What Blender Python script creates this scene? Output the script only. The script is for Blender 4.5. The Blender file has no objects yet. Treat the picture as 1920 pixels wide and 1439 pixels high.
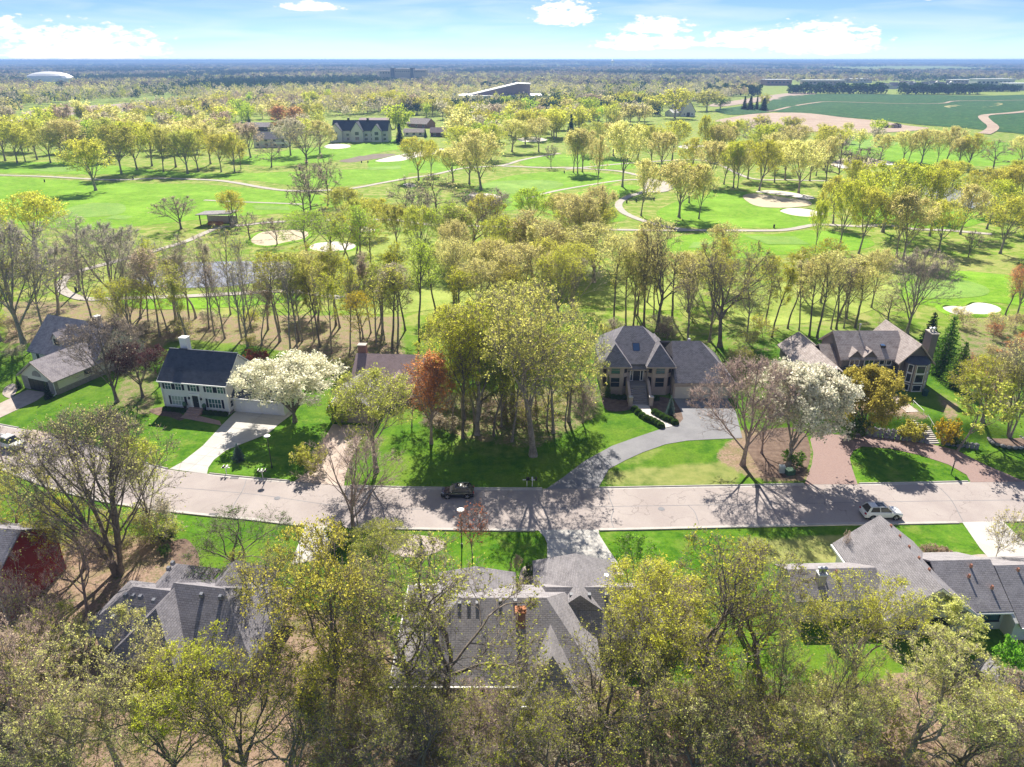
import bpy, math, random
import numpy as np
from mathutils import Vector, geometry
R = math.radians
SC = bpy.context.scene
COL = SC.collection
# ---------------------------------------------------------------- camera, sky, sun, exposure
F_PX, CAM_H, PITCH = 1350.0, 54.0, math.atan(607 / 1350.0)
cam_d = bpy.data.cameras.new('camera'); cam = bpy.data.objects.new('camera', cam_d); COL.objects.link(cam)
cam.location = (0, 0, CAM_H); cam.rotation_euler = (R(90) - PITCH, 0, 0)
cam_d.sensor_fit = 'HORIZONTAL'; cam_d.sensor_width = 36.0; cam_d.lens = 36.0 * F_PX / 1920
cam_d.clip_start = 0.5; cam_d.clip_end = 60000
SC.camera = cam
SUN_EL, SUN_AZ = R(41), R(-3)          # azimuth measured from +Y towards +X
world = bpy.data.worlds.new('World'); SC.world = world; world.use_nodes = True
def build_world():
    nt = world.node_tree; N = nt.nodes; Lk = nt.links; N.clear()
    out = N.new('ShaderNodeOutputWorld'); bg = N.new('ShaderNodeBackground'); bg.inputs[1].default_value = 0.063
    sky = N.new('ShaderNodeTexSky'); sky.sky_type = 'NISHITA'; sky.sun_disc = False
    sky.sun_elevation = SUN_EL; sky.sun_rotation = SUN_AZ; sky.air_density = 0.42; sky.dust_density = 0.0; sky.ozone_density = 2.0
    tc = N.new('ShaderNodeTexCoord'); sep = N.new('ShaderNodeSeparateXYZ'); Lk.new(tc.outputs['Generated'], sep.inputs[0])
    def m(op, a, b=None, c=None, clamp=False):
        n = N.new('ShaderNodeMath'); n.operation = op; n.use_clamp = clamp
        for i, q in enumerate((a, b, c)):
            if q is None: continue
            if isinstance(q, (int, float)): n.inputs[i].default_value = q
            else: Lk.new(q, n.inputs[i])
        return n.outputs[0]
    az = m('ARCTAN2', sep.outputs[0], sep.outputs[1]); el = m('ARCSINE', sep.outputs[2])
    per = R(72)
    u = m('SUBTRACT', az, m('MULTIPLY', m('ROUND', m('DIVIDE', az, per)), per))     # the same cloud field goes on all round
    vec = N.new('ShaderNodeCombineXYZ'); Lk.new(m('MULTIPLY', u, 60), vec.inputs[0]); Lk.new(m('MULTIPLY', el, 150), vec.inputs[1])
    no = N.new('ShaderNodeTexNoise'); no.inputs['Scale'].default_value = 1.0; no.inputs['Detail'].default_value = 7; no.inputs['Roughness'].default_value = 0.6
    Lk.new(vec.outputs[0], no.inputs['Vector'])
    noise = m('SUBTRACT', no.outputs[0], 0.5)
    dens = None
    # cumulus: azimuth, elevation of the flat base, half width, height (degrees)
    for (a, e, w, h) in ((3.6, 2.6, 2.6, 1.5), (-34.0, 1.6, 3.2, 1.2), (-28.2, 0.35, 5.4, 1.9), (10.2, 1.9, 2.8, 1.0), (8.6, .9, 3.0, 1.0), (17.2, 1.0, 4.6, 1.0), (21.0, .75, 4.6, 1.8), (11.5, .9, 2.0, .8), (-14, 3.2, 2.2, .6), (27.5, 3.6, 2.5, .7)):
        du = m('DIVIDE', m('SUBTRACT', u, R(a)), R(w)); dv = m('DIVIDE', m('SUBTRACT', el, R(e)), R(h))
        dv = m('MAXIMUM', dv, m('MULTIPLY', dv, -3.5))
        d = m('SUBTRACT', 1.0, m('ADD', m('MULTIPLY', du, du), m('MULTIPLY', dv, dv)))
        dens = d if dens is None else m('MAXIMUM', dens, d)
    cl = m('ADD', m('MAXIMUM', dens, -1.2), m('MULTIPLY', noise, 3.6))
    mask = N.new('ShaderNodeMapRange'); mask.interpolation_type = 'SMOOTHSTEP'; mask.inputs[1].default_value = 0.05; mask.inputs[2].default_value = 0.6
    Lk.new(cl, mask.inputs[0])
    # thin wisps
    vec2 = N.new('ShaderNodeCombineXYZ'); Lk.new(m('MULTIPLY', u, 5), vec2.inputs[0]); Lk.new(m('MULTIPLY', el, 42), vec2.inputs[1])
    n2 = N.new('ShaderNodeTexNoise'); n2.inputs['Scale'].default_value = 1.4; n2.inputs['Detail'].default_value = 5; n2.inputs['Distortion'].default_value = 0.6
    Lk.new(vec2.outputs[0], n2.inputs['Vector'])
    wis = N.new('ShaderNodeMapRange'); wis.inputs[1].default_value = .38; wis.inputs[2].default_value = .75; wis.inputs[4].default_value = .45
    Lk.new(n2.outputs[0], wis.inputs[0])
    mx0 = N.new('ShaderNodeMix'); mx0.data_type = 'RGBA'; mx0.inputs[7].default_value = (8.0, 8.8, 9.8, 1)
    hsv = N.new('ShaderNodeHueSaturation'); hsv.inputs['Saturation'].default_value = 1.15; hsv.inputs['Hue'].default_value = .51; Lk.new(sky.outputs[0], hsv.inputs['Color'])
    Lk.new(wis.outputs[0], mx0.inputs[0]); Lk.new(hsv.outputs[0], mx0.inputs[6])
    # cumulus: bright tops, greyer bases
    vs = N.new('ShaderNodeMapRange'); vs.inputs[1].default_value = 0.0; vs.inputs[2].default_value = 1.3; Lk.new(cl, vs.inputs[0])
    cc = N.new('ShaderNodeMix'); cc.data_type = 'RGBA'; cc.inputs[6].default_value = (8.2, 8.4, 9.0, 1); cc.inputs[7].default_value = (11.5, 11.2, 10.8, 1)
    Lk.new(vs.outputs[0], cc.inputs[0])
    mx = N.new('ShaderNodeMix'); mx.data_type = 'RGBA'
    Lk.new(mask.outputs[0], mx.inputs[0]); Lk.new(mx0.outputs[2], mx.inputs[6]); Lk.new(cc.outputs[2], mx.inputs[7])
    Lk.new(mx.outputs[2], bg.inputs[0]); Lk.new(bg.outputs[0], out.inputs[0])
build_world()
sun_d = bpy.data.lights.new('sun', 'SUN'); sun_d.energy = 5.0; sun_d.angle = R(0.53); sun_d.color = (1.0, 0.93, 0.80)
sun = bpy.data.objects.new('sun', sun_d); COL.objects.link(sun); sun.location = (0, 60, 120)
sd = Vector((math.sin(SUN_AZ) * math.cos(SUN_EL), math.cos(SUN_AZ) * math.cos(SUN_EL), math.sin(SUN_EL)))
sun.rotation_euler = sd.to_track_quat('Z', 'Y').to_euler()
vs_ = SC.view_settings; vs_.view_transform = 'Standard'; vs_.look = 'None'; vs_.gamma = 1.0; vs_.use_curve_mapping = False
vs_.exposure = 1.0
SC.cycles.use_denoising = True; SC.cycles.max_bounces = 5; SC.cycles.diffuse_bounces = 3; SC.cycles.transmission_bounces = 3; SC.cycles.use_adaptive_sampling = True; SC.cycles.adaptive_threshold = 0.015
SC.cycles.transparent_max_bounces = 6; SC.cycles.volume_bounces = 0; SC.cycles.caustics_reflective = False; SC.cycles.caustics_refractive = False
SC.cycles.sample_clamp_indirect = 6
# ---------------------------------------------------------------- surveying: photo pixel (1920 wide) <-> place
cp, sp_ = math.cos(PITCH), math.sin(PITCH)
def G(px, py, z=0.0):
    dx = (px - 960) / F_PX; dy = -(py - 719.5) / F_PX
    d = (dx, cp + dy * sp_, -sp_ + dy * cp); t = (z - CAM_H) / d[2]
    return (d[0] * t, d[1] * t, z)
def PX(x, y, z):
    zz = z - CAM_H; dep = y * cp - zz * sp_; up = y * sp_ + zz * cp
    return 960 + F_PX * x / dep, 719.5 - F_PX * up / dep
def sstep(a, b, x):
    t = np.clip((x - a) / (b - a), 0, 1); return t * t * (3 - 2 * t)
PONDS = [(-74, 208, 60), (118, 305, 60), (-92, 480, 60)]
def hh(x, y):
    x = np.asarray(x, float); y = np.asarray(y, float)
    a = 0.7 * sstep(150, 230, y) * (1 - sstep(900, 1500, y))
    for (cx, cy, r) in PONDS: a = a * (1 - np.exp(-((x - cx) ** 2 + (y - cy) ** 2) / (r * r)))
    z = a * (np.sin(x / 31 + 1.3) * np.cos(y / 37) + 0.5 * np.sin(x / 17 - y / 23))
    # far hills
    f = sstep(3000, 9000, y)
    z = z + f * (4 + 4 * np.sin(x / 2100 + .6) + 4 * np.sin(x / 900 + y / 1500) + 2 * np.sin(x / 390 - y / 700)) + sstep(7000, 13000, y) * (14 + 9 * np.sin(x / 1700 + 1) + 6 * np.sin(x / 640 + .5) + 4 * np.sin(x / 270))
    # raised yard of the grey house
    t = sstep(98.6, 103, y + 0.16 * (x - 62)) * (1 - sstep(135, 160, y)) * sstep(38, 50, x) * (1 - sstep(73, 84, x))
    return z + 2.3 * t
def h1(x, y): return float(hh(x, y))
def GH(px, py):
    z = 0.0
    for _ in range(6):
        p = G(px, py, z); z = h1(p[0], p[1])
    return (p[0], p[1], z)
def inpoly(x, y, poly):
    r = np.zeros(x.shape, bool); n = len(poly)
    for i in range(n):
        x0, y0 = poly[i]; x1, y1 = poly[(i + 1) % n]
        if y0 == y1: continue
        c = ((y0 > y) != (y1 > y)) & (x < (x1 - x0) * (y - y0) / (y1 - y0) + x0); r ^= c
    return r
# ---------------------------------------------------------------- materials
MATS = {}
class NT:
    def __init__(s, name):
        s.m = bpy.data.materials.new(name); s.m.use_nodes = True; s.t = s.m.node_tree; s.N = s.t.nodes; s.L = s.t.links; s.N.clear()
        s.out = s.N.new('ShaderNodeOutputMaterial'); MATS[name] = s.m
    def n(s, ty, ins=None, **kw):
        q = s.N.new('ShaderNode' + ty)
        for k, v in kw.items(): setattr(q, k, v)
        for k, v in (ins or {}).items():
            if isinstance(v, bpy.types.NodeSocket): s.L.new(v, q.inputs[k])
            else: q.inputs[k].default_value = v
        return q
    def mix(s, fac, a, b, blend='MIX'):
        q = s.n('Mix', data_type='RGBA', blend_type=blend)
        for i, v in ((0, fac), (6, a), (7, b)):
            if isinstance(v, bpy.types.NodeSocket): s.L.new(v, q.inputs[i])
            else: q.inputs[i].default_value = v if i == 0 else tuple(v) + (1,) if len(v) == 3 else v
        return q.outputs[2]
    def ramp(s, v, a, b, c=0.0, d=1.0):
        return s.n('MapRange', {0: v, 1: a, 2: b, 3: c, 4: d}, interpolation_type='SMOOTHSTEP').outputs[0]
    def noise(s, vec, scale, detail=3, rough=.55, dist=0.0):
        return s.n('TexNoise', {'Vector': vec, 'Scale': scale, 'Detail': detail, 'Roughness': rough, 'Distortion': dist}).outputs[0]
    def pbr(s, col, rough=.8, spec=.3, bump=None, bstr=.3, bdist=.05, metal=0.0):
        b = s.n('BsdfPrincipled', {'Roughness': rough, 'Specular IOR Level': spec, 'Metallic': metal})
        if isinstance(col, bpy.types.NodeSocket): s.L.new(col, b.inputs['Base Color'])
        else: b.inputs['Base Color'].default_value = tuple(col) + (1,)
        if bump is not None:
            bn = s.n('Bump', {'Height': bump, 'Strength': bstr, 'Distance': bdist}); s.L.new(bn.outputs[0], b.inputs['Normal'])
        s.L.new(b.outputs[0], s.out.inputs[0]); return b
def pos(t): return t.n('NewGeometry').outputs['Position']
def plain(name, c, rough=.6, spec=.3, var=.15, scale=3.0, metal=0.0, bump=0.0):
    t = NT(name); p = pos(t); n = t.noise(p, scale, 4)
    cc = t.mix(n, tuple(v * (1 - var) for v in c), tuple(min(1, v * (1 + var)) for v in c))
    t.pbr(cc, rough, spec, n if bump else None, bump, .03, metal)
def shingle(name, c1, c2, mort, w=.34, hgt=.2, big=.35, bstr=.6):
    t = NT(name); uv = t.n('TexCoord').outputs['UV']
    br = t.n('TexBrick', {'Vector': uv, 'Color1': c1 + (1,), 'Color2': c2 + (1,), 'Mortar': mort + (1,), 'Scale': 1.0, 'Mortar Size': .02, 'Mortar Smooth': .3, 'Bias': -.1, 'Brick Width': w, 'Row Height': hgt})
    n = t.noise(pos(t), .9, 5, .65); n2 = t.noise(uv, 9.0, 3)
    c = t.mix(t.ramp(n, .3, .7), br.outputs[0], tuple(v * (1 + big) for v in c2)); c = t.mix(.55, c, br.outputs[0])
    c = t.mix(t.ramp(n2, .25, .75, .0, .6), c, t.mix(1.0, c, (.55, .55, .58), 'MULTIPLY'))
    t.pbr(c, .85, .2, br.outputs[1], -bstr, .04)
def brickm(name, c1, c2, mort, w=.24, hgt=.08):
    t = NT(name); uv = t.n('TexCoord').outputs['UV']
    br = t.n('TexBrick', {'Vector': uv, 'Color1': c1 + (1,), 'Color2': c2 + (1,), 'Mortar': mort + (1,), 'Scale': 1.0, 'Mortar Size': .012, 'Brick Width': w, 'Row Height': hgt})
    n = t.noise(uv, 3.5, 4, .7); n2 = t.noise(uv, 14, 2)
    c = t.mix(t.ramp(n, .42, .68, 0, .6), br.outputs[0], mort); c = t.mix(t.ramp(n2, .35, .7, 0, .55), c, c1)
    t.pbr(c, .9, .2, br.outputs[1], -.4, .02)
def siding(name, c, row=.2):
    t = NT(name); uv = t.n('TexCoord').outputs['UV']; s = t.n('SeparateXYZ', {0: uv}).outputs[1]
    f = t.n('Math', {0: t.n('Math', {0: s, 1: row}, operation='DIVIDE').outputs[0]}, operation='FRACT').outputs[0]
    n = t.noise(uv, 1.3, 4)
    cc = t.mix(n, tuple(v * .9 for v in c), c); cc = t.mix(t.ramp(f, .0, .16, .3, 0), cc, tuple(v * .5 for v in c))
    t.pbr(cc, .6, .3, f, .5, .03)
shingle('shake_roof', (.30, .27, .30), (.44, .40, .42), (.12, .10, .11), .42, .30, .4, .9)
shingle('shake_roof_tan', (.36, .30, .28), (.50, .44, .42), (.14, .11, .10), .5, .34, .4, .9)
shingle('slate_roof', (.075, .088, .12), (.11, .125, .165), (.045, .05, .065), .4, .18, .2, .4)
shingle('brown_roof', (.34, .255, .265), (.42, .32, .33), (.2, .15, .155), .4, .18, .2, .4)
shingle('grey_roof', (.21, .20, .225), (.315, .30, .33), (.085, .08, .095), .42, .22, .25, .6)
shingle('warm_grey_roof', (.27, .255, .27), (.365, .345, .36), (.12, .11, .12), .45, .2, .25, .6)
brickm('pale_brick', (.46, .36, .32), (.34, .25, .23), (.50, .45, .41))
brickm('red_brick', (.32, .13, .10), (.24, .09, .07), (.35, .28, .25))
brickm('stoop_brick', (.42, .25, .2), (.34, .2, .16), (.42, .36, .33))
siding('white_siding', (.80, .80, .80)); siding('grey_siding', (.17, .15, .145), .3); siding('brown_siding', (.13, .075, .05), .25); siding('cream_siding', (.70, .66, .58), .3); siding('red_siding', (.28, .022, .03), .25); siding('offwhite_siding', (.70, .69, .66), .25)
plain('white_paint', (.82, .82, .82), .5, .4, .05); plain('tan_trim', (.42, .34, .29), .6, .3, .1); plain('dark_trim', (.05, .045, .05), .6, .3, .1)
plain('navy_shutter', (.012, .014, .035), .6, .3, .1); plain('black_shutter', (.03, .02, .022), .6, .3, .1)
plain('black_door', (.015, .015, .02), .4, .5, .1); plain('cream_door', (.62, .58, .52), .5, .4, .06); plain('white_door', (.75, .76, .78), .5, .4, .06)
plain('stone', (.30, .27, .25), .9, .2, .5, 2.5, bump=.5); plain('stone_pale', (.52, .47, .42), .9, .2, .3, 2.0, bump=.4); plain('boulder', (.26, .25, .27), .9, .2, .45, 1.6, bump=.6)
plain('step_stone', (.60, .56, .53), .85, .2, .15, 2.5); plain('grey_step', (.28, .26, .26), .85, .2, .2, 3)
plain('metal', (.5, .52, .55), .35, .5, .1, 4, 1.0); plain('dark_metal', (.03, .03, .033), .45, .5, .1, 4); plain('black_rubber', (.02, .02, .02), .8, .3, .2, 9)
plain('lamp_white', (.85, .85, .83), .4, .4, .03); plain('copper_vent', (.45, .20, .13), .5, .4, .2, 6); plain('roof_metal', (.20, .21, .25), .45, .5, .15, 6)
plain('sign_green', (.01, .06, .055), .5, .4, .1); plain('utility_green', (.05, .12, .07), .5, .4, .1); plain('utility_pale', (.42, .48, .5), .5, .4, .1); plain('terracotta', (.45, .17, .07), .7, .3, .2); plain('skin', (.5, .32, .24), .6, .3, .05); plain('cloth_dark', (.03, .035, .06), .9, .1, .2); plain('cloth_pale', (.5, .5, .55), .9, .1, .1)
def glassm(name, c, rough=.08):
    t = NT(name); t.pbr(c, rough, .6)
glassm('glass', (.02, .03, .04)); glassm('glass_teal', (.05, .12, .13), .15); glassm('skylight_glass', (.05, .10, .22), .05); glassm('curtain_glass', (.35, .42, .42), .25)
def carpaint(name, c):
    t = NT(name); b = t.pbr(c, .25, .5); b.inputs['Coat Weight'].default_value = .6; b.inputs['Coat Roughness'].default_value = .05
carpaint('car_black', (.012, .013, .02)); carpaint('car_white', (.80, .80, .80)); carpaint('car_glass', (.012, .015, .02)); carpaint('tail_red', (.35, .01, .015)); carpaint('headlight', (.6, .62, .65)); plain('alloy', (.55, .55, .57), .35, .5, .1, 5, .8)
# ground covers
def ground_mat():
    t = NT('ground_cover'); p = pos(t); at = t.n('Attribute', attribute_name='cover'); sep = t.n('SeparateColor', {0: at.outputs['Color']})
    lit, dry, wild = sep.outputs[0], sep.outputs[1], sep.outputs[2]
    n1 = t.noise(p, .09, 5, .6); n2 = t.noise(p, .55, 5, .65); n3 = t.noise(p, 3.0, 6, .75); n4 = t.noise(p, .23, 4, .6, .8)
    g = t.mix(t.ramp(n2, .3, .7), (.05, .155, .005), (.135, .275, .014)); g = t.mix(t.ramp(n1, .4, .68, 0, .75), g, (.19, .29, .03))
    gold = t.mix(t.ramp(n2, .3, .7), (.16, .28, .016), (.25, .37, .035)); gold = t.mix(t.ramp(n4, .40, .66, 0, .85), gold, (.46, .44, .15))
    g = t.mix(t.ramp(n4, .55, .72, 0, .35), g, (.23, .28, .05)); g = t.mix(wild, g, gold)
    g = t.mix(t.ramp(n3, .3, .7, .0, .65), g, t.mix(1.0, g, (.4, .48, .38), 'MULTIPLY'))
    def soft(w, a=.35, b=.65):
        s = t.n('Math', {0: w, 1: t.n('Math', {0: t.n('Math', {0: n2, 1: n3}, operation='ADD').outputs[0], 1: .5, 2: -.5}, operation='MULTIPLY_ADD').outputs[0]}, operation='ADD').outputs[0]
        return t.ramp(s, a, b)
    dc = t.mix(t.ramp(n3, .3, .7), (.42, .36, .17), (.30, .31, .10))
    g = t.mix(t.n('Math', {0: soft(dry, .3, .75), 1: .8}, operation='MULTIPLY').outputs[0], g, dc)
    lc = t.mix(t.ramp(n3, .3, .72), (.20, .13, .095), (.40, .29, .22)); lc = t.mix(t.ramp(n4, .45, .7, 0, .5), lc, (.16, .17, .05))
    g = t.mix(soft(lit, .38, .62), g, lc)
    t.pbr(g, .95, .1, n3, .5, .12)
ground_mat()
def turf(name, a, b, stripe=0, sc=.5):
    t = NT(name); p = pos(t); n = t.noise(p, sc, 4, .6); n3 = t.noise(p, 2.6, 6, .78); n1 = t.noise(p, .07, 4, .6)
    c = t.mix(t.ramp(n, .3, .7), a, b); c = t.mix(t.ramp(n1, .42, .7, 0, .6), c, tuple(min(1, v * 1.35 + .02) for v in b)); c = t.mix(t.ramp(n3, .3, .7, 0, .55), c, t.mix(1.0, c, (.42, .5, .4), 'MULTIPLY')); n5 = t.noise(p, .28, 6, .75, .5); c = t.mix(t.ramp(n5, .5, .7, 0, .6), c, t.mix(.6, c, (.38, .38, .10))); n6 = t.noise(p, .9, 5, .75); c = t.mix(t.ramp(n6, .52, .68, 0, .5), c, t.mix(1.0, c, (.55, .68, .6), 'MULTIPLY'))
    t.pbr(c, .95, .1, n3, .7, .12)
turf('fairway', (.15, .33, .010), (.23, .42, .022)); turf('green', (.20, .36, .06), (.25, .41, .075)); turf('semi_rough', (.24, .34, .05), (.36, .42, .10)); turf('deep_lawn', (.045, .15, .004), (.13, .27, .012), sc=.9); turf('crop', (.012, .075, .015), (.026, .115, .022), sc=.12)
turf('hay', (.40, .36, .15), (.48, .42, .22), sc=.2)
def mineral(name, a, b, sc=1.0, fine=12.0, bump=.25, crack=False, dark=None):
    t = NT(name); p = pos(t); n = t.noise(p, sc, 5, .6); n3 = t.noise(p, fine, 3, .7)
    c = t.mix(t.ramp(n, .3, .7), a, b); c = t.mix(t.ramp(n3, .3, .75, 0, .35), c, t.mix(1.0, c, (.6, .6, .6), 'MULTIPLY'))
    if crack:
        w = t.n('TexVoronoi', {'Vector': t.n('VectorMath', {0: p, 1: t.n('VectorMath', {0: t.n('TexNoise', {'Vector': p, 'Scale': .35, 'Detail': 3}).outputs[1], 'Scale': 5.0}, operation='SCALE').outputs[0]}, operation='ADD').outputs[0], 'Scale': .085}, feature='DISTANCE_TO_EDGE').outputs[0]
        c = t.mix(t.ramp(w, .0, .006, .5, 0), c, tuple(v * .42 for v in a)); c = t.mix(t.ramp(t.noise(p, .05, 3, .6, 1.2), .52, .62, 0, .3), c, tuple(v * .72 for v in a))
    if dark: c = t.mix(t.ramp(t.noise(p, .3, 4), .5, .75, 0, .7), c, dark)
    t.pbr(c, .9, .2, n3, bump, .02)
mineral('asphalt_road', (.375, .325, .315), (.44, .39, .375), .18, 9, .2, True); mineral('concrete', (.50, .48, .46), (.60, .58, .55), .4, 10, .15); mineral('kerb_concrete', (.46, .43, .41), (.56, .53, .5), .8, 10, .2); mineral('asphalt_drive', (.22, .22, .24), (.28, .28, .30), .3, 12, .2); mineral('exposed_aggregate', (.46, .37, .32), (.60, .50, .44), .5, 7, .4, False, (.40, .30, .26)); mineral('cart_path', (.42, .38, .34), (.50, .46, .41), .3, 4, .2); mineral('sand_white', (.66, .61, .54), (.76, .72, .65), .3, 3, .1); mineral('sand_tan', (.55, .46, .32), (.62, .53, .38), .3, 3, .1); mineral('dirt', (.40, .29, .225), (.49, .39, .30), .06, 1.0, .3, False, (.30, .19, .15)); mineral('plough', (.36, .27, .22), (.44, .35, .28), .05, .7, .3); mineral('mulch', (.13, .085, .065), (.22, .155, .12), 1.2, 7, .5); mineral('gravel_pale', (.40, .34, .30), (.52, .45, .40), .8, 9, .4); mineral('muddy_water', (.16, .13, .10), (.22, .18, .14), .2, 2, .1)
brickm('paver', (.30, .205, .19), (.25, .165, .155), (.35, .27, .245), .24, .13)
def water():
    t = NT('pond_water'); p = pos(t); n = t.noise(p, 1.2, 3); t.pbr((.34, .35, .39), .18, .6, n, .06, .05)  # murky water, with the sky's pale reflection put into the base colour
water()
# foliage and bark: colour comes with each tree
def leafm(name, attr=None, trans=.6):
    t = NT(name); lv = t.n('Attribute', attribute_name='lv').outputs['Fac']
    if attr: base = t.n('Attribute', attribute_name=attr).outputs['Color']
    else:
        oi = t.n('ObjectInfo'); base = oi.outputs['Color']
        hs = t.n('HueSaturation', {'Hue': t.n('MapRange', {0: oi.outputs['Random'], 3: .488, 4: .512}).outputs[0], 'Value': t.n('MapRange', {0: oi.outputs['Random'], 3: .88, 4: 1.12}).outputs[0], 'Color': base}); base = hs.outputs[0]
    c = t.mix(lv, t.mix(1.0, base, (.72, .76, .62), 'MULTIPLY'), t.mix(1.0, base, (1.4, 1.35, 1.3), 'MULTIPLY'))
    d = t.n('BsdfDiffuse', {'Color': c, 'Roughness': .5}); tr = t.n('BsdfTranslucent', {'Color': c}); mx = t.n('MixShader', {0: trans, 1: d.outputs[0], 2: tr.outputs[0]})
    t.L.new(mx.outputs[0], t.out.inputs[0])
leafm('leaf'); leafm('wood_leaf', 'col', .35)
def barkm():
    t = NT('bark'); oi = t.n('ObjectInfo'); n = t.noise(t.n('TexCoord').outputs['Object'], 2.5, 4, .7)
    c = t.mix(t.ramp(n, .25, .75), t.mix(1.0, oi.outputs['Color'], (.6, .6, .6), 'MULTIPLY'), t.mix(1.0, oi.outputs['Color'], (1.4, 1.4, 1.4), 'MULTIPLY')); t.pbr(c, .95, .1)
barkm()
# ---------------------------------------------------------------- mesh helpers
def tag(o, label=None, cat=None, group=None, kind=None):
    if label: o['label'] = label
    if cat: o['category'] = cat
    if group: o['group'] = group
    if kind: o['kind'] = kind
    return o
def empty(name, loc=(0, 0, 0), rz=0.0, label=None, cat=None, group=None):
    o = bpy.data.objects.new(name, None); COL.objects.link(o); o.location = loc; o.rotation_euler = (0, 0, rz); o.empty_display_size = .5
    return tag(o, label, cat, group)
def link(name, me, parent=None, loc=None, rz=None):
    o = bpy.data.objects.new(name, me); COL.objects.link(o)
    if parent is not None: o.parent = parent
    if loc is not None: o.location = loc
    if rz is not None: o.rotation_euler = (0, 0, rz)
    return o
def np_mesh(name, v, f, mat, attrs=None, smooth=False):
    """v (n,3); f: list of (array of faces with equal vertex count)"""
    me = bpy.data.meshes.new(name); v = np.asarray(v, np.float32)
    me.vertices.add(len(v)); me.vertices.foreach_set('co', v.ravel())
    fl = [np.asarray(a, np.int32) for a in f if len(a)]
    tot = sum(a.size for a in fl); nf = sum(len(a) for a in fl)
    me.loops.add(tot); me.polygons.add(nf)
    me.loops.foreach_set('vertex_index', np.concatenate([a.ravel() for a in fl]))
    cnt = np.concatenate([np.full(len(a), a.shape[1], np.int32) for a in fl]); st = np.concatenate([[0], np.cumsum(cnt)[:-1]]).astype(np.int32)
    me.polygons.foreach_set('loop_start', st)
    if smooth: me.polygons.foreach_set('use_smooth', np.ones(nf, bool))
    me.update(calc_edges=True)
    for k, (ty, a) in (attrs or {}).items():
        at = me.attributes.new(k, ty, 'POINT'); at.data.foreach_set('color' if 'COLOR' in ty else 'value', np.asarray(a, np.float32).ravel())
    me.materials.append(MATS[mat]); return me
class MB:
    def __init__(s): s.v = []; s.f = []
    def face(s, pts): n = len(s.v); s.v += [tuple(p) for p in pts]; s.f.append(tuple(range(n, n + len(pts)))); return s
    def box(s, x0, x1, y0, y1, z0, z1):
        n = len(s.v); s.v += [(x, y, z) for z in (z0, z1) for (x, y) in ((x0, y0), (x1, y0), (x1, y1), (x0, y1))]
        s.f += [tuple(n + i for i in q) for q in ((3, 2, 1, 0), (4, 5, 6, 7), (0, 1, 5, 4), (1, 2, 6, 5), (2, 3, 7, 6), (3, 0, 4, 7))]; return s
    def hexa(s, a, b):
        """bottom ring a, top ring b (same count)"""
        n = len(s.v); k = len(a); s.v += [tuple(p) for p in a] + [tuple(p) for p in b]
        s.f.append(tuple(n + i for i in reversed(range(k)))); s.f.append(tuple(n + k + i for i in range(k)))
        for i in range(k): j = (i + 1) % k; s.f.append((n + i, n + j, n + k + j, n + k + i))
        return s
    def slab(s, pts, t=.16): return s.hexa([(p[0], p[1], p[2] - t) for p in pts], pts)
    def prism(s, sec, axis, a0, a1):
        """section points extruded along an axis; section (u,z): u is the other horizontal axis"""
        mk = (lambda a, u, z: (a, u, z)) if axis == 'x' else (lambda a, u, z: (u, a, z))
        return s.hexa([mk(a0, u, z) for u, z in sec], [mk(a1, u, z) for u, z in sec])
    def tube(s, p0, p1, r0, r1=None, n=8):
        r1 = r0 if r1 is None else r1; p0, p1 = Vector(p0), Vector(p1); d = (p1 - p0).normalized()
        a = d.orthogonal().normalized(); b = d.cross(a); ring = lambda p, r: [tuple(p + r * (math.cos(6.28319 * i / n) * a + math.sin(6.28319 * i / n) * b)) for i in range(n)]
        return s.hexa(ring(p0, r0), ring(p1, r1))
    def blob(s, c, r, seed=0, amp=.12, nu=9, nv=6):
        rnd = random.Random(seed); n = len(s.v)
        for j in range(nv + 1):
            for i in range(nu):
                th = math.pi * j / nv; ph = 6.28319 * i / nu + .3 * j; k = 1 + rnd.uniform(-amp, amp)
                s.v.append((c[0] + r[0] * k * math.sin(th) * math.cos(ph), c[1] + r[1] * k * math.sin(th) * math.sin(ph), c[2] + r[2] * k * math.cos(th)))
        for j in range(nv):
            for i in range(nu): s.f.append((n + j * nu + i, n + (j + 1) * nu + i, n + (j + 1) * nu + (i + 1) % nu, n + j * nu + (i + 1) % nu))
        return s
    def mesh(s, name, mat, smooth=False):
        me = bpy.data.meshes.new(name); me.from_pydata(s.v, [], s.f); me.materials.append(MATS[mat])
        uv = me.uv_layers.new(name='UVMap'); dat = np.zeros((len(me.loops), 2), np.float32)
        for p in me.polygons:
            n = p.normal
            if abs(n.z) > .995: u, w = Vector((1, 0, 0)), Vector((0, 1, 0))
            else: u = Vector((0, 0, 1)).cross(n).normalized(); w = n.cross(u)
            for li in p.loop_indices:
                c = me.vertices[me.loops[li].vertex_index].co; dat[li] = (c.dot(u), c.dot(w))
        uv.data.foreach_set('uv', dat.ravel())
        if smooth: me.polygons.foreach_set('use_smooth', np.ones(len(me.polygons), bool))
        return me
    def build(s, name, mat, parent=None, loc=None, rz=None, smooth=False): return link(name, s.mesh(name, mat, smooth), parent, loc, rz)
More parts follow.
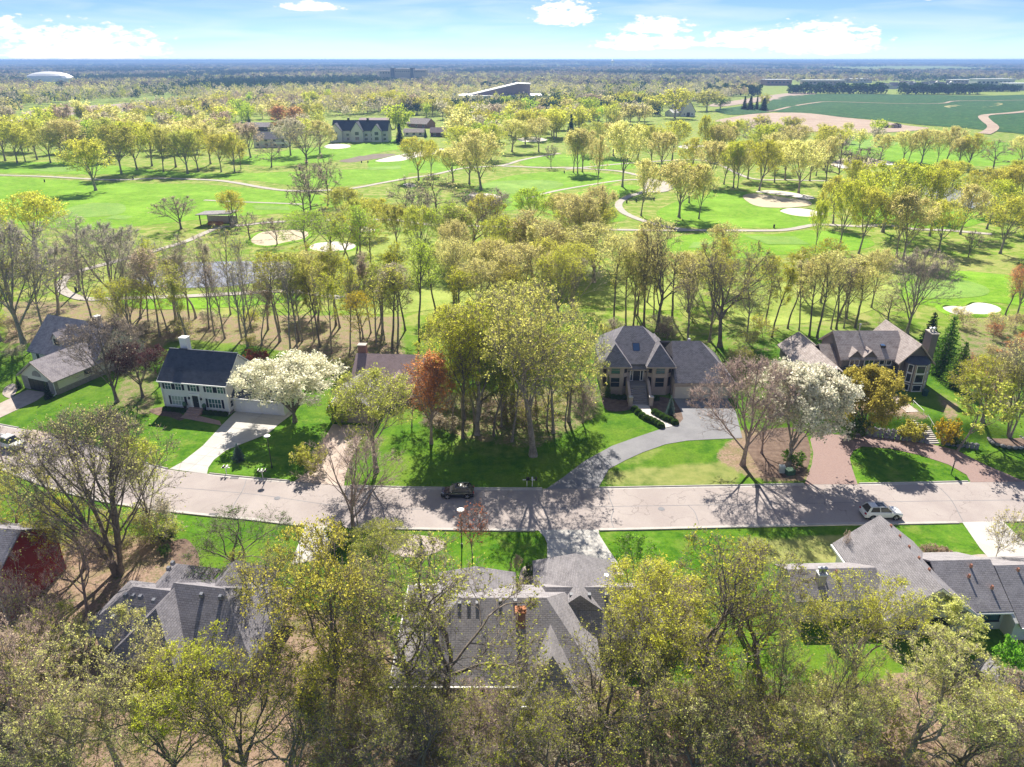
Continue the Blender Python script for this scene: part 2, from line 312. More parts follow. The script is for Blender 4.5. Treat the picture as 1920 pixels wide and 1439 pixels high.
# ---------------------------------------------------------------- the ground
LITTER = [([(230, 560), (420, 590), (600, 585), (760, 590), (770, 690), (640, 690), (560, 670), (480, 655), (330, 640), (220, 720), (200, 640)], .55), ([(800, 770), (850, 735), (1000, 720), (1125, 715), (1140, 775), (1080, 812), (1010, 845), (930, 842), (850, 822), (805, 805)], .5),
 ([(0, 1050), (150, 1000), (330, 1000), (370, 1040), (420, 1090), (560, 1130), (740, 1180), (760, 1300), (1060, 1320), (1200, 1280), (1560, 1300), (1700, 1250), (1920, 1260), (1920, 1500), (0, 1500)], .6), ([(1790, 585), (1920, 590), (1920, 790), (1850, 770), (1790, 700)], .5),
 ([(1130, 590), (1460, 585), (1470, 680), (1340, 700), (1140, 640)], .42), ([(0, 560), (220, 560), (240, 690), (120, 650), (30, 650), (0, 700)], .55), ([(1330, 860), (1380, 805), (1470, 800), (1530, 840), (1520, 906), (1440, 908), (1390, 895)], .6), ([(225, 690), (300, 690), (300, 780), (265, 785), (200, 760)], .5), ([(1420, 560), (1680, 560), (1680, 640), (1420, 640)], .42), ([(1560, 740), (1660, 760), (1740, 800), (1740, 815), (1590, 800)], .6), ([(1730, 740), (1800, 780), (1790, 830), (1760, 820)], .55)]
DRY = [([(1125, 880), (1400, 858), (1390, 914), (1125, 916)], .58), ([(1370, 1005), (1600, 1000), (1590, 1062), (1400, 1060)], .62), ([(1590, 470), (1920, 470), (1920, 525), (1780, 520), (1620, 515)], .5), ([(100, 470), (240, 480), (280, 560), (110, 560)], .45), ([(380, 425), (600, 425), (590, 465), (430, 470)], .35), ([(680, 990), (790, 993), (760, 1040), (680, 1040)], .45), ([(1500, 560), (1700, 600), (1680, 640), (1400, 600)], .4), ([(1090, 870), (1180, 830), (1260, 840), (1200, 880)], .45), ([(830, 800), (1000, 840), (980, 870), (840, 850)], .42), ([(0, 190), (1920, 170), (1920, 300), (0, 300)], .12)]
def terrain():
    ys = list(np.arange(-60, 30, 10.0)) + list(np.arange(30, 170, 0.95)); y = 170.0
    while y < 32000: ys.append(y); y *= 1.021
    ys = np.array(ys); nc = 300; u = np.linspace(-1, 1, nc)
    X = u[None, :] * (np.abs(ys)[:, None] * 1.0 + 75); Y = np.repeat(ys[:, None], nc, 1); Z = hh(X, Y)
    px, py = PX(X, np.maximum(Y, 25), 0 * X)
    cov = np.zeros(X.shape + (4,), np.float32); cov[..., 3] = 1
    def soft(poly):
        a = np.zeros(X.shape, np.float32)
        for ox in (-9, -3, 3, 9):
            for oy in (-5, 0, 5): a += inpoly(px + ox, py + oy, poly)
        return a / 12
    near = Y < 1500
    for poly, w in LITTER: cov[..., 0] = np.maximum(cov[..., 0], soft(poly) * w)
    for poly, w in DRY: cov[..., 1] = np.maximum(cov[..., 1], soft(poly) * w)
    cov[..., 2] = sstep(128, 165, Y)
    i = np.arange(len(ys) - 1)[:, None] * nc + np.arange(nc - 1)[None, :]
    f = np.stack([i, i + 1, i + nc + 1, i + nc], -1).reshape(-1, 4)
    me = np_mesh('ground', np.stack([X, Y, Z], -1).reshape(-1, 3), [f], 'ground_cover', {'cover': ('FLOAT_COLOR', cov.reshape(-1, 4))}, True)
    tag(link('ground', me), 'grassy ground of lawns, leaf litter and rough grass reaching the horizon', kind='structure')
terrain()
def cr(pts, n=6, closed=True):
    P = [Vector(p) for p in pts]; k = len(P); out = []
    rng = range(k if closed else k - 1)
    for i in rng:
        g = (lambda j: P[j % k]) if closed else (lambda j: P[min(max(j, 0), k - 1)])
        a, b, c, d = g(i - 1), g(i), g(i + 1), g(i + 2)
        for s in range(n):
            t = s / n; out.append(.5 * (2 * b + (c - a) * t + (2 * a - 5 * b + 4 * c - d) * t * t + (3 * b - a - 3 * c + d) * t ** 3))
    if not closed: out.append(P[-1])
    return out
def sheet(name, pts, mat, dz, label, smooth=True, px=True, step=None, flat=None, kind='structure'):
    """a draped sheet from an outline"""
    w = [Vector((GH(*p)[:2] if px else p)) for p in pts]
    if smooth: w = cr(w)
    xs = [p.x for p in w]; ys = [p.y for p in w]; size = max(max(xs) - min(xs), max(ys) - min(ys))
    st = step or max(2.5, size / 40); pin = []
    poly = [(p.x, p.y) for p in w]
    gx, gy = np.meshgrid(np.arange(min(xs), max(xs), st), np.arange(min(ys), max(ys), st))
    gx = gx.ravel() + .013; gy = gy.ravel() + .017; ins = inpoly(gx, gy, poly)
    pin = [Vector((a, b)) for a, b in zip(gx[ins], gy[ins])]
    n = len(w); vs, es, fs, _, _, _ = geometry.delaunay_2d_cdt(w + pin, [(i, (i + 1) % n) for i in range(n)], [], 1, 1e-4)
    va = np.array([(v.x, v.y) for v in vs]); z = hh(va[:, 0], va[:, 1]) + dz if flat is None else np.full(len(va), flat)
    me = np_mesh(name, np.column_stack([va, z]), [[f for f in fs if len(f) == 3]], mat)
    uv = me.uv_layers.new(name='UVMap'); idx = np.zeros(len(me.loops), np.int32); me.loops.foreach_get('vertex_index', idx); uv.data.foreach_set('uv', va[idx].astype(np.float32).ravel())
    return tag(link(name, me), label, kind=kind)
def strip(name, pts, wid, mat, dz, label, px=True, n=5, thick=0.0):
    c = cr([Vector(GH(*p)[:2] if px else p) for p in pts], n, False); v = []; m = 4
    for i, p in enumerate(c):
        a = c[max(i - 1, 0)]; b = c[min(i + 1, len(c) - 1)]; d = (b - a).normalized(); nn = Vector((-d.y, d.x))
        for j in range(m + 1):
            q = p + nn * wid * (j / m - .5); v.append((q.x, q.y, h1(q.x, q.y) + dz))
    k = m + 1; f = [(i * k + j, i * k + j + 1, (i + 1) * k + j + 1, (i + 1) * k + j) for i in range(len(c) - 1) for j in range(m)]
    return tag(link(name, np_mesh(name, v, [f], mat)), label, kind='structure')
# street
NE = [(-60, 785), (0, 797), (100, 817), (200, 846), (308, 879), (386, 888.5), (470, 897), (554, 904), (642, 911), (740, 914.5), (827, 916), (926, 917), (1026, 917), (1119, 916), (1280, 913), (1400, 911), (1508, 908.5), (1625, 908), (1730, 906), (1822, 904), (1920, 903), (2060, 899)]
SE = [(-60, 858), (0, 880), (90, 914), (179, 938), (233, 948), (295, 957), (388, 967.5), (458, 974), (567, 986), (680, 991), (774, 993), (900, 995), (1011, 995.5), (1120, 995), (1280, 991.5), (1420, 988), (1573, 984.5), (1700, 983), (1806, 981), (1876, 979), (1920, 977.5), (2100, 972)]
def resample(pts, n):
    c = np.array([tuple(p) for p in cr([Vector(G(*p)[:2]) for p in pts], 8, False)]); s = np.concatenate([[0], np.cumsum(np.linalg.norm(np.diff(c, axis=0), axis=1))]); t = np.linspace(0, s[-1], n)
    return np.column_stack([np.interp(t, s, c[:, 0]), np.interp(t, s, c[:, 1])])
NW, SW = resample(NE, 160), resample(SE, 160)
def street():
    m = 8; v = [(*(NW[i] * (1 - j / m) + SW[i] * j / m), .035) for i in range(160) for j in range(m + 1)]; k = m + 1
    f = [(i * k + j, i * k + j + 1, (i + 1) * k + j + 1, (i + 1) * k + j) for i in range(159) for j in range(m)]
    tag(link('street', np_mesh('street', v, [f], 'asphalt_road')), 'wide pale pinkish grey residential street', kind='structure')
street()
def kerb(E, sgn, gaps, label):
    """upright kerb with a gutter pan, left out where driveways meet the street"""
    runs = []; cur = []
    for p in E:
        x = PX(p[0], p[1], 0)[0]
        if any(a < x < b for a, b in gaps):
            if len(cur) > 1: runs.append(cur)
            cur = []
        else: cur.append(p)
    if len(cur) > 1: runs.append(cur)
    mb = MB()
    for r in runs:
        r = np.array(r); d = np.gradient(r, axis=0); d /= np.linalg.norm(d, axis=1)[:, None]; nn = np.column_stack([-d[:, 1], d[:, 0]]) * sgn
        for i in range(len(r) - 1):
            q = lambda a, o, z: (r[a][0] + nn[a][0] * o, r[a][1] + nn[a][1] * o, z)
            sec = [(-.42, .042), (0, .046), (.03, .15), (.17, .15), (.18, -.05)]
            for (o0, z0), (o1, z1) in zip(sec, sec[1:]): mb.face([q(i, o0, z0), q(i + 1, o0, z0), q(i + 1, o1, z1), q(i, o1, z1)])
    tag(mb.build('kerb', 'kerb_concrete'), label, kind='structure')
kerb(NW, 1, [(318, 388), (552, 645), (1024, 1121), (1508, 1608), (1820, 1922), (40, 92)], 'concrete kerb along the far side of the street')
kerb(SW, -1, [(1009, 1122), (1804, 1880), (575, 640)], 'concrete kerb along the near side of the street')
# driveways and walks
D = [('driveway', [(0, 757), (26, 744), (51, 731.5), (89, 737), (69, 752), (30, 770), (0, 784), (-40, 803), (-80, 790), (-40, 775)], 'gravel_pale', 'pale paved driveway of the far left shake roofed house', False),
 ('paved_circle', [(5, 740), (10, 727), (25, 720), (33, 727), (28, 740), (18, 747)], 'gravel_pale', 'round pale stoop beside the far left garage', True),
 ('driveway', [(318, 880), (388, 889.5), (391, 877), (401, 863), (424, 845), (469, 827), (503, 814), (522, 797), (552, 774), (535, 768), (465, 763), (440, 774), (415, 799), (380, 837), (340, 868)], 'concrete', 'white concrete driveway of the white colonial house', False),
 ('front_walk', [(338, 784), (346, 777), (372, 780), (412, 790), (416, 799), (408, 797)], 'stoop_brick', 'narrow brick walk in front of the white colonial house', False),
 ('driveway', [(552, 903.5), (645, 912), (648, 890), (656, 868), (670, 838), (684, 812), (690, 800), (624, 796), (606, 827), (596, 852), (580, 883)], 'exposed_aggregate', 'tan exposed aggregate driveway of the brown garage', False),
 ('driveway', [(1024, 917.5), (1121, 917), (1142, 880), (1174, 863), (1205, 849), (1247, 834), (1288, 827), (1343, 824), (1392, 822), (1380, 775), (1364, 747), (1262, 747.5), (1277, 771), (1281, 786), (1272, 797), (1242, 804), (1186, 823), (1147, 837), (1096, 865), (1057, 895)], 'asphalt_drive', 'curved asphalt driveway of the pale brick house', False),
 ('front_walk', [(1184, 760), (1213, 760), (1222, 771), (1240, 786), (1262, 797), (1244, 803.5), (1222, 793), (1202, 780), (1192, 770)], 'step_stone', 'cream stone walk between clipped boxwood balls', True),
 ('driveway', [(1508, 909), (1608, 909), (1598, 880), (1593, 860), (1600, 845), (1617, 838), (1671, 842), (1725, 854), (1779, 872), (1812, 891), (1820, 905), (1922, 904), (1880, 886), (1847, 872), (1793, 845), (1739, 832), (1671, 824), (1617, 816), (1575, 806), (1530, 805), (1519, 825), (1525, 850), (1522, 872)], 'paver', 'horseshoe driveway of reddish brick pavers', False),
 ('driveway', [(1009, 994.5), (1122, 994), (1124, 1004), (1139, 1028), (1155, 1051), (1170, 1078), (1026, 1078), (1026, 1020), (1021, 1008)], 'concrete', 'pale concrete driveway of the near middle house', False),
 ('driveway', [(1804, 980), (1880, 978), (1925, 1022), (1990, 1080), (1900, 1085), (1857, 1051), (1837, 1028)], 'concrete', 'pale concrete driveway beside the near right house', False),
 ('driveway', [(573, 985), (642, 988), (632, 1010), (600, 1050), (545, 1060), (560, 1020)], 'concrete', 'pale driveway half hidden by near trees on the left', False),
 ('driveway', [(40, 829), (62, 806), (92, 811), (98, 818), (70, 835)], 'exposed_aggregate', 'short pale driveway slab beside the white pickup', False)]
for (nm, pts, mt, lb, sm) in D: sheet(nm, pts, mt, .05, lb, sm, step=3.0)
sheet('mulch_bed', [(705, 1014), (740, 1004), (785, 1004), (829, 1013), (830, 1030), (800, 1042), (770, 1045), (740, 1040)], 'gravel_pale', .03, 'pale gravel bed with a small spruce in the near lawn', True, step=2)
sheet('mulch_bed', [(1226, 744), (1260, 750), (1278, 772), (1281, 788), (1268, 795), (1245, 785), (1225, 770), (1214, 755)], 'mulch', .03, 'brown mulch bed by the cream stone walk', True, step=2)
sheet('mulch_bed', [(1132, 745), (1180, 745), (1186, 765), (1160, 772), (1136, 768)], 'mulch', .03, 'brown mulch bed at the left corner of the pale brick house', True, step=2)
sheet('mulch_bed', [(280, 770), (310, 764), (345, 780), (338, 789), (316, 782), (295, 779)], 'mulch', .03, 'reddish mulch bed at the left corner of the white colonial', True, step=2)
sheet('mulch_bed', [(1400, 830), (1440, 806), (1500, 805), (1518, 835), (1512, 880), (1470, 896), (1435, 890), (1412, 862)], 'mulch', .03, 'wide leaf strewn bed under the bare tree and white blossom', True, step=2)
sheet('mulch_bed', [(975, 1075), (985, 1062), (1005, 1062), (1012, 1075), (1005, 1110), (975, 1110)], 'gravel_pale', .03, 'pale stone bed between the two roof gables of the near middle house', True, step=2)
sheet('mulch_bed', [(1795, 1062), (1810, 1045), (1845, 1040), (1860, 1052), (1850, 1066)], 'gravel_pale', .03, 'small pale bed by the near right driveway', True, step=2)
sheet('mulch_bed', [(325, 1020), (350, 1012), (372, 1040), (368, 1066), (330, 1062)], 'mulch', .03, 'reddish mulch bed beyond the near left roof', True, step=2)
# richer turf
for pts, lb in (([(1596, 860), (1603, 847), (1618, 841), (1671, 845), (1724, 857), (1777, 875), (1808, 893), (1816, 904.5), (1608, 906.5), (1600, 880)], 'lawn island inside the horseshoe brick drive'), ([(790, 1000), (1005, 1001), (1020, 1012), (1024, 1040), (1024, 1070), (960, 1085), (820, 1075), (850, 1040), (832, 1010)], 'bright lawn in front of the near middle house'), ([(1128, 1001), (1210, 998), (1300, 998), (1360, 1005), (1330, 1050), (1240, 1090), (1180, 1080), (1150, 1040)], 'bright lawn right of the near middle driveway'), ([(100, 812), (210, 765), (290, 788), (345, 793), (412, 802), (370, 843), (325, 874), (250, 850), (190, 835)], 'dark green lawn in front of the white colonial'), ([(388, 884), (395, 868), (426, 848), (505, 818), (560, 790), (610, 790), (592, 850), (575, 882), (552, 900), (470, 892)], 'dark green lawn between the white and tan driveways'), ([(240, 950), (300, 960), (390, 972), (465, 979), (560, 991), (540, 1010), (440, 1010), (330, 995), (270, 985)], 'dark green verge below the left end of the street'), ([(1640, 985), (1800, 984), (1832, 1030), (1740, 1032)], 'lawn right of the near right gable')):
    sheet('lawn', pts, 'deep_lawn', .02, lb, True, step=4)
# golf course turf, sand, water, paths
for mt, pts, lb in (('fairway', [(-60, 335), (120, 338), (300, 345), (450, 352), (600, 366), (640, 385), (560, 398), (420, 408), (250, 425), (120, 430), (-60, 400)], 'bright fairway across the left of the golf course'), ('fairway', [(-40, 308), (120, 305), (280, 318), (480, 325), (660, 318), (760, 322), (740, 338), (600, 352), (480, 340), (300, 330), (120, 327), (-40, 322)], 'fairway strip beyond the left cart path'), ('fairway', [(440, 300), (560, 280), (660, 272), (740, 262), (770, 275), (720, 285), (640, 300), (520, 312)], 'smooth fairway below the big pale house'),
    ('fairway', [(870, 380), (900, 350), (960, 330), (1060, 322), (1160, 328), (1150, 345), (1060, 358), (1000, 378), (960, 395), (900, 395)], 'fairway round the oval green'), ('fairway', [(1010, 385), (1080, 362), (1165, 348), (1200, 352), (1155, 375), (1150, 395), (1175, 412), (1100, 420), (1040, 405)], 'fairway left of the curling cart path'), ('fairway', [(1230, 400), (1290, 370), (1340, 358), (1400, 362), (1470, 392), (1540, 408), (1545, 425), (1480, 428), (1380, 428), (1290, 425)], 'deep green mound in front of the tan bunker'), ('fairway', [(1250, 450), (1330, 437), (1440, 440), (1520, 432), (1600, 440), (1640, 460), (1560, 475), (1440, 480), (1320, 500), (1230, 480)], 'fairway with clipped tee boxes'), ('fairway', [(1610, 360), (1700, 395), (1830, 398), (1860, 410), (1780, 430), (1640, 420), (1600, 390)], 'fairway strip before the right pond'), ('fairway', [(1690, 520), (1790, 508), (1960, 530), (1960, 575), (1860, 568), (1760, 575), (1690, 560)], 'fairway above the right white bunker'), ('fairway', [(980, 300), (1060, 290), (1180, 300), (1180, 318), (1060, 312), (990, 312)], 'fairway between two cart paths'), ('fairway', [(1560, 262), (1700, 255), (1900, 270), (1960, 300), (1800, 312), (1640, 300)], 'far right fairway'), ('fairway', [(700, 300), (800, 290), (880, 300), (860, 320), (780, 325), (700, 318)], 'fairway right of the creek'), ('fairway', [(230, 540), (330, 560), (540, 550), (560, 565), (360, 580), (240, 575)], 'fairway strip below the left pond'), ('semi_rough', [(1380, 560), (1560, 500), (1700, 500), (1680, 560), (1560, 600), (1400, 610)], 'pale rough behind the right houses'), ('semi_rough', [(600, 470), (760, 440), (880, 470), (1100, 500), (1300, 500), (1280, 580), (1000, 560), (700, 590), (600, 540)], 'pale rough under the middle trees')):
    sheet('fairway' if mt == 'fairway' else 'rough_grass', pts, mt, .06, lb)
for pts, lb in (([(890, 355), (915, 343), (970, 339), (1030, 339), (1057, 346), (1040, 354), (985, 361), (930, 366), (898, 364)], 'oval putting green right of the buff tree'), ([(120, 395), (160, 383), (220, 382), (236, 390), (225, 402), (170, 408), (128, 406)], 'pale putting green on the left fairway'), ([(1700, 540), (1790, 525), (1850, 540), (1840, 556), (1740, 560)], 'pale putting green above the right bunker'), ([(60, 318), (120, 311), (150, 318), (110, 323)], 'pale green beside the far left trees'), ([(1590, 268), (1680, 258), (1680, 272), (1620, 278)], 'pale green near the dirt mound')):
    sheet('putting_green', pts, 'green', .12, lb)
for pts, lb in (([(1395, 443), (1490, 444), (1518, 459), (1440, 459)], 'long clipped tee box left of the trees'), ([(1320, 434), (1365, 435), (1370, 442), (1328, 442)], 'small clipped tee box near the cart path'), ([(1300, 455), (1345, 453), (1330, 466), (1290, 466)], 'clipped tee box half behind a tree'), ([(195, 411), (215, 404), (250, 406), (235, 413)], 'small clipped tee box on the left fairway'), ([(473, 386), (540, 388), (545, 395), (480, 394)], 'clipped tee box by the thin left path'), ([(686, 315), (750, 311), (752, 317), (695, 320)], 'clipped tee box beside the creek')):
    sheet('tee_box', pts, 'green', .13, lb, False)
SAND = [('sand_white', [(703, 303), (740, 293), (790, 284), (833, 279), (828, 287), (775, 298), (740, 304)], 'long white bunker beyond the leaning tree'), ('sand_white', [(1463, 398), (1475, 392), (1500, 391.5), (1530, 396), (1550, 402), (1538, 405.5), (1500, 407)], 'small white bunker below the tan bunker'), ('sand_tan', [(1393, 368), (1420, 364), (1470, 371), (1513, 377), (1521, 385), (1495, 389), (1460, 390.5), (1423, 388), (1403, 380)], 'large tan bunker with a white back lip'), ('sand_white', [(1416, 360.5), (1440, 358), (1470, 360), (1513, 367), (1528, 372), (1512, 375), (1480, 369), (1440, 363.5)], 'white back lip of the tan bunker'), ('sand_white', [(1767, 578), (1785, 575), (1807, 576), (1827, 569), (1855, 571), (1877, 580), (1868, 588), (1830, 592), (1787, 590)], 'white bunker behind the grey house chimney'), ('sand_white', [(580, 465), (595, 457), (640, 454), (666, 459), (660, 468), (630, 473), (595, 472)], 'white bunker in the trees right of the left pond'), ('sand_tan', [(470, 452), (490, 437), (530, 432), (572, 434), (575, 446), (530, 458), (490, 462)], 'tan sand patch right of the open shelter'), ('sand_white', [(630, 430), (655, 424), (685, 426), (703, 431), (695, 437), (650, 435)], 'narrow white bunker beside the lower cart path'), ('sand_white', [(755, 347), (768, 344), (782, 349), (772, 353)], 'tiny white bunker left of the oval green'), ('sand_white', [(878, 368), (890, 362), (930, 366), (938, 372), (905, 374)], 'white bunker tucked below the big buff tree'), ('sand_tan', [(1558, 310), (1580, 298), (1620, 296), (1655, 303), (1640, 314), (1600, 318)], 'tan waste bunker among the right trees'), ('sand_white', [(1566, 310), (1590, 307), (1614, 313), (1600, 317), (1575, 316)], 'white strip in the tan waste bunker'), ('sand_white', [(1638, 303), (1660, 302), (1682, 309), (1660, 311)], 'white strip right of the tan waste bunker'), ('sand_white', [(1270, 276), (1290, 272), (1320, 273), (1318, 277), (1290, 280)], 'distant white bunker left of the budding trees'), ('sand_white', [(968, 262), (990, 257), (1024, 261), (1020, 266), (985, 267)], 'white sand patch under the far middle trees'), ('sand_white', [(1410, 247), (1424, 242), (1436, 243), (1428, 251), (1412, 252)], 'far white sand patch in front of the dirt field'), ('sand_white', [(608, 277), (620, 271), (652, 272), (655, 277), (630, 280)], 'white patio below the big pale house')]
def lip(pts, label):
    w = cr([Vector(GH(*p)[:2]) for p in pts]); n = len(w); ar = sum(w[i].x * w[(i + 1) % n].y - w[(i + 1) % n].x * w[i].y for i in range(n)); s = 1 if ar > 0 else -1; m = MB(); rows = []
    for i in range(n):
        d = (w[(i + 1) % n] - w[i - 1]); d.normalize(); o = Vector((d.y, -d.x)) * s; k = .6 + .4 * math.sin(i * .7) * math.sin(i * .23 + 1)
        rows.append([(q.x, q.y, h1(q.x, q.y) + z) for q, z in ((w[i] + o * 1.6, .05), (w[i] + o * .7, .3 * k + .05), (w[i] + o * .1, .42 * k + .05), (w[i] - o * .15, .12))])
    for i in range(n):
        a, b = rows[i], rows[(i + 1) % n]
        for j in range(3): m.face([a[j], b[j], b[j + 1], a[j + 1]])
    tag(m.build('bunker_lip', 'fairway'), label, kind='structure')
for k, (mt, pts, lb) in enumerate(SAND):
    sheet('sand_bunker', pts, mt, .16 + .03 * (k in (3, 11)), lb)
    if k not in (2, 3, 10, 11, 16): lip(pts, 'raised turf lip of the ' + lb)
for pts, lb in (([(330, 915), (480, 928), (640, 950), (760, 955), (900, 956), (1060, 952), (1300, 948), (1500, 945), (1700, 941), (1930, 938)], 'long tar seam down the middle of the street'), ([(1752, 908), (1772, 925), (1786, 942), (1800, 968), (1806, 980)], 'diagonal tar seam near the right end of the street'), ([(1140, 920), (1143, 935), (1150, 955), (1146, 975), (1152, 993)], 'crooked crack right of the middle driveway'), ([(462, 900), (455, 920), (440, 945), (430, 968)], 'crack across the left part of the street'), ([(1290, 948), (1303, 962), (1312, 990)], 'short crack in the near lane')):
    strip('tar_seam', pts, .10, 'asphalt_drive', .041, lb)
for pts, lb, mt in (([(253, 515), (275, 506), (333, 494), (433, 491), (547, 493), (552, 508), (520, 523), (433, 537), (367, 540), (317, 541), (277, 536), (258, 527)], 'long pale pond behind the left trees', 'pond_water'), ([(1612, 346), (1680, 341), (1745, 350), (1800, 354), (1862, 352), (1870, 378), (1830, 391), (1770, 393), (1735, 388), (1700, 368), (1650, 355)], 'pond among the right hand trees', 'pond_water'), ([(636, 303), (655, 298), (690, 290), (737, 289), (740, 295), (700, 299), (660, 305)], 'muddy creek below the big pale house', 'muddy_water')):
    z = GH(*pts[0])[2]; sheet('pond', pts, mt, .1, lb, True, flat=h1(*GH(sum(p[0] for p in pts) / len(pts), sum(p[1] for p in pts) / len(pts))[:2]) + .1)
for pts, w, lb in (([(-60, 327), (0, 329), (110, 333), (215, 338), (300, 335), (390, 338), (440, 343), (490, 352), (540, 358), (600, 358), (660, 354), (720, 343), (765, 335), (813, 328), (870, 316), (940, 311), (973, 302), (1007, 295), (1050, 288)], 3.2, 'long cart path across the left fairways'), ([(940, 312), (1017, 315), (1073, 315), (1110, 318), (1163, 322), (1215, 335), (1230, 348)], 3.2, 'cart path from the fork to the turning circle'), ([(987, 373), (1023, 363), (1073, 353), (1163, 339), (1210, 338)], 2.6, 'thin cart path below the oval green'), ([(1235, 345), (1207, 360), (1175, 371), (1160, 383), (1167, 397), (1193, 410), (1240, 424), (1297, 432), (1380, 433), (1453, 433), (1487, 430), (1513, 425), (1540, 422), (1613, 425), (1663, 423), (1713, 430), (1780, 433), (1860, 440)], 3.0, 'curling cart path past the deep green mound'), ([(673, 413), (740, 413), (807, 422), (907, 425), (957, 427), (1073, 430), (1180, 432), (1297, 433)], 2.6, 'lower cart path through the middle trees'), ([(673, 413), (567, 415), (500, 418), (467, 422), (410, 428), (350, 453), (300, 468), (250, 482), (183, 500), (143, 511), (118, 527), (115, 541), (133, 554), (167, 562), (233, 560), (333, 557), (433, 552), (547, 547), (640, 560)], 2.6, 'cart path looping round the left pond'), ([(383, 376), (467, 380), (570, 384)], 1.8, 'thin straight path on the left fairway'), ([(1060, 318), (1300, 300), (1400, 333), (1480, 338), (1640, 342)], 2.6, 'cart path behind the budding trees')):
    strip('cart_path', pts, w, 'cart_path', .15, lb)
sheet('cart_turning_circle', [(1207, 343), (1230, 337), (1258, 345), (1260, 356), (1235, 362), (1210, 358)], 'cart_path', .17, 'pale paved turning circle of the cart paths')
# fields beyond the course
for mt, pts, lb in (('crop', [(1440, 192), (1480, 180), (1560, 177), (1700, 178), (1850, 180), (2050, 178), (2100, 250), (1900, 250), (1800, 240), (1700, 232), (1600, 222), (1480, 212), (1440, 206)], 'dark green crop field at the right'), ('dirt', [(1340, 228), (1400, 216), (1480, 212), (1600, 223), (1700, 236), (1740, 242), (1640, 250), (1560, 248), (1480, 246), (1400, 238)], 'bare reddish dirt field before the green crop'), ('plough', [(1330, 197), (1400, 186), (1480, 175), (1530, 176), (1500, 184), (1440, 190), (1360, 200)], 'brown ploughed strip left of the crop field'), ('plough', [(40, 212), (150, 200), (300, 190), (370, 190), (390, 198), (250, 208), (120, 218)], 'brown ploughed field at the far left'), ('semi_rough', [(80, 222), (200, 212), (280, 207), (250, 218), (150, 226)], 'pale meadow beside the far left ploughed field'), ('crop', [(1345, 205), (1440, 196), (1450, 210), (1370, 216)], 'green field corner by the dark conifers'), ('hay', [(1770, 200), (1850, 193), (1880, 196), (1830, 204)], 'pale hay patch in the crop field')):
    sheet('field', pts, mt, .3, lb, step=None)
for pts, w, lb in (([(1845, 252), (1862, 240), (1850, 228), (1845, 218), (1880, 214), (1960, 206)], 9, 'reddish dirt track through the crop field'), ([(1440, 210), (1540, 192), (1640, 194), (1760, 195), (1800, 190), (1960, 188)], 5, 'pale lane across the crop field')):
    strip('dirt_track', pts, w, 'dirt', .5, lb)

def drain(px, py, lb):
    x, y, z = GH(px, py); o = empty('drain_grate', (x, y, .04), 0, lb, 'drain', 'street drains'); MB().box(-.6, .6, -.35, .35, -.02, .012).build('frame', 'dark_metal', o)
    for i in range(6): MB().box(-.5 + i * .18, -.42 + i * .18, -.28, .28, .013, .03).build('bar', 'boulder', o)
for px, py, lb in ((440, 896.5, 'dark drain grate at the far kerb left of the lamp post'), (1418, 912.5, 'dark drain grate at the far kerb below the bare tree'), (400, 966, 'dark drain grate at the near kerb on the left')): drain(px, py, lb)
def manhole(px, py, lb):
    x, y, z = GH(px, py); o = empty('manhole_cover', (x, y, .036), 0, lb, 'manhole', 'manhole covers'); MB().tube((0, 0, 0), (0, 0, .012), .45, .45, 20).build('ring', 'boulder', o); MB().tube((0, 0, .012), (0, 0, .02), .36, .36, 20).build('lid', 'asphalt_drive', o)
manhole(1240, 955, 'round manhole cover right of the middle driveway'); manhole(520, 935, 'round manhole cover on the left part of the street')

for lb, lines in (('joint across the white colonial driveway', ([(340, 868), (391, 875)], [(360, 853), (405, 858)], [(380, 837), (425, 844)], [(398, 818), (452, 832)], [(415, 799), (500, 814)], [(440, 775), (530, 789)], [(352, 884), (405, 840), (470, 795), (500, 770)])), ('joint across the near middle driveway', ([(1024, 1011), (1126, 1009)], [(1026, 1031), (1139, 1030)], [(1026, 1052), (1153, 1052)], [(1066, 997), (1078, 1074)]))):
    for k, pts in enumerate(lines): strip('expansion_joint', pts, .05, 'asphalt_drive', .056, '%s concrete %s' % (('first', 'second', 'third', 'fourth', 'fifth', 'sixth', 'lengthwise')[k], lb))
# ---------------------------------------------------------------- building kit (local frame: x right, y away from the street view, z up)
def block(mb, x0, x1, y0, y1, z0, ze, zr=None, axis='x'):
    if zr is None: return mb.box(x0, x1, y0, y1, z0, ze)
    if axis == 'x': return mb.prism([(y0, z0), (y1, z0), (y1, ze), ((y0 + y1) / 2, zr - .12), (y0, ze)], 'x', x0, x1)
    return mb.prism([(x0, z0), (x1, z0), (x1, ze), ((x0 + x1) / 2, zr - .12), (x0, ze)], 'y', y0, y1)
def gable(mb, x0, x1, y0, y1, ze, zr, axis='x', oh=.45, eo=.35, t=.17):
    """two roof planes with eave overhang oh and rake overhang eo"""
    if axis == 'x':
        ym = (y0 + y1) / 2; s = (zr - ze) / (ym - y0); a, b = x0 - eo, x1 + eo
        mb.slab([(a, y0 - oh, ze - s * oh), (b, y0 - oh, ze - s * oh), (b, ym, zr), (a, ym, zr)], t); mb.slab([(a, ym, zr), (b, ym, zr), (b, y1 + oh, ze - s * oh), (a, y1 + oh, ze - s * oh)], t)
    else:
        xm = (x0 + x1) / 2; s = (zr - ze) / (xm - x0); a, b = y0 - eo, y1 + eo
        mb.slab([(x0 - oh, a, ze - s * oh), (xm, a, zr), (xm, b, zr), (x0 - oh, b, ze - s * oh)], t); mb.slab([(xm, a, zr), (x1 + oh, a, ze - s * oh), (x1 + oh, b, ze - s * oh), (xm, b, zr)], t)
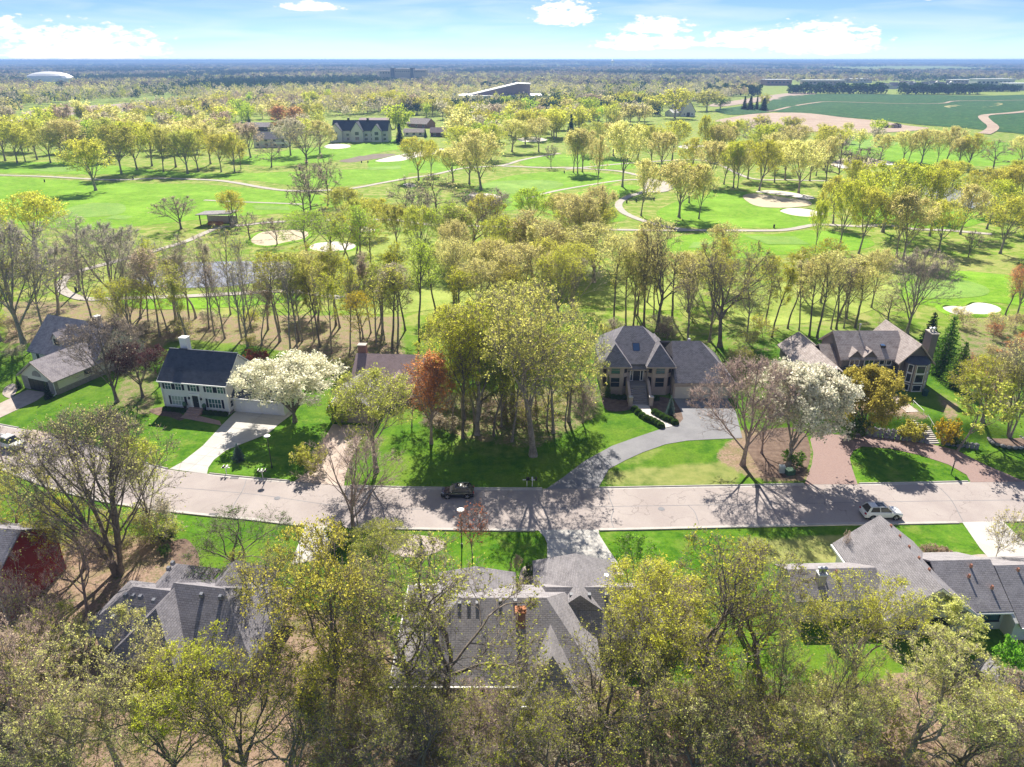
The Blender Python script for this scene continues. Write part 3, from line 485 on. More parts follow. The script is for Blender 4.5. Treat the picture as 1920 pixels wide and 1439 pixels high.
def hip(mb, x0, x1, y0, y1, ze, zr, i0=None, i1=None, axis='x', oh=.45, t=.17):
    """ridge along the axis; insets i0, i1 of the ridge ends (0 leaves a gable end)"""
    if axis == 'x':
        ym = (y0 + y1) / 2; s = (zr - ze) / (ym - y0); z = ze - s * oh; half = ym - y0
        i0 = half if i0 is None else i0; i1 = half if i1 is None else i1
        a, b, c, d = (x0 - oh, y0 - oh, z), (x1 + oh, y0 - oh, z), (x1 + oh, y1 + oh, z), (x0 - oh, y1 + oh, z); r0, r1 = (x0 + i0 - (oh if i0 == 0 else 0), ym, zr), (x1 - i1 + (oh if i1 == 0 else 0), ym, zr)
        mb.slab([a, b, r1, r0], t); mb.slab([r0, r1, c, d], t)
        if i0: mb.slab([a, r0, d], t)
        if i1: mb.slab([b, c, r1], t)
    else:
        xm = (x0 + x1) / 2; s = (zr - ze) / (xm - x0); z = ze - s * oh; half = xm - x0
        i0 = half if i0 is None else i0; i1 = half if i1 is None else i1
        a, b, c, d = (x0 - oh, y0 - oh, z), (x1 + oh, y0 - oh, z), (x1 + oh, y1 + oh, z), (x0 - oh, y1 + oh, z); r0, r1 = (xm, y0 + i0 - (oh if i0 == 0 else 0), zr), (xm, y1 - i1 + (oh if i1 == 0 else 0), zr)
        mb.slab([a, r0, r1, d], t); mb.slab([r0, b, c, r1], t)
        if i0: mb.slab([a, b, r0], t)
        if i1: mb.slab([d, r1, c], t)
WC = {}
def cached(key, fn):
    if key not in WC: WC[key] = fn()
    return WC[key]
def window(par, x, y, z, w, h, ang=0.0, nx=2, ny=1, fm='white_paint', gm='glass', shut=None, arch=False):
    """a window whose sill is at z; ang turns its outward face from -y"""
    def fr():
        m = MB(); b = .09
        m.box(-w / 2 - b, -w / 2, -.09, .05, -b, h + b); m.box(w / 2, w / 2 + b, -.09, .05, -b, h + b); m.box(-w / 2 - .002, w / 2 + .002, -.085, .05, h, h + b - .003); m.box(-w / 2 - .13, w / 2 + .13, -.13, .05, -b - .05, .0)
        for i in range(1, nx): xx = -w / 2 + w * i / nx; m.box(xx - .035, xx + .035, -.07, .03, .002, h - .002)
        for j in range(1, ny): zz = h * j / ny; m.box(-w / 2 + .002, w / 2 - .002, -.066, .03, zz - .03, zz + .03)
        return m.mesh('window', fm)
    o = link('window', cached(('w', w, h, nx, ny, fm), fr), par, (x, y, z), ang)
    link('pane', cached(('p', w, h, gm), lambda: MB().box(-w / 2, w / 2, -.03, .02, 0, h).mesh('pane', gm)), o)
    if shut:
        def sh():
            m = MB().box(-.2, .2, -.03, .04, 0, h)
            for k in range(int(h / .16)): m.box(-.17, .17, -.05, -.03, .05 + k * .16, .05 + k * .16 + .09)
            return m.mesh('shutter', shut)
        me = cached(('s', h, shut), sh)
        for s in (-1, 1):
            dx = s * (w / 2 + .33); link('shutter', me, par, (x + dx * math.cos(ang), y + dx * math.sin(ang), z), ang)
    return o
def garage_door(par, x, y, z, w, h, ang=0.0, mat='white_door', rows=4, cols=4):
    def f():
        m = MB().box(-w / 2, w / 2, -.03, .05, 0, h)
        for r in range(rows):
            for c in range(cols):
                a = -w / 2 + w * c / cols; b = h * r / rows; m.box(a + .07, a + w / cols - .07, -.06, -.031, b + .06, b + h / rows - .06)
        return m.mesh('garage_door', mat)
    return link('garage_door', cached(('g', w, h, rows, cols, mat), f), par, (x, y, z), ang)
def door(par, x, y, z, w=1.0, h=2.1, ang=0.0, mat='black_door', surround='white_paint'):
    o = link('door', cached(('d', w, h, mat), lambda: MB().box(-w / 2, w / 2, -.05, .05, 0, h).box(-w / 2 + .12, w / 2 - .12, -.07, -.051, h * .52, h - .15).box(-w / 2 + .12, w / 2 - .12, -.07, -.051, .15, h * .46).mesh('door', mat)), par, (x, y, z), ang)
    link('handle', cached('handle', lambda: MB().tube((.36, -.12, 1.0), (.36, -.05, 1.0), .035).mesh('handle', 'metal')), o)
    if surround:
        link('door_surround', cached(('ds', w, h, surround), lambda: MB().box(-w / 2 - .35, -w / 2 - .06, -.12, .05, 0, h + .05).box(w / 2 + .06, w / 2 + .35, -.12, .05, 0, h + .05).box(-w / 2 - .5, w / 2 + .5, -.2, .05, h + .052, h + .42).mesh('door_surround', surround)), par, (x, y, z), ang)
def stair(par, x0, x1, y0, y1, z0, z1, n, mat, nm='step'):
    """n steps rising from y0 to y1"""
    for i in range(n):
        a = y0 + (y1 - y0) * i / n; link(nm, MB().box(x0, x1, a, y1 - .002 * i, z0 + (z1 - z0) * i / n + (.002 if i else 0), z0 + (z1 - z0) * (i + 1) / n).mesh(nm, mat), par)
def vents(par, pts, mat='roof_metal', s=.28):
    for p in pts: link('roof_vent', cached(('v', mat, s), lambda: MB().hexa([(-s, -s, -.1), (s, -s, -.1), (s, s, -.1), (-s, s, -.1)], [(-s * .8, -s * .8, .28), (s * .8, -s * .8, .28), (s * .8, s * .8, .34), (-s * .8, s * .8, .34)]).mesh('roof_vent', mat)), par, p)
def chimney(par, x, y, w, d, z0, z1, mat, cap='white_paint', pots=0):
    o = MB().box(x - w / 2, x + w / 2, y - d / 2, y + d / 2, z0, z1).build('chimney', mat, par); MB().box(x - w / 2 - .08, x + w / 2 + .08, y - d / 2 - .08, y + d / 2 + .08, z1, z1 + .14).build('cap', cap, o)
    for i in range(pots): xx = x - w / 4 + i * w / 2; MB().tube((xx, y, z1 + .14), (xx, y, z1 + .6), .2, .2, 10).tube((xx, y, z1 + .6), (xx, y, z1 + .8), .3, .3, 10).tube((xx, y, z1 + .8), (xx, y, z1 + .95), .3, .05, 10).build('flue', 'metal', o)
def trim(par, mb, mat='white_paint', nm='trim'): return mb.build(nm, mat, par)
def lantern(par, x, y, z): link('lantern', cached('lantern', lambda: MB().hexa([(-.1, -.22, 0), (.1, -.22, 0), (.1, -.02, 0), (-.1, -.02, 0)], [(-.14, -.26, .35), (.14, -.26, .35), (.14, .02, .35), (-.14, .02, .35)]).tube((0, -.12, .35), (0, -.12, .5), .12, .02, 6).mesh('lantern', 'dark_metal')), par, (x, y, z))
def gutter(par, x0, x1, y, z, mat='white_paint'): MB().box(x0, x1, y - .14, y - .004, z - .14, z + .02).build('gutter', mat, par)
def spout(par, x, y, z): MB().box(x - .05, x + .05, y - .1, y - .004, .15, z).hexa([(x - .05, y - .6, 0), (x + .05, y - .6, 0), (x + .05, y - .1, .15), (x - .05, y - .1, .15)], [(x - .05, y - .6, .1), (x + .05, y - .6, .1), (x + .05, y - .1, .3), (x - .05, y - .1, .3)]).build('downspout', mat_ if (mat_ := 'white_paint') else None, par)
# white colonial
def colonial():
    h = empty('colonial_house', (-58.8, 109.8, 0), R(-10.6), 'white two storey colonial house with navy roof and dark shutters', 'house')
    W, Dp = 12.0, 8.8
    w = MB(); block(w, 0, W, 0, Dp, -.3, 5.5, 9.1, 'x'); w.build('wall', 'white_siding', h)
    MB().box(-.06, W + .06, -.06, Dp + .06, -.3, .45).build('foundation', 'stone', h)
    r = MB(); gable(r, 0, W, 0, Dp, 5.62, 9.3, 'x', .4, .3, .16); ro = r.build('roof', 'slate_roof', h)
    MB().box(-.3, W + .3, Dp / 2 - .15, Dp / 2 + .15, 9.27, 9.34).build('ridge_cap', 'slate_roof', ro)
    s = 3.68 / 4.4
    t = MB()
    for x in (-.33, W + .26):
        for sg in (1, -1):
            y0 = -.4 if sg > 0 else Dp + .4; t.hexa([(x, y0, 5.05), (x + .07, y0, 5.05), (x + .07, Dp / 2, 8.95), (x, Dp / 2, 8.95)], [(x, y0, 5.3), (x + .07, y0, 5.3), (x + .07, Dp / 2, 9.22), (x, Dp / 2, 9.22)])
    t.box(-.05, .14, -.055, .1, 0, 5.3); t.box(W - .14, W + .05, -.055, .1, 0, 5.3); t.box(W - .1, W + .055, Dp - .15, Dp + .05, 0, 5.3); t.box(-.3, W + .3, -.42, -.36, 5.0, 5.24)
    trim(h, t)
    gutter(h, -.3, W + .3, -.43, 5.26)
    for x in (1.35, 3.25, 6.0, 8.9, 10.9): window(h, x, 0, 3.75, 1.0, 1.35, 0, 2, 2, shut='navy_shutter', gm='glass_teal')
    for x in (2.7, 9.5): window(h, x, 0, .95, 2.2, 1.6, 0, 4, 2, shut='navy_shutter', gm='curtain_glass' if x < 5 else 'glass_teal')
    door(h, 6.0, 0, .75, 1.05, 2.15); lantern(h, 4.9, 0, 2.2); lantern(h, 7.1, 0, 2.2)
    stair(h, 4.7, 7.3, -2.3, -.02, 0, .74, 4, 'stoop_brick')
    MB().box(W + .0, W + .06, 4.0, 4.8, 7.1, 8.1).build('attic_vent', 'white_paint', h)
    window(h, W, .8, 1.1, .8, 1.1, R(90), 1, 2)
    chimney(h, 2.0, 5.6, 1.3, 1.1, 7, 10.9, 'white_paint')
    # garage wing
    w = MB(); block(w, W + .01, W + 9.2, 1.1, 8.0, -.3, 2.9, 5.9, 'x'); w.build('garage_wall', 'white_siding', h)
    r = MB(); gable(r, W + .02, W + 9.2, 1.1, 8.0, 3.0, 6.05, 'x', .4, .0, .16); r.build('garage_roof', 'slate_roof', h)
    gutter(h, W + .1, W + 9.2, .66, 2.72)
    garage_door(h, W + 3.6, 1.1, 0, 2.7, 2.2); garage_door(h, W + 6.8, 1.1, 0, 2.7, 2.2); door(h, W + 1.0, 1.1, 0, .9, 2.0, 0, 'white_door', None)
    spout(h, .1, -.06, 5.1); spout(h, W - .1, -.06, 5.1)
    for x in (4.2, 7.8):
        p = empty('door_planter', h.matrix_world @ Vector((x, -.6, .74)), 0, ('left' if x < 6 else 'right') + ' of two dark planters on the stoop of the white colonial', 'planter', 'planters on the colonial stoop')
        c, s_ = math.cos(R(-10.6)), math.sin(R(-10.6)); p.location = (-58.8 + x * c + .6 * s_, 109.8 + x * s_ - .6 * c, .74)
        MB().tube((0, 0, 0), (0, 0, .5), .2, .3, 10).build('pot', 'dark_metal', p); MB().blob((0, 0, .75), (.32, .32, .4), 3, .2).build('shrub', 'utility_green', p)
colonial()
def shake_house():
    a = math.atan2(-3.0, 7.5)
    h = empty('shake_roof_house', (-87.8, 118.2, 0), a, 'cream house with purplish wood shake roof and black garage door at far left', 'house')
    # garage wing comes forward; the main block lies behind it
    w = MB(); block(w, 0, 8.1, 0, 10, -.3, 2.9, 5.7, 'y'); w.build('garage_wall', 'cream_siding', h)
    MB().box(-.07, 1.5, -.07, .5, -.3, 2.5).build('stone_pier', 'stone', h); MB().box(6.6, 8.17, -.07, .5, -.3, 2.5).build('stone_pier', 'stone', h)
    MB().box(7.5, 8.22, .52, 20, -.3, .9).build('stone_base', 'stone', h)
    r = MB(); gable(r, 0, 8.1, 0, 11, 3.0, 5.9, 'y', .45, .6, .2); r.build('garage_roof', 'shake_roof', h)
    garage_door(h, 4.0, 0, 0, 4.9, 2.2, 0, 'black_door', 4, 4)
    m = MB(); n = 10
    for i in range(n):
        t0, t1 = math.pi * i / n, math.pi * (i + 1) / n; m.hexa([(4 + 1.1 * math.cos(t0), -.06, 2.9 + 1.1 * math.sin(t0)), (4 + 1.1 * math.cos(t1), -.06, 2.9 + 1.1 * math.sin(t1)), (4, -.06, 2.9)], [(4 + 1.1 * math.cos(t0), .02, 2.9 + 1.1 * math.sin(t0)), (4 + 1.1 * math.cos(t1), .02, 2.9 + 1.1 * math.sin(t1)), (4, .02, 2.9)])
    m.build('arched_panel', 'stone', h)
    trim(h, MB().hexa([(-.5, -.62, 2.5), (4.05, -.62, 5.6), (4.05, -.56, 5.6), (-.5, -.56, 2.5)], [(-.5, -.62, 2.75), (4.05, -.62, 5.9), (4.05, -.56, 5.9), (-.5, -.56, 2.75)]).hexa([(8.6, -.62, 2.5), (4.05, -.62, 5.6), (4.05, -.56, 5.6), (8.6, -.56, 2.5)], [(8.6, -.62, 2.75), (4.05, -.62, 5.9), (4.05, -.56, 5.9), (8.6, -.56, 2.75)]), 'tan_trim')
    w = MB(); block(w, -9, 8.0, 8.5, 19.5, -.3, 3.2, 8.2, 'x'); w.build('wall', 'cream_siding', h)
    r = MB(); gable(r, -9, 8.0, 8.5, 19.5, 3.3, 8.4, 'x', .5, .4, .2); r.build('roof', 'shake_roof', h)
    # dormer
    w = MB(); block(w, -3.6, -1.4, 9.6, 13, 4.2, 5.7, 6.9, 'y'); d = w.build('dormer', 'cream_siding', h)
    r = MB(); gable(r, -3.6, -1.4, 9.6, 13.6, 5.75, 7.0, 'y', .25, .35, .12); r.build('dormer_roof', 'shake_roof', d); 
    window(h, -2.5, 9.6, 4.6, 1.1, 1.0, 0, 2, 1, 'dark_trim'); window(h, -7.2, 8.5, .6, .9, 2.0, 0, 1, 1, 'white_paint'); window(h, -4.6, 8.5, .8, 1.4, 1.6, 0, 2, 1)
    window(h, 8.1, 6.6, 1.6, 1.2, 1.0, R(90), 2, 1, 'dark_trim'); window(h, 8.0, 14.0, 3.6, 1.2, 1.4, R(90), 2, 1, 'white_paint')
    chimney(h, 3, 15.0, .9, .9, 7.3, 9.2, 'stone_pale'); spout(h, 8.0, -.08, 2.6); spout(h, 8.3, 19.4, 3.0)
shake_house()
def brown_house():
    h = empty('brown_house', (-29.4, 104.8, 0), R(-4), 'dark brown house with pinkish brown roof behind budding trees', 'house')
    w = MB(); block(w, 0, 7.2, 0, 9, -.3, 2.7, 4.9, 'y'); w.build('garage_wall', 'brown_siding', h)
    r = MB(); gable(r, 0, 7.2, 0, 9.6, 2.85, 5.1, 'y', .5, .6, .17); r.build('garage_roof', 'warm_grey_roof', h)
    trim(h, MB().box(-.56, -.5, -.6, 9.6, 2.35, 2.6).box(7.7, 7.76, -.6, 9.6, 2.35, 2.6)); garage_door(h, 3.6, 0, 0, 4.8, 2.2, 0, 'tan_trim')
    w = MB(); block(w, 1.0, 13.6, 9.2, 20, -.3, 2.9, 6.0, 'x'); w.build('wall', 'brown_siding', h)
    r = MB(); gable(r, 1.0, 13.6, 9.2, 20, 3.0, 6.3, 'x', .5, .4, .17); r.build('roof', 'brown_roof', h)
    w = MB(); block(w, 7.4, 10.4, 8.0, 12, -.3, 2.9, 4.4, 'y'); w.build('porch_gable', 'brown_siding', h)
    r = MB(); gable(r, 7.4, 10.4, 8.0, 13, 3.0, 4.6, 'y', .35, .3, .14); r.build('porch_roof', 'brown_roof', h); trim(h, MB().box(10.5, 14.0, 8.56, 8.62, 2.5, 2.75))
    window(h, 12, 9.2, .9, 1.4, 1.4, 0, 2, 1); window(h, 8.9, 8.0, .9, 1.4, 1.4, 0, 2, 1); chimney(h, 1.6, 15.4, 1.4, 1.1, 3, 7.6, 'red_brick', 'stone_pale')
    for k, (x0, x1, y) in enumerate(((14.4, 16.5, 4.2), (13.9, 16.0, 11.0))):
        pass
brown_house()
def brick_house():
    h = empty('brick_house', (15.6, 115.2, 0), 0, 'pale brick house with steep hip roofs, skylight and central stairs', 'house')
    w = MB(); block(w, .3, 12.0, 1.2, 13, -.3, 6.0); 
    def bay(x0, x1):
        c = .9; return [(x0, 1.25), (x0, .75), (x0 + c, 0), (x1 - c, 0), (x1, .75), (x1, 1.25)]
    for x0, x1 in ((.2, 4.7), (8.1, 12.4)):
        b = bay(x0, x1); w.hexa([(x, y, -.3) for x, y in b], [(x, y, 6.0) for x, y in b])
    w.build('wall', 'pale_brick', h)
    r = MB()
    hip(r, .3, 12.0, 1.2, 13, 6.0, 10.4, 4.2, 4.2, 'x', .5)
    m_roof = r.build('roof', 'grey_roof', h)
    r = MB()
    for x0, x1 in ((.2, 4.7), (8.1, 12.4)): hip(r, x0, x1, -.1, 7.4, 6.05, 8.75, 2.4, 0, 'y', .45)
    r.build('bay_roof', 'grey_roof', h)
    r = MB().slab([(4.5, .6, 4.7), (8.3, .6, 4.7), (8.3, 2.6, 6.55), (4.5, 2.6, 6.55)], .17); r.build('entry_roof', 'grey_roof', h)
    sk = MB().hexa([(5.7, 2.9, 6.95), (7.0, 2.9, 6.95), (7.0, 4.3, 8.05), (5.7, 4.3, 8.05)], [(5.7, 2.75, 7.15), (7.0, 2.75, 7.15), (7.0, 4.15, 8.25), (5.7, 4.15, 8.25)]).build('skylight', 'dark_trim', h)
    MB().slab([(5.8, 2.86, 7.25), (6.9, 2.86, 7.25), (6.9, 4.06, 8.2), (5.8, 4.06, 8.2)], .03).build('pane', 'skylight_glass', sk)
    t = MB()
    for x0, x1 in ((-.27, 5.17), (7.63, 12.87)): t.box(x0, x1, -.6, -.53, 5.3, 5.55); 
    t.box(4.5, 8.3, .5, .57, 4.4, 4.62); trim(h, t, 'tan_trim', 'fascia')
    for x0, x1 in ((.2, 4.7), (8.1, 12.4)):
        xm = (x0 + x1) / 2
        for z in (1.6, 4.1):
            window(h, xm, 0, z, 1.5, 1.35 if z > 3 else 1.7, 0, 1, 2, 'tan_trim', 'glass_teal' if z > 3 else 'glass')
            for s in (-1, 1):
                link('window', cached(('bs', z), lambda: MB().box(-.33, .33, -.06, .05, 0, 1.35 if z > 3 else 1.7).mesh('window', 'black_shutter')), h, (xm + s * (((x1 - x0) / 2) - .45), .38, z), s * R(39.8))
    # entry: recessed door with sidelights and broad stairs
    door(h, 6.35, 1.2, 2.3, 1.15, 2.2, 0, 'black_door', None); window(h, 5.45, 1.2, 2.35, .35, 2.1, 0, 1, 1, 'white_paint'); window(h, 7.25, 1.2, 2.35, .35, 2.1, 0, 1, 1, 'white_paint'); lantern(h, 4.95, 1.2, 3.9); lantern(h, 7.85, 1.2, 3.9)
    MB().box(4.72, 8.08, -.9, 1.19, -.2, 2.27).build('landing', 'grey_step', h)
    stair(h, 5.0, 7.75, -4.0, -.9, 0, 2.27, 10, 'grey_step')
    for s in (-1, 1):
        x = 6.37 + s * 1.75; MB().prism([(-4.2, -.2), (.6, -.2), (.6, 3.0), (-.9, 3.0), (-4.2, 1.1)], 'x', x - .22, x + .22).box(x - .32, x + .32, -4.75, -4.2, -.2, 1.7).build('stair_wall', 'pale_brick', h); MB().box(x - .38, x + .38, -4.81, -4.14, 1.7, 1.82).build('coping', 'step_stone', h)
    # garage wing
    w = MB(); block(w, 12.45, 22.6, -1.5, 11.5, -.3, 3.5); w.build('garage_wall', 'pale_brick', h)
    r = MB(); hip(r, 12.9, 22.6, -1.5, 11.5, 3.5, 8.3, 0.01, 4.6, 'x', .42); r.slab([(9.5, 5.0, 8.3), (12.6, 5.0, 8.3), (12.6, 9.0, 5.4), (9.5, 9.0, 5.4)], .17); r.build('garage_roof', 'grey_roof', h)
    trim(h, MB().box(12.5, 23.1, -2.02, -1.96, 2.85, 3.1), 'tan_trim', 'fascia')
    for x in (14.1, 17.4, 20.7): garage_door(h, x, -1.5, 0, 2.7, 2.25, 0, 'cream_door', 4, 4)
    vents(h, [(17, 9, 6.9)])
brick_house()
def grey_house():
    z = 2.3
    h = empty('grey_house', (57.0, 115.0, z), 0, 'dark grey wooden house with shake roof, tall window bay and chimney', 'house')
    w = MB(); block(w, 0, 9.6, 0, 9, -.5, 5.0, 8.0, 'x'); w.build('wall', 'grey_siding', h)
    r = MB(); gable(r, 0, 10.5, 0, 9, 5.1, 8.2, 'x', .5, .5, .2); r.build('roof', 'shake_roof_tan', h)
    w = MB(); block(w, 9.2, 14.4, -1.6, 10.2, -.5, 5.0, 7.9, 'y'); w.build('cross_wall', 'grey_siding', h)
    r = MB(); gable(r, 9.2, 14.4, -1.6, 10.2, 5.1, 8.15, 'y', .5, .55, .2); r.build('cross_roof', 'shake_roof_tan', h)
    # bay tower
    b = [(9.9, -1.5), (9.9, -2.4), (10.9, -3.5), (12.8, -3.5), (13.8, -2.4), (13.8, -1.5)]
    bay = MB().hexa([(x, y, -.6) for x, y in b], [(x, y, 5.0) for x, y in b]).build('window_bay', 'grey_siding', h)
    MB().hexa([(x + (x - 11.85) * .06, y - .12, 5.0) for x, y in b], [(11.85 + (x - 11.85) * .75, -1.5 + (y + 1.5) * .2, 5.8) for x, y in b]).build('bay_roof', 'slate_roof', bay)
    for zz, hh_ in ((.2, 1.0), (1.75, 1.4), (3.45, 1.3)):
        window(h, 11.85, -3.5, zz, 1.35, hh_, 0, 1, 1); window(h, 10.4, -2.95, zz, .7, hh_, R(-47.7), 1, 1); window(h, 13.3, -2.95, zz, .7, hh_, R(47.7), 1, 1)
    trim(h, MB().box(10.82, 10.98, -3.58, -3.3, -.5, 5.0).box(12.72, 12.88, -3.58, -3.3, -.5, 5.0).box(9.14, 9.28, -1.66, -1.5, -.4, 4.9).box(14.32, 14.46, -1.66, -1.5, -.4, 4.9), 'tan_trim')
    trim(h, MB().hexa([(8.6, -2.2, 4.3), (11.8, -2.2, 7.85), (11.8, -2.14, 7.85), (8.6, -2.14, 4.3)], [(8.6, -2.2, 4.55), (11.8, -2.2, 8.12), (11.8, -2.14, 8.12), (8.6, -2.14, 4.55)]).hexa([(15.0, -2.2, 4.3), (11.8, -2.2, 7.85), (11.8, -2.14, 7.85), (15.0, -2.14, 4.3)], [(15.0, -2.2, 4.55), (11.8, -2.2, 8.12), (11.8, -2.14, 8.12), (15.0, -2.14, 4.55)]), 'tan_trim', 'rake_board')
    # gabled dormers over the front windows
    for x in (2.1, 4.6):
        w = MB(); block(w, x - .95, x + .95, -.15, 3, 3.0, 5.3, 6.2, 'y'); d = w.build('dormer', 'grey_siding', h); r = MB(); gable(r, x - .95, x + .95, -.15, 3.2, 5.35, 6.35, 'y', .25, .3, .13); r.build('dormer_roof', 'shake_roof_tan', d); window(h, x, -.15, 3.55, 1.5, 1.25, 0, 2, 1)
    window(h, 6.9, 0, 3.6, .75, 1.15, 0, 1, 1); window(h, 8.1, 0, 3.6, .75, 1.15, 0, 1, 1)
    MB().slab([(0.5, -2.2, 2.5), (9.1, -2.2, 2.5), (9.1, 0, 3.3), (0.5, 0, 3.3)], .15).build('porch_roof', 'slate_roof', h)
    for x in (.8, 3.5, 6.3, 8.8): MB().box(x - .1, x + .1, -2.05, -1.85, -.4, 2.4).build('porch_post', 'tan_trim', h)
    MB().box(.4, 9.15, -2.4, -.01, -.5, .02).build('porch_floor', 'step_stone', h)
    door(h, 5.2, 0, .05, 1.1, 2.1, 0, 'black_door', None); window(h, 2.2, 0, .7, 1.5, 1.5, 0, 2, 1); window(h, 7.6, 0, .7, 1.5, 1.5, 0, 2, 1)
    chimney(h, 14.7, .6, 1.1, 2.2, -.4, 9.3, 'grey_siding', 'stone_pale', 2)
    sk = MB().box(7.0, 7.8, 1.4, 2.3, 6.0, 6.5).build('skylight', 'dark_trim', h); MB().slab([(7.05, 1.45, 6.54), (7.75, 1.45, 6.54), (7.75, 2.25, 6.6), (7.05, 2.25, 6.6)], .02).build('pane', 'skylight_glass', sk)
    MB().tube((4.0, 4.2, 7.6), (4.0, 4.2, 9.4), .1).tube((4.0, 4.2, 9.4), (4.0, 4.2, 9.55), .2).build('flue', 'metal', h)
    # garage wing to the left
    w = MB(); block(w, -5.8, .6, -4.0, 13, -.5, 2.3, 4.5, 'y'); w.build('garage_wall', 'grey_siding', h)
    r = MB(); gable(r, -5.8, .6, -4.0, 13, 2.4, 4.75, 'y', .5, .6, .2); r.build('garage_roof', 'shake_roof_tan', h)
    w = MB(); block(w, -1.5, .2, 2, 8, 2.0, 3.4, 5.2, 'x'); w.build('link_wall', 'grey_siding', h); r = MB(); gable(r, -2.4, 0, 1.0, 8.6, 3.2, 5.6, 'x', .4, .0, .2); r.build('link_roof', 'shake_roof_tan', h)
    garage_door(h, -2.6, -4.0, -.05, 4.8, 2.1, 0, 'tan_trim'); window(h, -5.8, 5, .6, 1.2, 1.3, R(-90), 2, 1); MB().box(-8.2, -5.9, -1, 10, -.5, .05).build('deck', 'step_stone', h)
grey_house()
def near_left_house():
    h = empty('near_left_house', (-42.5, 54.0, 0), R(-9), 'grey shingled hip roof house at lower left under budding oaks', 'house')
    w = MB(); block(w, .6, 9, 1.5, 8, -.3, 2.9).box(6, 17.5, .5, 8.5, -.3, 2.9).box(3.5, 8.0, 7.0, 11.0, -.3, 2.9).box(9.5, 14.5, 7, 12.0, -.3, 2.9); w.build('wall', 'offwhite_siding', h)
    r = MB(); hip(r, .2, 9, .6, 8.0, 2.95, 5.7, 3.6, .0, 'x', .4); r.build('roof', 'grey_roof', h)
    r = MB(); hip(r, 5, 11.5, -2.0, 9.0, 2.95, 6.05, 3.4, 3.3, 'y', .4); r.build('middle_roof', 'grey_roof', h)
    r = MB(); hip(r, 8, 18, 0, 9.6, 2.9, 6.3, 0.01, 4.6, 'x', .4); r.build('right_roof', 'grey_roof', h)
    r = MB(); hip(r, 3.2, 8.2, 5, 11.4, 2.95, 5.2, 0.01, 2.5, 'y', .35); r.build('front_gable_roof', 'grey_roof', h)
    r = MB(); hip(r, 9.2, 14.8, 5, 12.4, 2.95, 5.8, 0.01, 2.7, 'y', .35); r.build('garage_roof', 'grey_roof', h)
    vents(h, [(3.6, 3.3, 5.3), (4.4, 3.3, 5.3), (5.2, 3.3, 5.3), (7.2, 2.6, 5.7), (11.5, 3.9, 5.9), (13.5, 3.9, 5.9), (5.0, 9.0, 5.0), (5.2, 8.0, 5.1)], s=.2)
    MB().tube((3.6, 1.2, 3.2), (3.6, 1.2, 4.6), .1).tube((3.6, 1.2, 4.6), (3.6, 1.2, 4.7), .22).build('flue', 'metal', h)
    garage_door(h, 12, 12.0, 0, 4.6, 2.2, R(180), 'white_door')
near_left_house()
def near_mid_house():
    h = empty('near_middle_house', (-10.6, 48.0, 0), 0, 'large grey shingled hip roof house at the bottom centre with white gutters', 'house')
    w = MB(); block(w, .4, 18.0, .4, 12.5, -.3, 3.0).box(12.2, 16.2, -1.6, 3, -.3, 3.0).box(3.4, 10.2, 10, 15.0, -.3, 3.0).box(13.6, 21.0, 10, 16.6, -.3, 3.0).box(17, 25, 6.5, 13.0, -.3, 3.0); w.build('wall', 'offwhite_siding', h)
    r = MB(); hip(r, 0, 18.5, 0, 13, 3.05, 7.0, 5.6, 4.6, 'x', .35); r.build('roof', 'warm_grey_roof', h)
    r = MB(); hip(r, 11.8, 16.6, -2.0, 6.0, 3.0, 5.7, 2.4, 0, 'y', .35); r.build('bay_roof', 'warm_grey_roof', h)
    r = MB(); hip(r, 3.0, 10.6, 7.5, 15.2, 3.0, 5.9, 0.01, 2.6, 'y', .4); r.build('entry_gable_roof', 'warm_grey_roof', h)
    r = MB(); hip(r, 13.3, 21.3, 8.0, 17.2, 3.0, 6.0, 0.01, 2.6, 'y', .4); r.build('garage_roof', 'warm_grey_roof', h)
    r = MB(); hip(r, 14, 25.4, 6.0, 13.4, 3.0, 5.6, 0.01, 2.2, 'x', .4); r.build('right_wing_roof', 'warm_grey_roof', h)
    gutter(h, -.35, 11.4, -.36, 2.86); gutter(h, 11.4, 17.0, -2.36, 2.7); MB().box(-.5, -.37, -.35, 13.3, 2.7, 2.86).build('gutter', 'white_paint', h); MB().box(.0, 4, 13.37, 13.5, 2.7, 2.86).build('gutter', 'white_paint', h)
    vents(h, [(5.6, 6.0, 6.6), (6.5, 6.0, 6.6), (7.3, 6.0, 6.6), (9.5, 6.2, 6.7), (10.9, 6.2, 6.7), (16.5, 8.8, 5.2), (18.3, 8.8, 5.2), (20, 8.8, 5.2)], s=.2)
    chimney(h, 11.4, 4.4, .9, .8, 5, 7.3, 'red_brick', 'terracotta')
    window(h, 3.2, .4, .5, 2.6, 1.8, 0, 3, 1, 'dark_trim'); window(h, 8, .4, .7, 1.6, 1.5, 0, 2, 1, 'dark_trim'); window(h, 14.2, -1.6, .7, 1.8, 1.5, 0, 2, 1, 'dark_trim'); garage_door(h, 17.3, 16.6, 0, 4.8, 2.2, R(180)); MB().tube((20.4, 12.0, 4.3), (20.4, 12.0, 5.1), .1).tube((20.4, 12, 5.1), (20.4, 12, 5.25), .22).build('flue', 'metal', h)
near_mid_house()
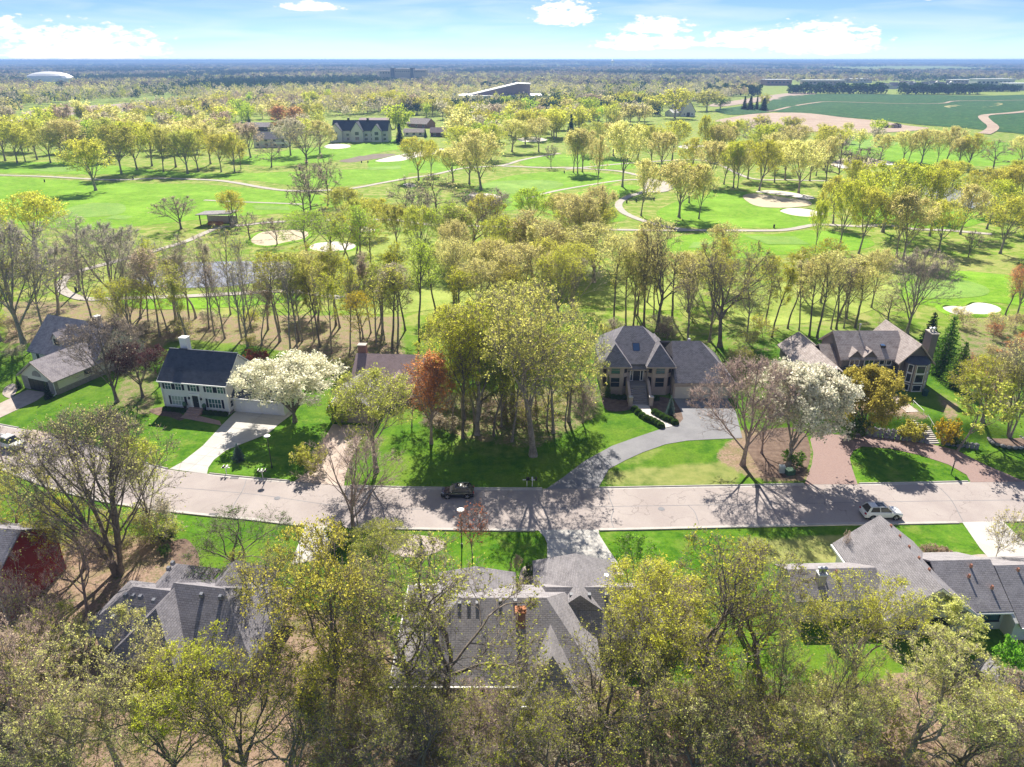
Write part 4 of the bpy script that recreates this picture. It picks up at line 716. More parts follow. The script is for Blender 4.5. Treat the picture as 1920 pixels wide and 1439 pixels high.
def near_right_house():
    h = empty('near_right_house', (37.8, 56.6, 0), R(2), 'white house with tall grey gable roof and row of copper vents at lower right', 'house')
    w = MB(); block(w, .4, 9.0, .3, 11.6, -.6, 3.0, 6.3, 'y'); w.build('wall', 'offwhite_siding', h)
    r = MB(); gable(r, .4, 9.0, .3, 11.6, 3.1, 6.5, 'y', .5, .6, .18); r.build('roof', 'warm_grey_roof', h)
    w = MB(); block(w, 8.8, 13.2, .8, 9.5, -.6, 3.0, 5.2, 'x'); w.build('right_wall', 'offwhite_siding', h); r = MB(); gable(r, 7.0, 12.9, .6, 9.5, 3.1, 5.6, 'x', .4, .3, .18); r.build('right_roof', 'warm_grey_roof', h)
    w = MB(); block(w, 12.9, 26, -.8, 9.5, -.6, 2.2, 5.0, 'x'); w.build('wing_wall', 'offwhite_siding', h); r = MB(); gable(r, 13.25, 26, -.8, 9.5, 2.3, 5.35, 'x', .4, .0, .18); r.build('wing_roof', 'warm_grey_roof', h)
    w = MB(); block(w, -8.0, 1.0, 2.8, 8.2, -.6, 2.9, 4.3, 'x'); w.build('left_wall', 'offwhite_siding', h); r = MB(); gable(r, -8.0, 1.0, 2.8, 8.2, 3.0, 4.5, 'x', .4, .3, .16); r.build('left_roof', 'warm_grey_roof', h)
    vents(h, [(5.05, 10.3, 6.2), (5.05, 8.4, 6.2), (5.05, 6.5, 6.2), (5.05, 4.6, 6.2), (5.05, 2.7, 6.2), (-4.6, 5.0, 4.35), (-3.2, 5.0, 4.35), (10.7, 4.3, 5.3), (10.0, 3.3, 4.8), (15.5, 3.8, 5.05), (18.2, 3.8, 5.05), (21, 3.8, 5.05), (11.9, 2.2, 4.2)], 'copper_vent', .12)
    chimney(h, -5.2, 4.2, .8, .8, 3.4, 4.9, 'stone_pale', 'white_paint', 2)
    for x in (2.6, 6.0): window(h, x, .3, .9, 1.9, 1.2, 0, 2, 1, 'dark_trim')
    window(h, 11.4, .8, 1.2, 2.0, 1.2, 0, 2, 1, 'dark_trim', 'glass_teal'); gutter(h, 7.6, 13.2, .19, 2.75); gutter(h, 13.3, 26, -1.22, 2.0); MB().box(-.3, -.1, -.3, 12.2, 2.3, 2.55).build('gutter', 'white_paint', h)
    trim(h, MB().hexa([(-.1, -.36, 2.4), (4.7, -.36, 6.15), (4.7, -.3, 6.15), (-.1, -.3, 2.4)], [(-.1, -.36, 2.65), (4.7, -.36, 6.42), (4.7, -.3, 6.42), (-.1, -.3, 2.65)]).hexa([(9.5, -.36, 2.4), (4.7, -.36, 6.15), (4.7, -.3, 6.15), (9.5, -.3, 2.4)], [(9.5, -.36, 2.65), (4.7, -.36, 6.42), (4.7, -.3, 6.42), (9.5, -.3, 2.65)]), 'white_paint', 'rake_board')
    # flagstone steps in the back garden
    g = empty('garden_steps', (47.0, 49.0, 0), R(38), 'grey flagstone steps at the lower right behind the white house', 'steps')
    for i in range(7): MB().box(0, 2.6, i * .6, i * .6 + .62, -.2, .1 + i * .09).build('step', 'boulder', g)
near_right_house()
def red_barn():
    h = empty('red_house', (-64.0, 60.0, 0), R(-7), 'tall dark red sided house with grey roof at the left edge', 'house')
    w = MB(); block(w, 0, 11.2, 0, 9, -.3, 5.8, 8.5, 'x'); w.build('wall', 'red_siding', h); r = MB(); gable(r, 0, 11.2, 0, 9, 5.9, 8.7, 'x', .35, .45, .17); r.build('roof', 'grey_roof', h)
    window(h, 9.6, 0, .9, 1.3, 1.5, 0, 2, 2); window(h, 6.6, 0, 3.6, 1.0, 1.2, 0, 1, 2); window(h, 3, 0, 3.6, 1.2, 1.2, 0, 2, 2); trim(h, MB().box(11.1, 11.26, -.06, .1, 0, 5.6).box(-.4, 11.6, -.38, -.32, 5.4, 5.65))
red_barn()
# ---- distant buildings
def box_house(name, px, py, w, d, he, zr, wall, roof, label, rz=0.0, axis='x', nwin=3, group=None, storeys=1):
    x, y, z = GH(px, py); o = empty(name, (x, y, z), rz, label, 'house', group)
    m = MB(); block(m, -w / 2, w / 2, 0, d, -.5, he, zr, axis); m.build('wall', wall, o); r = MB(); gable(r, -w / 2, w / 2, 0, d, he + .1, zr + .15, axis, .6, .5, .25); r.build('roof', roof, o)
    for s in range(storeys):
        for i in range(nwin): window(o, -w / 2 + w * (i + .5) / nwin, 0, 1.0 + 2.8 * s, 1.8, 1.6, 0, 2, 1)
    return o
o = box_house('estate_house', 676, 266, 40, 13, 8.0, 14, 'offwhite_siding', 'slate_roof', 'big pale many gabled house with slate blue roof above the fairway', R(-3), 'x', 9, None, 2)
for x, w_, zr in ((-17, 9, 12.5), (-1.5, 8.5, 13.5), (12.5, 7, 12.0)):
    m = MB(); block(m, x - w_ / 2, x + w_ / 2, -2.5, 8, -.5, 7.6, zr - .2, 'y'); m.build('gable_wall', 'offwhite_siding', o); r = MB(); gable(r, x - w_ / 2, x + w_ / 2, -2.5, 8, 7.7, zr, 'y', .5, .6, .25); r.build('gable_roof', 'slate_roof', o)
    for z in (1.2, 4.6): window(o, x, -2.5, z, 2.6, 2.2, 0, 3, 1)
chimney(o, -9, 6, 1.4, 1.4, 10, 15.5, 'dark_trim', 'dark_trim'); chimney(o, 5, 6, 1.4, 1.4, 10, 15.5, 'dark_trim', 'dark_trim')
o = box_house('white_house', 508, 277, 22, 12, 5.6, 9.5, 'offwhite_siding', 'grey_roof', 'white house with balcony behind the bare golf course tree', R(4), 'x', 4, None, 2)
MB().box(3, 12, -2, -.01, 2.4, 2.7).box(3, 12, -2, -1.9, 2.7, 3.6).build('balcony', 'white_paint', o)
box_house('low_house', 483, 246, 20, 12, 3.4, 6.2, 'brown_siding', 'shake_roof', 'low brown house with pale roof left of the columnar trees', 0, 'x', 3)
o = box_house('dark_house', 701, 240, 25, 14, 6.0, 7.6, 'brown_siding', 'brown_roof', 'dark two storey house behind the big pale house', 0, 'x', 5, None, 2)
box_house('brick_bungalow', 781, 240, 22, 13, 3.6, 7.5, 'red_brick', 'shake_roof_tan', 'low brick bungalow right of the rounded lime tree', R(-30), 'x', 3)
box_house('white_cottage', 776, 256, 15, 8, 3.0, 5.2, 'offwhite_siding', 'shake_roof_tan', 'small white cottage behind the conifer', 0, 'x', 3)
box_house('pink_roof_cottage', 822, 257, 12, 9, 3.4, 6.4, 'brown_siding', 'brown_roof', 'small house with pinkish roof right of the thin cypress', 0, 'x', 2)
box_house('clubhouse', 330, 284, 24, 9, 3.0, 4.8, 'cream_siding', 'shake_roof_tan', 'low pale roofed building behind the left golf trees', 0, 'x', 4)
def barn():
    x, y, z = GH(1290, 219); o = empty('white_barn', (x, y, z), R(25), 'white steep gabled barn beside the big yellow tree', 'barn')
    m = MB(); block(m, -9, 9, 0, 22, -.5, 5.0, 16, 'y'); m.build('wall', 'offwhite_siding', o); r = MB(); gable(r, -9, 9, 0, 22, 5.2, 16.4, 'y', .8, .5, .3); r.build('roof', 'slate_roof', o); m = MB(); block(m, -18, -8, 3, 16, -.5, 4, 7, 'x'); m.build('lean_to', 'offwhite_siding', o); MB().box(-2, 2, -.08, .05, 0, 4).build('door', 'dark_trim', o)
    for xx in (-5, 5): window(o, xx, 0, 1.5, 1.8, 1.6)
barn()
def school():
    x, y, z = GH(945, 197); o = empty('school_building', (x, y, z), R(4), 'white roofed brick school hall with a tall sloping roof', 'school')
    MB().box(-60, 62, 0, 60, -1, 9).build('wall', 'offwhite_siding', o); MB().box(-61, 63, -.6, 61, 9, 11.5).build('flat_roof', 'white_paint', o); MB().prism([(-44, 11.5), (36, 11.5), (36, 25), (20, 25.5)], 'y', 14, 46).build('hall', 'brown_roof', o); MB().slab([(-46, 12, 11.9), (20, 12, 26.2), (20, 48, 26.2), (-46, 48, 11.9)], .8).slab([(20, 12, 26.2), (37, 12, 25.6), (37, 48, 25.6), (20, 48, 26.2)], .8).build('hall_roof', 'white_paint', o)
    for i in range(8): window(o, -40 + 10 * i, 0, 3, 6, 3, 0, 3, 1)
    MB().hexa([(-72, -4, 0), (-60.1, -4, 0), (-60.1, 8, 0), (-72, 8, 0)], [(-66.2, 2, 15), (-65.8, 2, 15), (-65.8, 2.2, 15), (-66.2, 2.2, 15)]).build('pyramid_roof', 'white_paint', o)
school()
def office():
    x, y, z = GH(748, 152); o = empty('office_block', (x, y, z), R(-3), 'distant brick office block with dark stair towers', 'building')
    MB().box(-55, -22, 0, 30, -2, 26).build('left_block', 'pale_brick', o); MB().box(-12, 34, 2, 34, -2, 31).build('middle_block', 'pale_brick', o); MB().box(42, 78, 0, 30, -2, 29).build('right_block', 'pale_brick', o); MB().box(-21.9, -12.1, -2, 26, -2, 33).build('stair_tower', 'slate_roof', o); MB().box(34.1, 41.9, -2, 26, -2, 34).build('stair_tower', 'slate_roof', o)
    for i in range(7): MB().box(-9 + i * 6, -5.6 + i * 6, 1.9, 2.2, 23, 26).build('window', 'glass', o); MB().box(45 + i * 4.6, 48 + i * 4.6, -.1, .2, 22, 25).build('window', 'glass', o)
    for i in range(4): MB().box(-52 + i * 7.5, -48 + i * 7.5, -.1, .2, 19, 22).build('window', 'glass', o)
office()
def dome():
    x, y, z = GH(95, 153); m = MB(); n, k = 28, 6
    for j in range(k):
        for i in range(n):
            q = lambda a, b: (66 * math.cos(b) * math.cos(a), 45 * math.cos(b) * math.sin(a), 25 * math.sin(b) ** .8)
            a0, a1 = 6.28319 * i / n, 6.28319 * (i + 1) / n; b0, b1 = 1.5708 * j / k, 1.5708 * (j + 1) / k; m.face([q(a0, b0), q(a1, b0), q(a1, b1), q(a0, b1)])
    o = empty('sports_dome', (x, y, z), 0, 'white inflated sports dome far off at left', 'dome'); m.build('shell', 'white_paint', o, smooth=True); MB().box(-70, -60, -50, -40, -1, 5).build('entrance', 'offwhite_siding', o)
dome()
for k, (px, py, w_, hz, mt, lb) in enumerate(((1460, 161, 60, 12, 'red_brick', 'long brick commercial building left of the evergreen row'), (1545, 161, 90, 11, 'pale_brick', 'long pale roofed commercial building behind the evergreen row'), (1610, 156, 70, 9, 'offwhite_siding', 'low white warehouse behind the evergreen row'), (1815, 158, 75, 9, 'pale_brick', 'low brown commercial building at far right'), (1865, 163, 80, 15, 'offwhite_siding', 'two storey pale commercial block at far right'), (1910, 170, 40, 12, 'cream_siding', 'cream building at the far right edge'), (640, 122, 200, 16, 'offwhite_siding', 'white industrial shed on the skyline at left'), (700, 121, 150, 14, 'offwhite_siding', 'long white industrial shed on the skyline'))):
    x, y, z = GH(px, py); o = empty('commercial_building', (x, y, z), R(random.Random(k).uniform(-6, 6)), lb, 'building'); MB().box(-w_ / 2, w_ / 2, 0, 35, -2, hz).build('wall', mt, o); MB().box(-w_ / 2 - .5, w_ / 2 + .5, -.5, 35.5, hz, hz + 1).build('roof', 'white_paint', o)
    for i in range(int(w_ / 9)): MB().box(-w_ / 2 + 3 + i * 9, -w_ / 2 + 8 + i * 9, -.12, .2, hz * .45, hz * .7).build('window', 'glass', o)
rr = random.Random(5)
for i in range(30):
    px = 1655 + i * 9 + rr.uniform(-4, 4) if i < 22 else rr.uniform(740, 860); py = rr.uniform(161, 168) if i < 22 else rr.uniform(156, 168)
    if i < 22 and px > 1810: continue
    x, y, z = GH(px, py); o = empty('suburban_house', (x, y, z), R(rr.uniform(-35, 35)), 'small pale gabled house in the far right suburb behind the evergreens' if i < 22 else 'small pale gabled house among far trees below the office block', 'house', 'far suburb houses at right' if i < 22 else 'far houses below the office block')
    m = MB(); block(m, -8, 8, 0, 10, -1, 6, 10.5, rr.choice('xy')); m.build('wall', rr.choice(['offwhite_siding', 'cream_siding', 'offwhite_siding']), o); r = MB(); gable(r, -8, 8, 0, 10, 6.1, 10.7, 'x', .6, .4, .3); r.build('roof', rr.choice(['shake_roof_tan', 'warm_grey_roof', 'brown_roof']), o)
x, y, z = GH(1148, 128); o = empty('water_tower', (x, y, z), 0, 'pale water tower on the far skyline', 'tower'); MB().tube((0, 0, 0), (0, 0, 34), 5, 4, 10).build('stem', 'lamp_white', o); MB().blob((0, 0, 42), (13, 13, 10), 1, 0, 14, 8).build('tank', 'lamp_white', o, smooth=True)
for px, py, hgt, lb in ((481, 186, 34, 'tall pole left of the far golf trees'), (531, 186, 30, 'thin far pole behind the columnar trees'), (553, 188, 26, 'short far pole right of two others')):
    x, y, z = GH(px, py); o = empty('light_mast', (x, y, z), 0, lb, 'pole'); MB().tube((0, 0, 0), (0, 0, hgt), .5, .3, 6).build('mast', 'dark_metal', o); MB().box(-2, 2, -.3, .3, hgt - 1, hgt).build('crossbar', 'dark_metal', o)
def shelter():
    x, y, z = GH(402, 424); o = empty('golf_shelter', (x, y, z), R(-6), 'open sided shelter with flat pale roof on the left fairway', 'shelter')
    MB().slab([(-6, -1, 4.0), (7, -1, 4.6), (7, 6.5, 4.6), (-6, 6.5, 4.0)], .25).build('roof', 'warm_grey_roof', o)
    for x_, y_ in ((-5, 0), (6, 0), (6, 5.5), (-5, 5.5)): MB().box(x_ - .15, x_ + .15, y_ - .15, y_ + .15, 0, 3.9).build('post', 'brown_siding', o)
    MB().box(-5, 6, 5.3, 5.6, 0, 2.6).build('back_wall', 'stone_pale', o); MB().box(-3, 2, 1, 3, 0, 1.0).build('bench', 'terracotta', o)
shelter()
# ---------------------------------------------------------------- vehicles
def suv(loc, rz, paint, label, L=4.75, Wd=1.9, Hh=1.72, roofglass=False, low=False):
    o = empty('parked_suv', loc, rz, label, 'car'); hw = Wd / 2
    # lower body lofted from side stations: x, z of the top edge, half width at the waist and at the top edge
    st = [(0, .62, .74, .66), (.06, .80, .86, .76), (.5, .92, hw * .97, .80), (1.25, 1.02, hw, .84), (1.5, 1.05, hw, .86), (3.9, 1.08, hw, .84), (4.45, 1.06, hw * .97, .80), (4.68, .98, .88, .78), (4.75, .70, .82, .72)]
    def ring(x, zt, w, wt): return [(x, -w * .93, .30), (x, -w, .52), (x, -w, .78 if zt > .8 else zt * .85), (x, -wt, zt), (x, wt, zt), (x, w, .78 if zt > .8 else zt * .85), (x, w, .52), (x, w * .93, .30)]
    sc = L / 4.75; m = MB(); R_ = [[(p[0] * sc - L / 2, p[1], p[2] * Hh / 1.72) for p in ring(*s)] for s in st]
    n = 8
    for a in R_: m.v += a
    for i in range(len(R_) - 1):
        for j in range(n): m.f.append((i * n + j, i * n + (j + 1) % n, (i + 1) * n + (j + 1) % n, (i + 1) * n + j))
    m.f.append(tuple(range(n))[::-1]); m.f.append(tuple((len(R_) - 1) * n + j for j in range(n)))
    m.build('body', paint, o)
    q = lambda x, y, z: (x * sc - L / 2, y, z * Hh / 1.72)
    a = [q(1.2, -.82, 1.03), q(4.6, -.80, 1.06), q(4.6, .80, 1.06), q(1.2, .82, 1.03)]; b = [q(2.1, -.62, 1.66), q(3.95, -.60, 1.67), q(3.95, .60, 1.67), q(2.1, .62, 1.66)]
    MB().hexa(a, b).build('cabin', 'car_glass', o)
    c = [q(2.0, -.66, 1.63), q(4.1, -.64, 1.63), q(4.1, .64, 1.63), q(2.0, .66, 1.63)]; d = [q(2.25, -.54, 1.72), q(3.9, -.54, 1.71), q(3.9, .54, 1.71), q(2.25, .54, 1.72)]
    rf = MB().hexa(c, d).build('roof', paint, o)
    if roofglass: MB().slab([q(2.3, -.45, 1.735), q(3.2, -.45, 1.735), q(3.2, .45, 1.735), q(2.3, .45, 1.735)], .01).build('sunroof', 'car_glass', rf)
    for s in (-1, 1): MB().tube(q(2.3, s * .6, 1.76), q(4.0, s * .6, 1.76), .025).build('roof_rail', 'metal', rf)
    p = MB()
    for s in (-1, 1):
        for (x0, x1) in ((1.27, 2.0), (4.12, 4.5)): p.hexa([q(x0, s * .84, 1.04), q(x0 + .1, s * .84, 1.04), q(x0 + .1, s * .80, 1.04), q(x0, s * .80, 1.04)] if x0 < 2 else [q(x1 - .32, s * .84, 1.06), q(x1, s * .84, 1.06), q(x1, s * .80, 1.06), q(x1 - .32, s * .80, 1.06)], [q(2.02, s * .67, 1.65), q(2.12, s * .67, 1.65), q(2.12, s * .62, 1.65), q(2.02, s * .62, 1.65)] if x0 < 2 else [q(3.9, s * .67, 1.66), q(4.15, s * .67, 1.66), q(4.15, s * .62, 1.66), q(3.9, s * .62, 1.66)])
        p.hexa([q(2.85, s * .845, 1.05), q(2.95, s * .845, 1.05), q(2.95, s * .8, 1.05), q(2.85, s * .8, 1.05)], [q(2.95, s * .67, 1.65), q(3.04, s * .67, 1.65), q(3.04, s * .62, 1.65), q(2.95, s * .62, 1.65)])
    p.build('pillar', paint, o)
    for s in (-1, 1):
        MB().box(1.48 * sc - L / 2, 1.66 * sc - L / 2, s * 1.0 - .1, s * 1.0 + .1, 1.02, 1.18).build('mirror', paint, o); MB().hexa([q(.02, s * .42, .66), q(.30, s * .86, .66), q(.34, s * .88, .8), q(.04, s * .5, .8)], [q(.1, s * .42, .84), q(.38, s * .86, .86), q(.4, s * .82, .92), q(.12, s * .5, .88)]).build('headlight', 'headlight', o); MB().box(4.62 * sc - L / 2, 4.77 * sc - L / 2, s * .72 - .15, s * .72 + .15, .82, 1.02).build('tail_light', 'tail_red', o)
        for x in (.92, 3.78):
            xx = x * sc - L / 2; MB().tube((xx, s * (hw - .03), .37), (xx, s * (hw + .012), .37), .46, .46, 16).build('wheel_arch', 'black_rubber', o)
            w = empty('wheel', (xx, s * (hw - .1), .37)); w.parent = o
            MB().tube((0, -.12, 0), (0, .13, 0), .37, .37, 18).build('tyre', 'black_rubber', w); rm = MB().tube((0, s * .125, 0), (0, s * .15, 0), .1, .1, 10)
            for k in range(5): an = 6.283 * k / 5; rm.hexa([(-.06 * math.sin(an), s * .128, .06 * math.cos(an)), (.06 * math.sin(an), s * .128, -.06 * math.cos(an)), (.27 * math.cos(an) + .05 * math.sin(an), s * .128, .27 * math.sin(an) - .05 * math.cos(an)), (.27 * math.cos(an) - .05 * math.sin(an), s * .128, .27 * math.sin(an) + .05 * math.cos(an))], [(-.06 * math.sin(an), s * .148, .06 * math.cos(an)), (.06 * math.sin(an), s * .148, -.06 * math.cos(an)), (.27 * math.cos(an) + .05 * math.sin(an), s * .148, .27 * math.sin(an) - .05 * math.cos(an)), (.27 * math.cos(an) - .05 * math.sin(an), s * .148, .27 * math.sin(an) + .05 * math.cos(an))])
            rm.build('rim', 'alloy', w)
    MB().box(.1 * sc - L / 2, (4.7) * sc - L / 2, -hw * .9, hw * .9, .2, .31).build('sill', 'black_rubber', o)
    for ch in o.children:
        if ch.name.split('.')[0] in ('body', 'cabin', 'roof'): md = ch.modifiers.new('edge', 'BEVEL'); md.width = .07; md.segments = 2; md.limit_method = 'ANGLE'; md.angle_limit = R(25)
    return o
p = G(858, 932); suv((p[0], 83.0, .04), R(1), 'car_black', 'black parked car facing left at the far kerb', 4.45, 1.85, 1.62)
p = G(1653, 972); suv((p[0], 78.1, .04), R(180 + 1), 'car_white', 'white parked car with dark sunroof at the near kerb', 4.95, 1.95, 1.8, True)
def pickup():
    p = G(18, 838); o = empty('pickup_truck', (p[0], p[1], .04), R(158), 'white pickup truck cut off by the left edge', 'truck')
    MB().hexa([(-2.9, -.95, .45), (2.9, -.95, .45), (2.9, .95, .45), (-2.9, .95, .45)], [(-2.8, -.9, 1.1), (.4, -.95, 1.15), (.4, .95, 1.15), (-2.8, .9, 1.1)]).build('body', 'car_white', o)
    MB().hexa([(-1.6, -.88, 1.1), (.9, -.88, 1.1), (.9, .88, 1.1), (-1.6, .88, 1.1)], [(-.8, -.7, 1.85), (.7, -.7, 1.85), (.7, .7, 1.85), (-.8, .7, 1.85)]).build('cabin', 'car_glass', o); MB().hexa([(-.85, -.72, 1.83), (.75, -.72, 1.83), (.75, .72, 1.83), (-.85, .72, 1.83)], [(-.7, -.62, 1.92), (.6, -.62, 1.92), (.6, .62, 1.92), (-.7, .62, 1.92)]).build('roof', 'car_white', o)
    MB().box(.95, 2.9, -.95, -.85, .9, 1.3).box(.95, 2.9, .85, .95, .9, 1.3).box(2.8, 2.9, -.85, .85, .9, 1.3).build('bed_side', 'car_white', o)
    for s in (-1, 1):
        for x in (-1.9, 1.9): w = empty('wheel', (x, s * .85, .4)); w.parent = o; MB().tube((0, -.13, 0), (0, .13, 0), .4, .4, 16).build('tyre', 'black_rubber', w); MB().tube((0, s * .131, 0), (0, s * .15, 0), .24, .2, 12).build('rim', 'alloy', w)
pickup()
# ---------------------------------------------------------------- street furniture
def lamp(x, y, lb):
    o = empty('street_lamp', (x, y, 0), 0, lb, 'street lamp', 'street lamps'); MB().tube((0, 0, 0), (0, 0, .4), .14, .12, 10).build('base', 'dark_metal', o); MB().tube((0, 0, .4), (0, 0, 5.0), .075, .06, 8).build('post', 'dark_metal', o); hd = MB().tube((0, 0, 5.0), (0, 0, 5.25), .14, .2, 10).build('lantern', 'dark_metal', o); MB().tube((0, 0, 5.25), (0, 0, 5.32), .46, .44, 16).tube((0, 0, 5.32), (0, 0, 5.42), .44, .1, 16).build('shade', 'lamp_white', hd)
lamp(-34.8, 90.2, 'dark lamp post on the lawn right of the white concrete driveway'); lamp(-6.1, 71.8, 'dark lamp post with white cap on the near verge by the red budded tree')
def mailbox(px, py, n, lb):
    x, y, z = GH(px, py); o = empty('mailbox', (x, y, z), 0, lb, 'mailbox', 'mailboxes along the street'); MB().box(-.05, .05, -.05, .05, 0, 1.0).box(-.6, .6, -.06, .06, 1.0, 1.08).build('post', 'white_paint', o)
    for i in range(n):
        xx = (i - (n - 1) / 2) * .5; m = MB(); k = 6; sec = [(xx - .12, 1.08), (xx + .12, 1.08)] + [(xx + .12 * math.cos(math.pi * j / k), 1.26 + .12 * math.sin(math.pi * j / k)) for j in range(k + 1)]; b = m.prism(sec, 'y', -.3, .25).build('box', ('black_door', 'white_paint', 'dark_metal')[i % 3], o); MB().box(xx + .121, xx + .14, -.1, .0, 1.25, 1.45).build('flag', 'tail_red', b)
mailbox(425, 889, 2, 'pair of mailboxes on a white post right of the white driveway'); mailbox(493, 896, 3, 'three mailboxes on one post beside the left lamp post'); mailbox(988, 912, 1, 'single white mailbox left of the curved asphalt driveway'); mailbox(998, 912, 3, 'dark mailboxes just left of the curved asphalt driveway')
def for_sale():
    x, y, z = GH(1783, 890); o = empty('yard_sign', (x, y, z), R(55), 'dark teal yard sign on a post in the lawn island', 'sign'); MB().box(-.05, .05, -.05, .05, 0, 2.3).build('post', 'dark_metal', o); b = MB().box(-.55, .55, -.09, -.051, .75, 2.05).build('board', 'sign_green', o); MB().box(-.35, .4, -.1, -.091, 1.65, 1.8).box(-.3, .2, -.1, -.091, 1.5, 1.58).box(-.45, .45, -.1, -.091, .8, 1.2).build('lettering', 'utility_pale', b); MB().box(-.55, .55, -.05, .05, 2.05, 2.13).build('arm', 'dark_metal', o)
for_sale()
x, y, z = GH(1465, 886); o = empty('utility_box', (x, y, z), 0, 'pale utility box beside the mulch bed at the kerb', 'utility box'); MB().box(-.35, .35, -.3, .3, 0, 1.0).build('cabinet', 'utility_pale', o); MB().hexa([(-.4, -.35, 1.0), (.4, -.35, 1.0), (.4, .35, 1.0), (-.4, .35, 1.0)], [(-.36, -.31, 1.1), (.36, -.31, 1.1), (.36, .31, 1.14), (-.36, .31, 1.14)]).build('lid', 'utility_pale', o)
x, y, z = GH(1480, 889); o = empty('utility_box', (x, y, z), R(10), 'green transformer box right of the pale utility box', 'utility box'); MB().box(-.6, .6, -.5, .5, 0, .7).build('cabinet', 'utility_green', o); MB().box(-.62, .62, -.52, .52, .7, .78).build('lid', 'utility_green', o)
x, y, z = GH(1733, 742); o = empty('garbage_bin', (x, y, h1(x, y)), 0, 'teal wheeled bins at the corner of the grey house', 'bin'); MB().hexa([(-.3, -.3, 0), (.3, -.3, 0), (.3, .3, 0), (-.3, .3, 0)], [(-.38, -.4, 1.0), (.38, -.4, 1.0), (.38, .4, 1.0), (-.38, .4, 1.0)]).build('body', 'sign_green', o); MB().box(-.4, .4, -.44, .42, 1.0, 1.08).build('lid', 'sign_green', o)
# retaining wall, stairs and railing at the grey house
def stonewall():
    o = empty('boulder_wall', (52.7, 100.8, 0), 0, 'dark boulder retaining wall behind the brick horseshoe drive', 'wall'); rnd = random.Random(3); a = Vector((0, 0)); b = Vector((11.2, -3.15)); L = (b - a).length; d = (b - a) / L; nn = Vector((-d.y, d.x))
    protos = [MB().blob((0, 0, 0), (.5, .34, .33), k, .22, 8, 5).mesh('stone', 'boulder') for k in range(6)]
    for row in range(3):
        s = .1 * row
        while s < L:
            w = rnd.uniform(.55, 1.0); c = a + d * (s + w / 2) + nn * (.1 + .22 * row); q = link('stone', rnd.choice(protos), o, (c.x, c.y, .25 + row * .45 + rnd.uniform(-.05, .05))); q.scale = (w, rnd.uniform(.9, 1.2), rnd.uniform(.8, 1.1)); q.rotation_euler = (0, 0, math.atan2(d.y, d.x) + rnd.uniform(-.2, .2)); s += w * .93
    o = empty('boulder_wall', (66.0, 97.2, 0), 0, 'short boulder wall right of the stone garden stairs', 'wall')
    for k in range(16): q = link('stone', rnd.choice(protos), o, (.3 + (k % 8) * .62, -.14 * (k % 8) * 1.4 + .1 * (k // 8), .22 + .4 * (k // 8))); q.scale = (rnd.uniform(.6, .8), 1, .9)
    o = empty('tree_ring', GH(1893, 822), 0, 'pale stone ring planter round the right edge tree', 'planter')
    for k in range(22): an = 6.283 * k / 22; q = link('stone', rnd.choice(protos), o, (2.9 * math.cos(an), 2.2 * math.sin(an), .15)); q.scale = (.8, .7, .8); q.rotation_euler = (0, 0, an + 1.57); 
    MB().tube((0, 0, -.1), (0, 0, .25), 2.7, 2.5, 16).build('soil', 'mulch', o).scale = (1, .76, 1)
stonewall()
def gardenstairs():
    o = empty('garden_stairs', (64.9, 97.4, 0), R(4), 'long flight of pale stone stairs climbing to the grey house', 'stairs'); n = 12
    y = 0.0; z = 0.0
    for i in range(15):
        dz = 2.35 / 15; run = .38 if i != 11 else 1.5
        MB().box(-1.0 - .05 * (i % 2), 1.0, y, y + run + .05, z - .6, z + dz).build('step', 'step_stone', o); y += run; z += dz
    MB().box(-1.0, 1.0, y, y + 6.0, 1.8, 2.37).build('landing', 'exposed_aggregate', o)
    r = MB().tube((1.15, -.2, 1.0), (1.15, 4.3, 2.8), .04).tube((1.15, 5.4, 3.0), (1.15, 8.5, 3.35), .04); r.build('handrail', 'white_paint', o)
    for yy, zz in ((-.1, 0), (1.4, .55), (2.9, 1.2), (4.2, 1.8), (5.4, 1.9), (8.3, 2.3)): MB().tube((1.15, yy, zz), (1.15, yy, zz + 1.05), .035).build('rail_post', 'white_paint', o)
gardenstairs()
